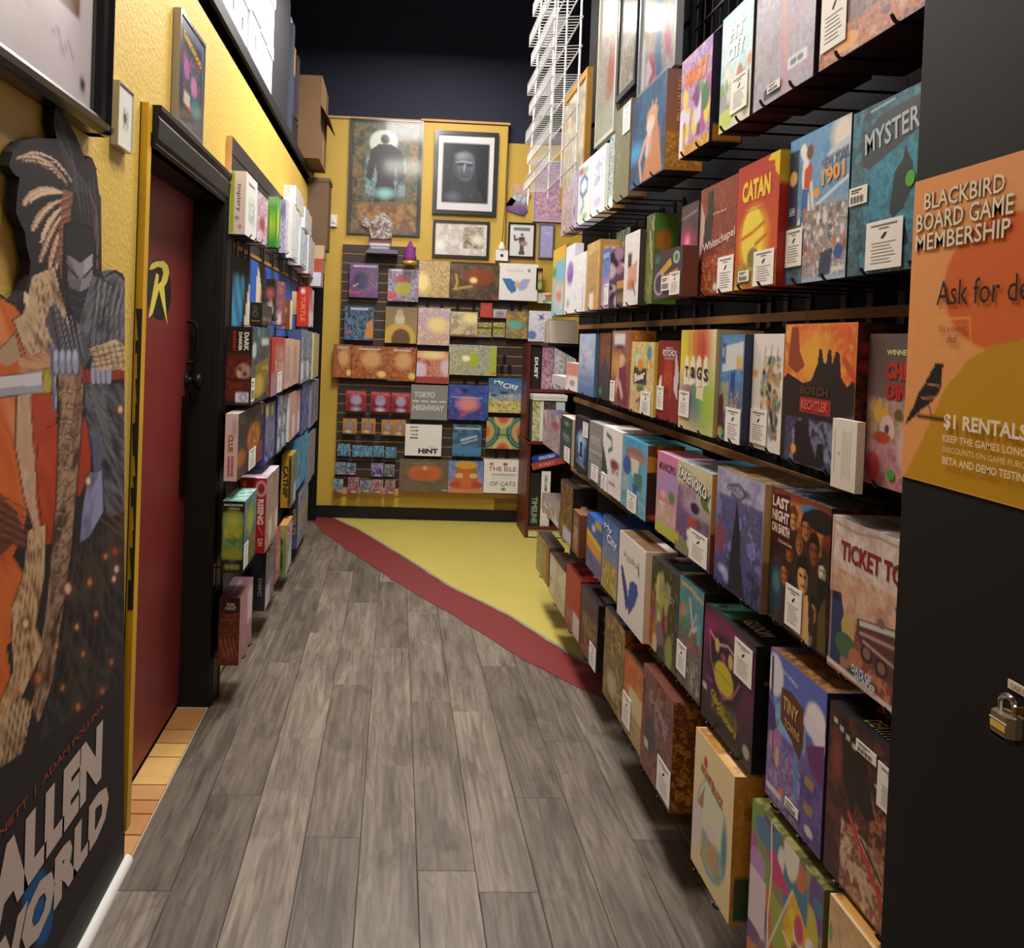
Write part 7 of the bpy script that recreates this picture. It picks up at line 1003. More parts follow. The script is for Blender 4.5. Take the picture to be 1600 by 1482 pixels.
Bk(780.5, 411, 839, 471, [('g', '#f0ede8', '#ece8e4'), ('p', [(.08, .42), (.3, .42), (.48, .55), (.44, .75), (.34, .82), (.22, .68)], '#4878b0'), ('p', [(.5, .55), (.62, .42), (.8, .42), (.72, .66), (.6, .74), (.5, .7)], '#a8b0d8'), ('e', .47, .56, .06, .1, '#d8b890', .03), ('e', .77, .18, .03, .04, '#444'), T('Papillon', .42, .2, .4, .12, '#d8d4cc')], 'white game box with a blue butterfly on the back slat wall', side='#e8e4de')
Bk(838.5, 419, 847, 454, [('g', '#2c2420', '#2c2820'), ('r', .15, .2, .95, .55, '#c8a060'), ('r', .15, .6, .95, .95, '#a8b868')], 'narrow black-edged box with two colour windows beside the white butterfly box')
Bk(839.6, 457, 876, 475, [('g', '#f0e8d8', '#e8e4d0'), ('p', [(.3, .2), (.9, .05), (.4, .7)], '#c8783c'), ('l', [(.3, .85), (.95, .4)], .14, '#88a870')], 'low white box with an orange leaf shape at the right of the back slat wall', dep=.03)
Bk(539, 478, 583, 532.5, [('g', '#2c3c58', '#3c3440'), ('n', ['#3c6088', '#2c2c3c', '#6a9ac0', '#302830'], 4, .8), ('p', [(.7, .95), (.75, .5), (.95, .35), (1, .95)], '#c88840'), ('r', .2, .05, .8, .1, '#c8d0e0'), ('r', 0, .76, .35, .8, '#d04858')], 'blue figure pack with orange armour shape on the back slat wall', cat='figure pack', nm='figure_pack')
Bk(603, 479, 650.6, 537.5, [('g', '#8a7458', '#a88c48'), ('e', .45, .35, .15, .2, '#c8c0b0', .05), ('e', .45, .16, .1, .1, '#c8a878', .04), ('e', .45, .85, .5, .4, '#c8a850', .05), ('e', .5, .9, .3, .3, '#6a5038', .05)], 'tan game box with a domed golden scene on the back slat wall')
Bk(654, 480.5, 702, 540.5, [('g', '#c8b0c0', '#c89080'), ('n', ['#d8b8a0', '#e8d0b0', '#c89888', '#b8a8c8'], 3, .8), ('e', .6, .45, .3, .2, '#f0d890', .15)], 'pastel pink and cream game box on the back slat wall')
Bk(703.5, 486.7, 745, 527, [('g', '#b8a890', '#a89878'), ('n', ['#c8b898', '#e0cc98', '#98907c'], 3, .8), ('e', .75, .25, .3, .2, '#f0dc98', .15), ('r', 0, .93, 1, 1, '#7a3c34')], 'pale bronze game box with red foot on the back slat wall')
Bk(751, 473, 768.8, 496.5, [('g', '#c84c48', '#c04440'), ('l', [(.2, .3), (.8, .3)], .08, '#d88078')], 'small coral red box standing above the yellow packs', dep=.03)
Bk(770.7, 483.4, 792, 497.5, [('g', '#b8bcc4', '#a8a8b0'), ('e', .5, .5, .3, .3, '#8a8c98'), ('r', .15, .82, .85, .95, '#c85050')], 'small silver box above the yellow packs', dep=.03)
for i, (x0, x1) in enumerate(((745.8, 767.5), (770.7, 788.6))):
    Bk(x0, 503.7, x1, 527.5, [('g', '#b8b028', '#a89830'), ('n', ['#c8c838', '#e0d860', '#787020', '#8a7898'], 4, .7), ('r', 0, .32, 1, .42, '#2c2820'), ('r', .1, .85, .9, 1, '#a090b8')], '%s acid yellow striped pack in the middle of the back slat wall' % ['left', 'right'][i], dep=.03, cat='pack', nm='card_pack', grp='yellow packs on the back slat wall')
Bk(791.5, 486, 823.4, 530, [('g', '#8a5838', '#8a7a68'), ('n', ['#a8683c', '#5c8a78', '#8a6a50', '#c8a048'], 3, .85), ('e', .4, .5, .35, .15, '#6ab0a0', .1)], 'brown and teal game box beside the yellow packs on the back slat wall', side='#5c2c24')
Bk(827, 485.5, 861, 534.5, [('g', '#e8e8ec', '#e0dce4'), ('n', ['#f0f0f4', '#c8ccd8', '#f0f0f4'], 4, .7), ('l', [(.45, .15), (.62, .25)], .07, '#3c4c98'), ('l', [(.6, .13), (.48, .28)], .07, '#3c4c98'), ('n', ['#c86868', '#f0f0f4', '#8aa0c8'], 5, .7, (.4, .35, 1, 1)), ('e', .15, .8, .2, .15, '#6a88c0')], 'white game box with blue crosses, on top of the red-brown bookcase', Y=7.42)
for (x0, y0, x1, y1, lb) in ((521.5, 538, 549, 590.5, 'left'), (550, 540, 604, 593, 'middle'), (606, 542, 650, 596.5, 'right')):
    Bk(x0, y0, x1, y1, [('g', '#8a3c2c', '#a06838'), ('n', ['#a8442c', '#c88848', '#6a2c24', '#b86838'], 3, .8), ('e', .55, .4, .28, .25, '#d0a068', .15), ('r', .2, .07, .8, .12, '#c8b8b0'), ('r', .0, .76, .5, .8, '#d04830'), ('e', .85, .85, .12, .1, '#e8c070', .05)], '%s of the three fiery orange and brown figure packs on the back slat wall' % lb, cat='figure pack', nm='figure_pack', grp='fiery figure packs')
Bk(650.5, 548, 701, 600, [('g', '#c87860', '#a85048'), ('n', ['#d89078', '#b86050', '#e0b090', '#a84c48'], 3, .7), ('e', .5, .12, .4, .12, '#f0d090', .1), ('e', .12, .6, .2, .25, '#d8c0d0', .1), ('e', .9, .5, .15, .25, '#d8c0c8', .1), ('r', 0, .8, 1, 1, '#a04440')], 'salmon red game box under the pastel one on the back slat wall')
Bk(702, 538, 775, 588, [('g', '#b8a0b0', '#8aa058'), ('n', ['#c8a0b0', '#a8b868', '#8a7898', '#d8c890', '#6a9a58', '#b8b0c8'], 4, .85), ('e', .5, .5, .12, .25, '#a8b838'), ('e', .36, .45, .08, .1, '#fff0c8', .05), ('r', .86, .05, 1, 1, '#a8b848'), ('e', .95, .92, .04, .05, '#d86a28')], 'wide green and mauve game box in the middle of the back slat wall')
reds = [(541, 610, 571.5, 644, 'first'), (579.4, 612, 609, 645, 'second'), (612, 613.4, 641, 646, 'third')]
for x0, y0, x1, y1, lb in reds:
    pack(x0, y0, x1, y1, [('g', '#a83438', '#8a2830'), ('e', .5, .45, .26, .24, '#c0b0c8', .1), ('e', .5, .88, .2, .08, '#d8d0d8'), ('l', [(.1, .1), (.9, .12)], .04, '#d89890')], '%s red blister pack from the left on the back slat wall' % lb, 'red blister packs')
Bk(643, 601, 699.4, 657, [('g', '#8a8680', '#8c8882'), T('TOKYO', .36, .28, .56, .17, '#c8c8c0', 0, .04), ('r', .04, .46, .22, .49, '#e8e4e0'), ('r', .28, .46, .46, .49, '#e8e4e0'), ('r', .52, .46, .70, .49, '#e8e4e0'), ('r', .76, .46, .94, .49, '#e8e4e0'), T('HIGHWAY', .48, .66, .84, .17, '#c8c8c0', 0, .04)], 'warm grey game box with pale lettering and dashed line on the back slat wall', side='#6a6864')
Bk(700.4, 601, 762, 657.5, [('g', '#2c6cc0', '#3c3860'), ('n', ['#3078c8', '#4c4c98', '#2c3c80', '#6c5c9c'], 3, .8), ('e', .5, .55, .26, .2, '#d88888', .15), ('e', .4, .85, .08, .06, '#b84c68', .05), ('e', .42, .16, .08, .07, '#303848'), ('l', [(.1, .35), (.85, .37)], .015, '#c8d0f0')], 'deep blue game box with a pink nebula on the back slat wall')
Bk(764, 590.5, 819.5, 646.5, [('g', '#3468a8', '#c8a838'), ('n', ['#3870b0', '#5c8ab8', '#2c60a0'], 3, .6, (0, 0, 1, .5)), ('n', ['#b8c8c8', '#5c88b0', '#d0d0c0'], 3, .7, (0, .42, 1, .65)), ('n', ['#c8a830', '#6a5c28', '#e0cc60', '#d8d0b0', '#8a9038'], 6, .9, (0, .62, 1, 1)), ('e', .15, .5, .1, .04, '#2c4878'), ('e', .42, .42, .12, .05, '#3c4c68'), T('My', .28, .13, .26, .13, '#f4f4f0', 0, .02), T('City', .6, .24, .42, .2, '#f4f4f0', 0, .02)], 'blue sky game box with white title and golden village on the back slat wall', side='#2c5a90')
toks = [(536, 654, 557, 678.5, 'first'), (565, 654, 586, 679, 'second'), (596.5, 656, 616, 681, 'third'), (617, 656, 633.5, 682, 'fourth')]
for x0, y0, x1, y1, lb in toks:
    pack(x0, y0, x1, y1, [('g', '#b88850', '#a87440'), ('e', .5, .45, .24, .22, '#a8a0a8', .1), ('e', .4, .85, .2, .08, '#e0d8c8')], '%s tan blister pack from the left on the back slat wall' % lb, 'tan blister packs')
Bk(634, 663, 689, 713.5, [('g', '#e8e4dc', '#e4e0d8'), T('DRAW', .24, .09, .22, .05, '#4a4848', 0, .04), T('HUM', .24, .2, .22, .05, '#4a4848', 0, .04), T('TALK', .24, .32, .22, .05, '#4a4848', 0, .04), T('MIME', .24, .43, .22, .05, '#4a4848', 0, .04), T('PARTY', .74, .7, .2, .04, '#a8b0b0'), T('HiNT', .64, .84, .54, .16, '#2c2c30', 0, .05)], 'plain white game box with bold black title at its foot on the back slat wall', side='#d8d0c0')
Bk(708, 663, 751.5, 714, [('g', '#40586c', '#4c78a0'), ('n', ['#405a70', '#34485c', '#5c88b0'], 3, .6), ('l', [(.3, .5), (.8, .36)], .06, '#b8c8d4'), ('l', [(.35, .6), (.85, .46)], .05, '#a0b4c8'), ('r', .05, .10, .95, .15, '#c8d4e0'), ('r', 0, .72, 1, .92, '#4c80ac', .05)], 'slate blue flat game box with white streaks on the back slat wall', dep=.03)
hx = [('g', '#98a868', '#98a868')]
for (cx, sgn) in ((-.12, 1), (1.12, -1)):
    for r, c in ((.52, '#2c3830'), (.48, '#58888c'), (.40, '#3c4438'), (.37, '#a8a868'), (.30, '#d89860'), (.22, '#b87048'), (.12, '#5c4038')): hx.append(('e', cx, .45, r, r*1.05, c))
for (cy, rr_) in ((-.15, 1), (1.15, 1)):
    for r, c in ((.50, '#b8c078'), (.42, '#d8a878'), (.34, '#c86848'), (.22, '#a85040')): hx.append(('e', .5, cy, r*.62, r, c))
hx.append(('l', [(.3, .55), (.7, .55)], .03, '#2c3830'))
Bk(760.7, 652, 811, 702.5, hx, 'square box with concentric green, teal and orange curves on the back slat wall', side='#8a5c3c')
blues = [(528, 693.5, 547, 713.6), (551, 696, 564.5, 715), (565, 697, 581.6, 715), (584, 697, 599.4, 715), (602.4, 699, 618.7, 716.5)]
for i, (x0, y0, x1, y1) in enumerate(blues):
    pack(x0, y0, x1, y1, [('g', '#4c7890', '#3c5c78'), ('n', ['#5c90a8', '#2c4860', '#8ab0c0'], 4, .8), ('e', .5, .5, .3, .3, '#6aa0b8', .1)], '%s steel blue blister pack from the left on the back slat wall' % ['first', 'second', 'third', 'fourth', 'fifth'][i], 'blue blister packs')
for (x0, y0, x1, y1, c, lb) in ((524, 722.5, 539, 742, '#4c7c98', 'teal blue pack at the left end of the lower pack rows'), (541, 724, 555.6, 742.5, '#5c88a0', 'teal pack with a red foot in the lower pack rows'), (580, 724, 598.5, 745.5, '#5c48a0', 'violet pack in the lower pack rows'), (601, 726, 616, 745.5, '#4c6058', 'grey-green pack in the lower pack rows'),
        (521.5, 749, 535.6, 769, '#58a0b8', 'aqua pack with pink foot at the bottom left of the pack rows'), (544, 746, 560, 771, '#a83c48', 'double red and white pack in the bottom pack row'), (562.5, 750.7, 580, 769.5, '#6c7890', 'round-bodied grey-blue pack in the bottom pack row'), (581.6, 750, 598, 771.5, '#b06048', 'rust orange pack in the bottom pack row'), (601.7, 750, 617, 772, '#a06a48', 'brown pack with red header, last in the bottom pack row')):
    pack(x0, y0, x1, y1, [('g', c, c), ('n', [c, '#d8d0d0', '#3c3c48'], 3.5, .5), ('r', 0, .78, 1, .9, '#b83c50' if 'red' in lb or 'pink' in lb else c), ('r', .3, .88, .8, .98, '#e0e0e4')], lb, 'packs in the lower rows', c)
Bk(624.7, 717, 699.4, 770, [('g', '#6a5c4c', '#5c5440'), ('n', ['#6a5a48', '#5a5440', '#7a6450'], 3, .5), ('e', .38, .42, .2, .22, '#c0643c', .1), ('e', .66, .42, .2, .24, '#c0643c', .1), ('e', .5, .45, .2, .16, '#b85a38', .1), ('e', .52, .26, .05, .07, '#d8a068', .03), ('r', .88, .92, .98, .95, '#c8c0b0'), T('GREAT WALL', .5, .12, .5, .06, '#8a9070')], 'wide olive brown game box with a glowing rust emblem on the back slat wall', side='#4a4030')
Bk(701, 720, 754.8, 771.5, [('g', '#5c80b8', '#c87838'), ('n', ['#5c84c0', '#7ca0d0', '#4c70a8'], 3, .6), ('e', .5, .55, .34, .42, '#b85c38'), ('e', .5, .12, .32, .13, '#c8a030'), ('e', .32, .46, .13, .08, '#c8b878'), ('e', .70, .46, .13, .08, '#c8b878'), ('p', [(.44, .3), (.58, .3), (.66, .8), (.36, .8)], '#c8643c'), ('e', .2, .75, .16, .1, '#b83c28'), ('e', .82, .75, .16, .1, '#b83c28'), ('r', 0, .88, 1, 1, '#c88040')], 'blue and orange game box with a carved temple face on the back slat wall', side='#3c5080')
Bk(756, 717.5, 815.5, 772, [('g', '#ece6de', '#e6e0d8'), T('THE ISLE', .48, .28, .7, .13, '#4a3c44', 0, .0), T('OF CATS', .5, .72, .64, .13, '#4a3c64', 0, .0), ('n', ['#ece6de', '#7a9a58', '#58884c'], 4, .7, (.2, .40, .85, .5)), ('n', ['#ece6de', '#8a78a0', '#ece6de'], 4, .6, (.2, .5, .85, .6)), ('e', .2, .14, .05, .04, '#b84c38'), ('e', .55, .14, .06, .05, '#b84c38'), ('l', [(.55, .2), (.54, .35)], .02, '#6a8a48'), ('e', .52, .88, .06, .05, '#6a8a58')], 'white game box with spindly dark lettering at the bottom right of the back slat wall', side='#c8c0b8')
# small pegs on the empty slats
for (x, y) in ((784, 575), (796, 575), (788, 560), (700, 605), (716, 716), (738, 716), (726, 596), (745, 596), (640, 474), (668, 476), (690, 478), (715, 478), (740, 478), (800, 478), (812, 478), (775, 706), (792, 707)):
    p_ = onY(x, y, YB); o = MB().box((p_[0]-.014, YB-.004, p_[2]-.05), (p_[0]+.014, YB-.0005, p_[2]+.02)).bar((p_[0], YB-.004, p_[2]), (p_[0], YB-.06, p_[2]+.002), .003, 5).bar((p_[0], YB-.06, p_[2]+.002), (p_[0], YB-.065, p_[2]+.015), .003, 5).build('display_peg', black_metal); tag(o, 'short black display peg on the back slat wall', 'peg', 'display pegs on the back slat wall')
def wall_frame(x0, y0, x1, y1, ops, fcol, fw, label, Y=7.575, mw=0, res=(50, 60), cat='framed print', inner=GLASSY, back=7.6):
    a, b = onY(x0, y0, Y), onY(x1, y1, Y)
    e = empty('framed_print', ((a[0]+b[0])/2, Y, b[2])); tag(e, label, cat)
    MB().box((a[0], Y, b[2]), (b[0], back-.001, b[2]+fw)).box((a[0], Y, a[2]-fw), (b[0], back-.001, a[2])).box((a[0], Y, b[2]+fw), (a[0]+fw, back-.001, a[2]-fw)).box((b[0]-fw, Y, b[2]+fw), (b[0], back-.001, a[2]-fw)).build('frame', fcol, e)
    p = MB(); face(p, (a[0]+fw, Y+.008, a[2]-fw), (b[0]-a[0]-2*fw, 0, 0), (0, 0, b[2]-a[2]+2*fw), ops, *res); p.build('print', inner, e); return e
wall_frame(548, 184, 656, 370, [('g', '#485c4c', '#4c3c2c'), ('n', ['#5c6c58', '#3c4c48', '#7a6c40', '#2c3430'], 3.5, .8), ('n', ['#3c4038', '#8a6c38', '#5c5430', '#342c24'], 4, .85, (0, 0, .18, .95)), ('n', ['#6a5038', '#a87838', '#3c342c', '#58684c'], 4, .8, (.82, 0, 1, .7)), ('e', .46, .19, .2, .11, '#c8d4c8', .02), ('n', ['#5c8090', '#88a8b0', '#3c5c68'], 4, .8, (.2, .3, .8, .68)), ('e', .48, .16, .065, .045, '#2a2628'), ('p', [(.40, .20), (.56, .20), (.72, .26), (.78, .50), (.70, .54), (.64, .40), (.62, .52), (.66, .72), (.56, .72), (.50, .58), (.44, .72), (.34, .72), (.38, .50), (.36, .38), (.30, .54), (.22, .50), (.28, .26)], '#2a2527'), ('e', .5, .64, .12, .04, '#8ac0c0', .05), ('p', [(.2, .74), (.8, .70), (.98, .98), (.05, .98)], '#7a5434'), ('n', ['#7a5434', '#4c3828', '#b08048'], 4, .6, (.1, .72, 1, 1)), ('r', 0, 0, 1, .02, '#1c1a1a'), ('r', 0, 0, .03, 1, '#1c1a1a'), ('r', .96, 0, 1, 1, '#1c1a1a')], blackframe, .012, 'tall glossy poster of a dark standing silhouette before a pale moon', res=(70, 110), cat='poster')
wall_frame(680, 203, 775, 338, [('g', '#d8d4d8', '#d4d0d4'), ('r', .08, .10, .92, .90, '#14161f'), ('n', ['#14161f', '#1c2030', '#10121a'], 3, .6, (.08, .10, .92, .90)), ('p', [(.20, .84), (.22, .5), (.3, .26), (.47, .17), (.64, .26), (.70, .5), (.72, .84)], '#232734'), ('e', .47, .40, .20, .20, '#3c404c', .03), ('e', .48, .31, .15, .09, '#6c707c', .06), ('e', .5, .40, .15, .15, '#5c606c', .05), ('e', .50, .52, .12, .09, '#484c58', .04), ('l', [(.33, .36), (.45, .34), (.6, .36)], .02, '#a8acb8'), ('e', .40, .38, .07, .02, '#22242c'), ('e', .57, .39, .07, .02, '#22242c'), ('l', [(.48, .38), (.47, .47)], .02, '#a8acb4'), ('l', [(.41, .54), (.55, .54)], .02, '#22242c'), ('e', .42, .27, .08, .03, '#8a8e98', .06), ('p', [(.18, .86), (.28, .66), (.45, .70), (.62, .68), (.78, .74), (.86, .88)], '#2a2c38'), ('e', .28, .82, .12, .06, '#585c68', .08), ('l', [(.6, .8), (.64, .78)], .02, '#8a3c38')], blackframe, .035, 'black framed portrait print of a pale hooded face on the back wall', Y=7.565, res=(60, 80))
wall_frame(677, 343, 763.5, 405, [('g', '#c8c0b8', '#d8d0c8'), ('n', ['#d0c8c0', '#b8b0a8', '#e0d8d0'], 3, .7), ('n', ['#a89880', '#7c6c58', '#c8b8a0', '#5c5040'], 4, .85, (.52, .08, .95, .8)), ('e', .82, .5, .1, .14, '#e8dcc8', .1), ('e', .1, .7, .1, .2, '#f0ece0', .1)], blackframe, .022, 'black framed landscape sketch under the pale hooded portrait', Y=7.57, res=(50, 36))
wall_frame(795, 347, 835, 404, [('g', '#e8e4e4', '#e0dcdc'), ('r', .15, .1, .85, .2, '#6a7880'), ('f', .52, .95, .68, '#5c4c48'), ('l', [(.2, .36), (.22, .5), (.45, .45)], .08, '#3c3430'), ('e', .6, .6, .16, .08, '#a88880', .05)], blackframe, .014, 'small white magazine cover in a thin black frame beside the white camera', Y=7.63, back=7.66, res=(24, 34))
wall_frame(843, 349, 864, 404, [('g', '#a8a4d0', '#9898c8'), T('A.I.', .6, .25, .5, .08, '#e0e0f0'), ('n', ['#a8a4d0', '#c0b8e0'], 3, .5)], greyf, .01, 'lilac comic cover in a thin frame beside the white magazine cover', Y=7.63, back=7.66, res=(12, 30))
wall_frame(836, 250, 884, 348, [('g', '#8a78b0', '#c898b8'), ('n', ['#8a78b8', '#b07898', '#d8b0c8', '#6a5c98'], 4, .8, (0, 0, 1, .45)), ('n', ['#c87890', '#c8c8e0', '#b8688a', '#e0c0c8'], 5, .8, (0, .4, 1, 1))], mat('clear_edge', '#c8c0c8', .2), .008, 'violet and pink poster at the right end of the yellow back wall', Y=7.63, back=7.66, res=(24, 50), cat='poster')
# cut-out stickers and figures (plain stand-ins)
def blob(name, pts, Y, th, ops, label, cat):
    P = [onY(a, b, Y) for a, b in pts]; xz = [(p[0], p[2]) for p in P]
    bm = bmesh.new(); f = bm.faces.new([bm.verts.new((a, Y, b)) for a, b in xz]); bmesh.ops.triangulate(bm, faces=[f])
    X0, X1 = min(a for a, b in xz), max(a for a, b in xz); Z0, Z1 = min(b for a, b in xz), max(b for a, b in xz)
    for (lo, hi, no) in ((X0, X1, (1, 0, 0)), (Z0, Z1, (0, 0, 1))):
        for k in range(1, 16): bmesh.ops.bisect_plane(bm, geom=bm.verts[:]+bm.edges[:]+bm.faces[:], plane_co=Vector(no)*(lo+(hi-lo)*k/16), plane_no=no, dist=1e-6)
    ix = {v: i for i, v in enumerate(bm.verts)}; co = np.array([tuple(v.co) for v in bm.verts])
    fs = [[ix[v] for v in (f.verts if f.normal.y < 0 else reversed(f.verts))] for f in bm.faces]; bm.free()
    col = paint((co[:, 0]-X0)/(X1-X0), (Z1-co[:, 2])/(Z1-Z0), ops, cell=.05, asp=(Z1-Z0)/(X1-X0), seed=5)
    mb = MB(); mb.add(co, fs, col); n = len(xz)
    mb.add([(a, Y, b) for a, b in xz]+[(a, Y+th, b) for a, b in xz], [(k, (k+1) % n, n+(k+1) % n, n+k) for k in range(n)]+[tuple(range(n, 2*n))], '#d8d4d0')
    o = mb.build(name, MATTE, loc=((X0+X1)/2, Y, Z0)); tag(o, label, cat); return o
blob('wall_cutout', [(800, 292), (812, 288), (822, 293), (824, 300), (830, 302), (826, 310), (821, 318), (824, 328), (818, 337), (808, 334), (790, 328), (789, 322), (800, 322), (806, 314), (799, 308), (803, 300)], 7.64, .012, [('g', '#c8a898', '#5c4880'), ('r', 0, 0, 1, .3, '#d0a494'), ('n', ['#e8e8f0', '#4c8890', '#d8d0e0'], 4, .9, (0, .28, 1, .65)), ('n', ['#5c4480', '#7c5c90'], 4, .8, (0, .66, 1, 1))], 'small colourful cut-out on the yellow wall above the white magazine cover', 'cut-out')
blob('wall_cutout', [(562, 340), (572, 338), (580, 345), (588, 336), (600, 333), (610, 338), (614, 352), (612, 372), (600, 374), (580, 372), (576, 358), (566, 352)], 7.53, .012, [('g', '#8a6c58', '#6a5c68'), ('n', ['#c8c0b8', '#5c3c34', '#e0d8d0', '#4c4860', '#8a5c48'], 4, .9)], 'brown and white cut-out figures pinned over the foot of the tall glossy poster', 'cut-out')
st3 = empty('price_gun', tuple(onY(597, 397, 7.4))); tag(st3, 'grey and white boxed stand with red band under the tall glossy poster', 'stand')
a, b = onY(576, 374, 7.42), onY(611, 391, 7.42); mbq = MB(); face(mbq, (a[0], 7.42, a[2]), (b[0]-a[0], 0, 0), (0, 0, b[2]-a[2]), [('g', '#3a3438', '#3a3840'), ('r', .05, .05, .95, .28, '#7a2c30'), ('r', .05, .34, .95, .62, '#c8c8cc'), ('r', .1, .7, .9, .92, '#b0b0b8')], 16, 12); mbq.box((a[0], 7.4215, b[2]), (b[0], 7.56, a[2]), '#3a3438'); mbq.build('printed_case', PRINT, st3)
a, b = onY(571, 389, 7.38), onY(622, 397, 7.38); MB().prism([(a[0], b[2]), (b[0], b[2]), (b[0]-.01, a[2]), (a[0]+.015, a[2])], 1, 7.38, 7.56).build('base', mat('grey_plastic', '#6a6878', .5), st3)
# white camera on the wall with its cable
a, b = onY(774.5, 391, 7.56), onY(793, 408, 7.56)
cm = empty('security_camera', ((a[0]+b[0])/2, 7.58, b[2])); tag(cm, 'white square sensor with a domed top on the back wall above the butterfly box', 'sensor')
hs_ = MB().box((a[0], 7.545, b[2]), (b[0], 7.599, a[2])).build('housing', white, cm)
cx_ = (a[0]+b[0])/2; lathe('dome', [(0, .030), (.02, .030), (.045, .022), (.07, .008)], (cx_, 7.57, a[2]), 2, white, cm)
lathe('lens', [(0, .012), (-.004, .012), (-.005, .008)], (cx_, 7.545, (a[2]+b[2])/2), 1, black_metal, hs_)
cab = MB(); pts = [tuple(onY(x, y, 7.588)) for x, y in ((794, 196), (793, 230), (791, 262), (790, 292), (789, 320), (787, 345), (785, 368), (784, 384))]; cab.path(pts, .003, 6); o = cab.build('thin_cable', mat('tan_cable', '#8a6a28', .6)); tag(o, 'thin tan cable running down the yellow back wall to the white sensor', 'cable')
a, b = onY(516, 335, 7.56), onY(526, 354, 7.56); sw = empty('light_switch', ((a[0]+b[0])/2, 7.57, b[2])); tag(sw, 'small white switch box on the yellow wall left of the tall glossy poster', 'switch')
MB().box((a[0], 7.57, b[2]), (b[0], 7.599, a[2])).build('plate', white, sw); MB().box((a[0]+.015, 7.562, b[2]+.03), (b[0]-.015, 7.57, a[2]-.03)).build('toggle', white, sw)
MB_ = None
# ---- red-brown bookcase at the right end of the back wall
bc = empty('bookcase', (1.4, 7.25, 0)); tag(bc, 'red-brown wooden bookcase with game boxes on its shelves, right of the back slat wall', 'bookcase')
bx0 = onY(822.5, 760, 7.0)[0]; bx1 = bx0+.75; fy = 7.0
zt_ = onY(830, 537, fy)[2]; shz = [.08, onY(830, 692, fy)[2], onY(830, 612, fy)[2], zt_]
MB().box((bx0, fy, 0), (bx0+.022, 7.488, shz[1]+.01)).build('side_panel', redwood, bc)
MB().box((bx0+.0, fy+.18, shz[1]+.01), (bx0+.022, 7.488, zt_)).build('side_panel', redwood, bc)
MB().box((bx1-.022, fy, 0), (bx1, 7.488, zt_)).build('side_panel', redwood, bc)
MB().box((bx0+.022, 7.472, .08), (bx1-.022, 7.486, zt_)).build('back_panel', mat('dark_back_panel', '#1e1516', .7), bc)
for i, z in enumerate(shz): MB().box((bx0+(.0225 if i != 1 else -.02), fy+(.18 if i > 1 else -.01), z-.012), (bx1-.0225, 7.47, z+.010)).build('shelf', redwood, bc)
x = bx0+.03
def onshelf(w_, z0, h, ops, lb, lay=None, dep=.26, c='#444', y0=None):
    global x
    yy0 = fy+.2 if y0 is None else y0
    o, F = printed_box('game_box', x, x+w_, yy0, min(yy0+dep, 7.465), z0, z0+h, '-Y', ops, c, label=lb, cat='board game', group='game boxes in the red-brown bookcase', res=(8, 24)); x += w_+.004; return o
onshelf(.08, shz[2]+.011, .33, [('g', '#2c2224', '#241c1e'), T('DUST', .5, .5, .35, .5, '#e8e4e0', 90, .05)], 'black spine with white upright letters on the upper shelf of the bookcase')
onshelf(.09, shz[2]+.011, .34, [('g', '#a85870', '#b87888'), ('n', ['#b86880', '#8a88a8', '#d8b0b8', '#7a3c50'], 5, .8)], 'rose mottled box on the upper shelf of the bookcase')
onshelf(.09, shz[2]+.011, .33, [('g', '#d8d8dc', '#c8c8c8'), ('n', ['#e8e4e8', '#b84858', '#88a8a0', '#d8d8dc'], 5, .8)], 'white box with red marks on the upper shelf of the bookcase')
onshelf(.08, shz[2]+.011, .31, [('g', '#a8b8c0', '#8aa098'), ('n', ['#b0c0c8', '#6a8888', '#d0d8d8'], 5, .8)], 'grey-green box on the upper shelf of the bookcase')
x = bx0+.03
onshelf(.085, shz[1]+.011, .31, [('g', '#c8b838', '#c8c8a0'), ('n', ['#d8c850', '#4c5c38', '#e8e0c0', '#8a9a48'], 5, .8), ('r', .7, 0, 1, 1, '#e8e8e4')], 'yellow and white patterned spine on the middle shelf of the bookcase', y0=fy+.03)
onshelf(.085, shz[1]+.011, .305, [('g', '#3c3438', '#4c4838'), ('n', ['#3c3438', '#8a7078', '#2c2428'], 4, .7), T('ZOMBIE', .5, .55, .4, .4, '#d8d020', 90, .05)], 'dark spine with acid yellow letters on the middle shelf of the bookcase', y0=fy+.03)
onshelf(.07, shz[1]+.011, .305, [('g', '#d0d8d8', '#c0c8c4')], 'pale aqua spine on the middle shelf of the bookcase', y0=fy+.03)
o = MB().box((bx0+.03, fy+.02, shz[1]+.323), (bx0+.29, fy+.29, shz[1]+.35)).box((bx0+.027, fy+.017, shz[1]+.345), (bx0+.293, fy+.293, shz[1]+.366)).build('white_flat_box', white); tag(o, 'flat white box lying across the spines on the middle shelf of the bookcase', 'box')
x = bx0+.03
onshelf(.085, .091, .40, [('g', '#1c2020', '#24302c'), T('TIMELINE', .5, .7, .5, .5, '#98a898', 90, .03)], 'tall near-black spine with dim letters on the bottom shelf of the bookcase', y0=fy+.03)
onshelf(.07, .091, .42, [('g', '#ece8e4', '#e8e0d8'), T('CLUE', .5, .62, .5, .28, '#b83c28', 90, .05), T('CARD GAME', .5, .22, .3, .3, '#4a4444', 90)], 'white spine with red upright letters on the bottom shelf of the bookcase', y0=fy+.03)
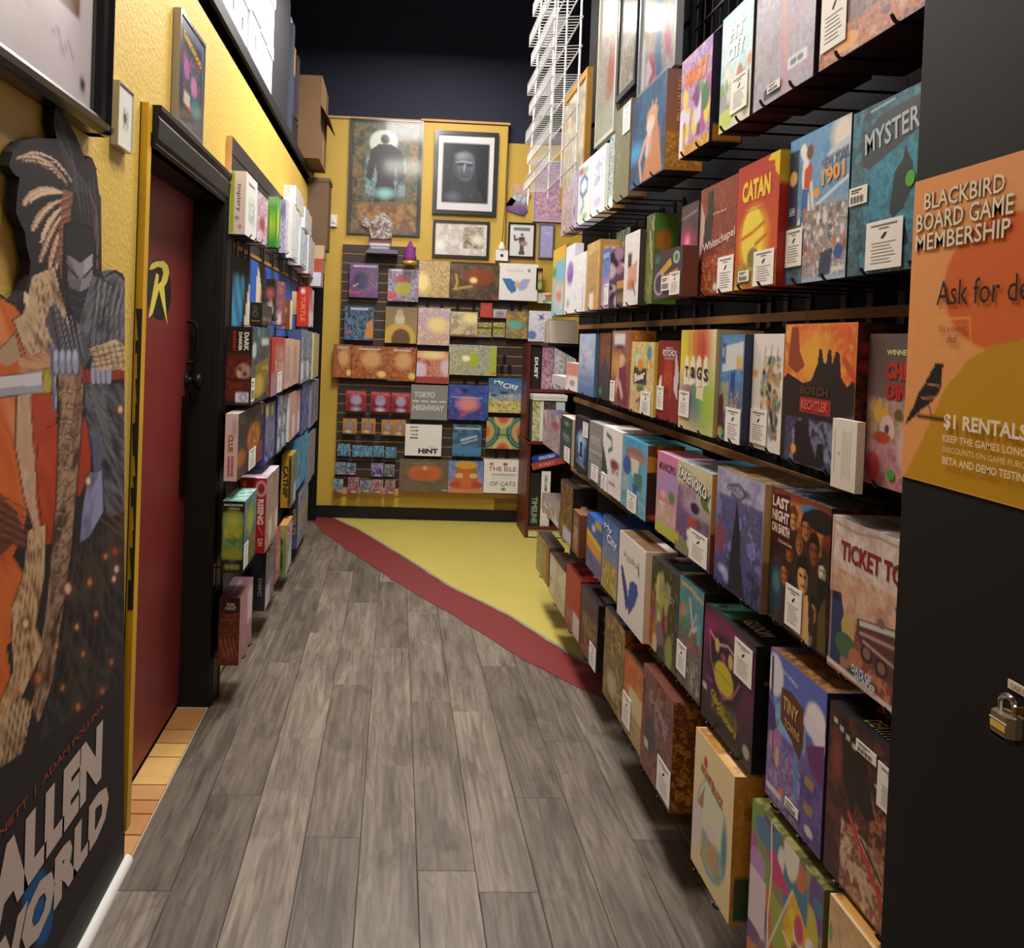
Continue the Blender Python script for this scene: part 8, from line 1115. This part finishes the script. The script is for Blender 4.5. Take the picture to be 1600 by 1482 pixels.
for i, (z0, c, c2, txt, lb) in enumerate(((.565, '#b04a38', '#d89080', 'SORRY', 'coral red box lying tilted on the bottom shelf of the bookcase'), (.618, '#2c3c98', '#d8dce8', 'STRATEGO', 'royal blue box lying tilted on top of the coral red one in the bookcase'))):
    mbb = MB(); face(mbb, (0, 0, 0), (.26, 0, 0), (0, 0, -.05), [('g', c, c), T(txt, .45, .5, .5, .5, c2, 0, .05)], 8, 4); mbb.box((0, .0005, -.05), (.26, .26, 0), c)
    o = mbb.build('game_box', PRINT); o.location = (bx0+.035, fy+.03, z0); o.rotation_euler = (0, math.radians(-14), 0); tag(o, lb, 'board game', 'game boxes in the red-brown bookcase')
# cream skirting block at the bookcase foot
o = MB().box((bx0+.028, fy+.0, .012), (bx0+.32, fy+.3, .055)).box((bx0+.026, fy-.002, .055), (bx0+.322, fy+.302, .066)).build('low_plinth_box', mat('cream_board', '#d8cc9a', .6)); tag(o, 'low cream flat box at the foot of the bookcase', 'box')
# ================================================================== COLUMN: membership poster, label and padlock
XC = .7385
A = onX(1430, 285, XC); Bb = onX(1412, 745, XC); W_ = .279; zt, zb = A[2], onX(1412, 745, XC)[2]; y1 = A[1]; y0 = y1-W_*1.22
po = MB()
F = ((XC, y1, zt), (0, y0-y1, 0), (0, 0, zb-zt))
def uv(px, py): p = onX(px, py, XC); return ((y1-p[1])/(y1-y0), (zt-p[2])/(zt-zb))
c1 = uv(1590, 432); r1 = uv(1512, 432); c2 = uv(1600, 640)
ops = [('g', '#f0a466', '#eea060'), ('e', uv(1570, 430)[0], uv(1570, 440)[1], .37, .20, '#dd6a28'), ('p', [uv(1415, 740), uv(1440, 690), uv(1475, 610), uv(1510, 565), uv(1550, 540), uv(1600, 530), (1.0, uv(1600, 530)[1]+.03), (1, 1), (0, 1)], '#c8940e')]
Cc = uv(1460, 640)
ops += [('l', [uv(1463, 500), uv(1515, 496)], .006, '#f0b050'), ('l', [uv(1515, 496), uv(1517, 545)], .006, '#f0b050'), ('l', [uv(1517, 545), uv(1463, 548)], .006, '#f0b050'), ('l', [uv(1463, 548), uv(1463, 500)], .006, '#f0b050'), ('l', [uv(1490, 548), uv(1487, 566)], .006, '#f0b050')]
bird = [(1468, 567), (1474, 570), (1473, 576), (1472, 590), (1470, 608), (1462, 622), (1447, 636), (1440, 640), (1425, 655), (1414, 664), (1418, 652), (1428, 634), (1436, 612), (1448, 594), (1456, 578), (1461, 569)]
ops += [('p', [uv(a, b) for a, b in bird], '#1c1416'), ('l', [uv(1452, 636), uv(1456, 652)], .008, '#1c1416'), ('l', [uv(1434, 650), uv(1478, 657)], .016, '#2a1a14'), ('l', [uv(1440, 622), uv(1462, 622)], .004, '#e8a070'), ('l', [uv(1450, 600), uv(1468, 604)], .004, '#e8a070')]
def tx(s, l, t_, r, b, c, bold=.03, sh=None):
    """lettering between photo-measured corners of the line on the poster"""
    a_, b_ = uv(l, t_), uv(l, b); c_ = uv(r, (t_+b)/2)
    cy = (a_[1]+b_[1])/2; return T(s, (a_[0]+c_[0])/2, cy, c_[0]-a_[0], b_[1]-a_[1], c, 0, bold)
for s, l, t_, r, b in (('BLACKBIRD', 1446, 303, 1570, 329), ('BOARD GAME', 1434, 336, 1584, 364), ('MEMBERSHIP', 1433, 368, 1580, 394)):
    q1 = tx(s, l, t_, r, b, '#7a4a20', .05); q2 = tx(s, l, t_, r, b, '#f8e6c8', .012); ops += [q1, q2]
ops += [tx('Ask for details', 1467, 440, 1680, 478, '#241418', .0)]
ops += [tx("It's a tweet", 1470, 508, 1511, 519, '#7a4a38', .0), tx('deal', 1482, 524, 1497, 536, '#7a4a38', .0), tx('$1 RENTALS', 1478, 646, 1610, 672, '#f8ead0', .03), tx('KEEP THE GAMES LONGER', 1476, 679, 1625, 690, '#f4e2bc', .01), tx('DISCOUNTS ON GAME PURCHASES', 1476, 697, 1640, 706, '#f0d8a8', .0), tx('BETA AND DEMO TESTING', 1476, 713, 1615, 725, '#f4e2bc', .02)]
_lift = [.0004]
face(po, *F, ops, 110, 150, off=.0007)
po.box((XC+.0003, y0, zb), (.7399, y1, zt), '#e0a060')
o = po.build('membership_poster', MATTE); tag(o, 'orange and mustard membership poster with a blackbird, on the black column', 'poster')
a, b = onX(1575, 1061, XC), onX(1575, 1075, XC)
lb_ = MB(); face(lb_, (XC, a[1], a[2]), (0, -.09, 0), (0, 0, b[2]-a[2]), [('g', '#e8dcc8', '#e4d8c4'), T('CASE 5', .20, .5, .27, .55, '#8a8070', 0, .02)], 4, 2); lb_.box((XC+.0003, a[1]-.09, b[2]), (.7399, a[1], a[2]), '#e8dcc8')
o = lb_.build('case_label', MATTE); tag(o, 'small cream label with faint capitals above the padlock', 'label')
# padlock on its hasp
pt = onX(1579, 1087, XC-.02); pc = onX(1571, 1135, XC-.02)
cy_ = onX(1572, 1130, XC-.02)[1]; zt_b = onX(1572, 1115, XC-.02)[2]; zb_b = onX(1572, 1156, XC-.02)[2]; hw = .019
lk = empty('padlock', (XC-.02, cy_, zb_b)); tag(lk, 'small steel padlock hanging on the black column', 'padlock')
body = MB(); ch = .005
hexa = [(cy_-hw, XC-.022), (cy_-hw, XC-.014), (cy_-hw+.006, XC-.008), (cy_+hw-.006, XC-.008), (cy_+hw, XC-.014), (cy_+hw, XC-.022), (cy_+hw-.006, XC-.030), (cy_-hw+.006, XC-.030)]
body.prism([(b_, a_) for a_, b_ in hexa], 2, zb_b+.003, zt_b); lkb = fixn(body.build('body', mat('laminated_steel', '#94836c', .4, .55, noise=.2, nscale=60, stretch=(1, 1, 8)), lk))
MB().prism([(b_, cy_+(a_-cy_)*1.02) for a_, b_ in hexa], 2, zb_b, zb_b+.006).build('bumper', mat('black_rubber', '#141210', .6), lk)
tvb = MB(); tvb.box((XC-.0306, cy_-.013, zb_b+.012), (XC-.0300, cy_+.013, zb_b+.019), '#e8c060'); tvb.box((XC-.0306, cy_-.015, zb_b+.021), (XC-.0300, cy_+.015, zb_b+.0225), '#e8dcc0'); tvb.build('nameplate', PRINT, lkb)
sh = MB(); pp = []
for k in range(13):
    t = PI*k/12; pp.append((XC-.019, cy_+.0125*math.cos(t), zt_b+.008+.0125*math.sin(t)))
sh.path([(XC-.019, cy_+.0125, zt_b-.002)]+pp+[(XC-.019, cy_-.0125, zt_b-.002)], .0034, 8); sh.build('shackle', chrome, lk)
hs = MB().box((XC-.022, cy_-.0185, zt_b+.006), (.7395, cy_-.0165, zt_b+.014)).box((XC-.002, cy_-.055, zt_b-.004), (.7395, cy_-.0165, zt_b+.018)).build('hasp', mat('brass', '#a8702c', .35, .8)); tag(hs, 'brass hasp plate behind the padlock', 'hasp')

# small black wall shelf with tall books at the far end of the right wall
sh_ = MB().box((.83, 5.07, 1.478), (1.047, 5.34, 1.496)).prism([(1.047, 1.478), (1.047, 1.40), (1.03, 1.40), (.88, 1.478)], 1, 5.19, 5.21).build('wall_shelf', black_metal); fixn(sh_); tag(sh_, 'small black wall shelf holding upright books at the far end of the right wall', 'shelf')
for i, (y0, w_, h, c, c2, lb) in enumerate(((5.075, .055, .125, '#d8cdb8', '#6a6058', 'cream upright book nearest on the small black wall shelf'), (5.135, .06, .13, '#5c6478', '#c8a070', 'grey-blue upright book in the middle of the small black wall shelf'), (5.20, .07, .12, '#b08858', '#5c3c28', 'tan upright book farthest on the small black wall shelf'))):
    o, F = printed_box('book', .84, .99, y0, y0+w_, 1.4965, 1.4965+h, '-X', [('g', c, c2), ('n', [c, c2, '#e8e0d4'], 5, .6), T('VOL', .5, .3, .4, .1, '#f0e8dc', 90)], c, label=lb, cat='book', group='books on the small black wall shelf', res=(10, 24))
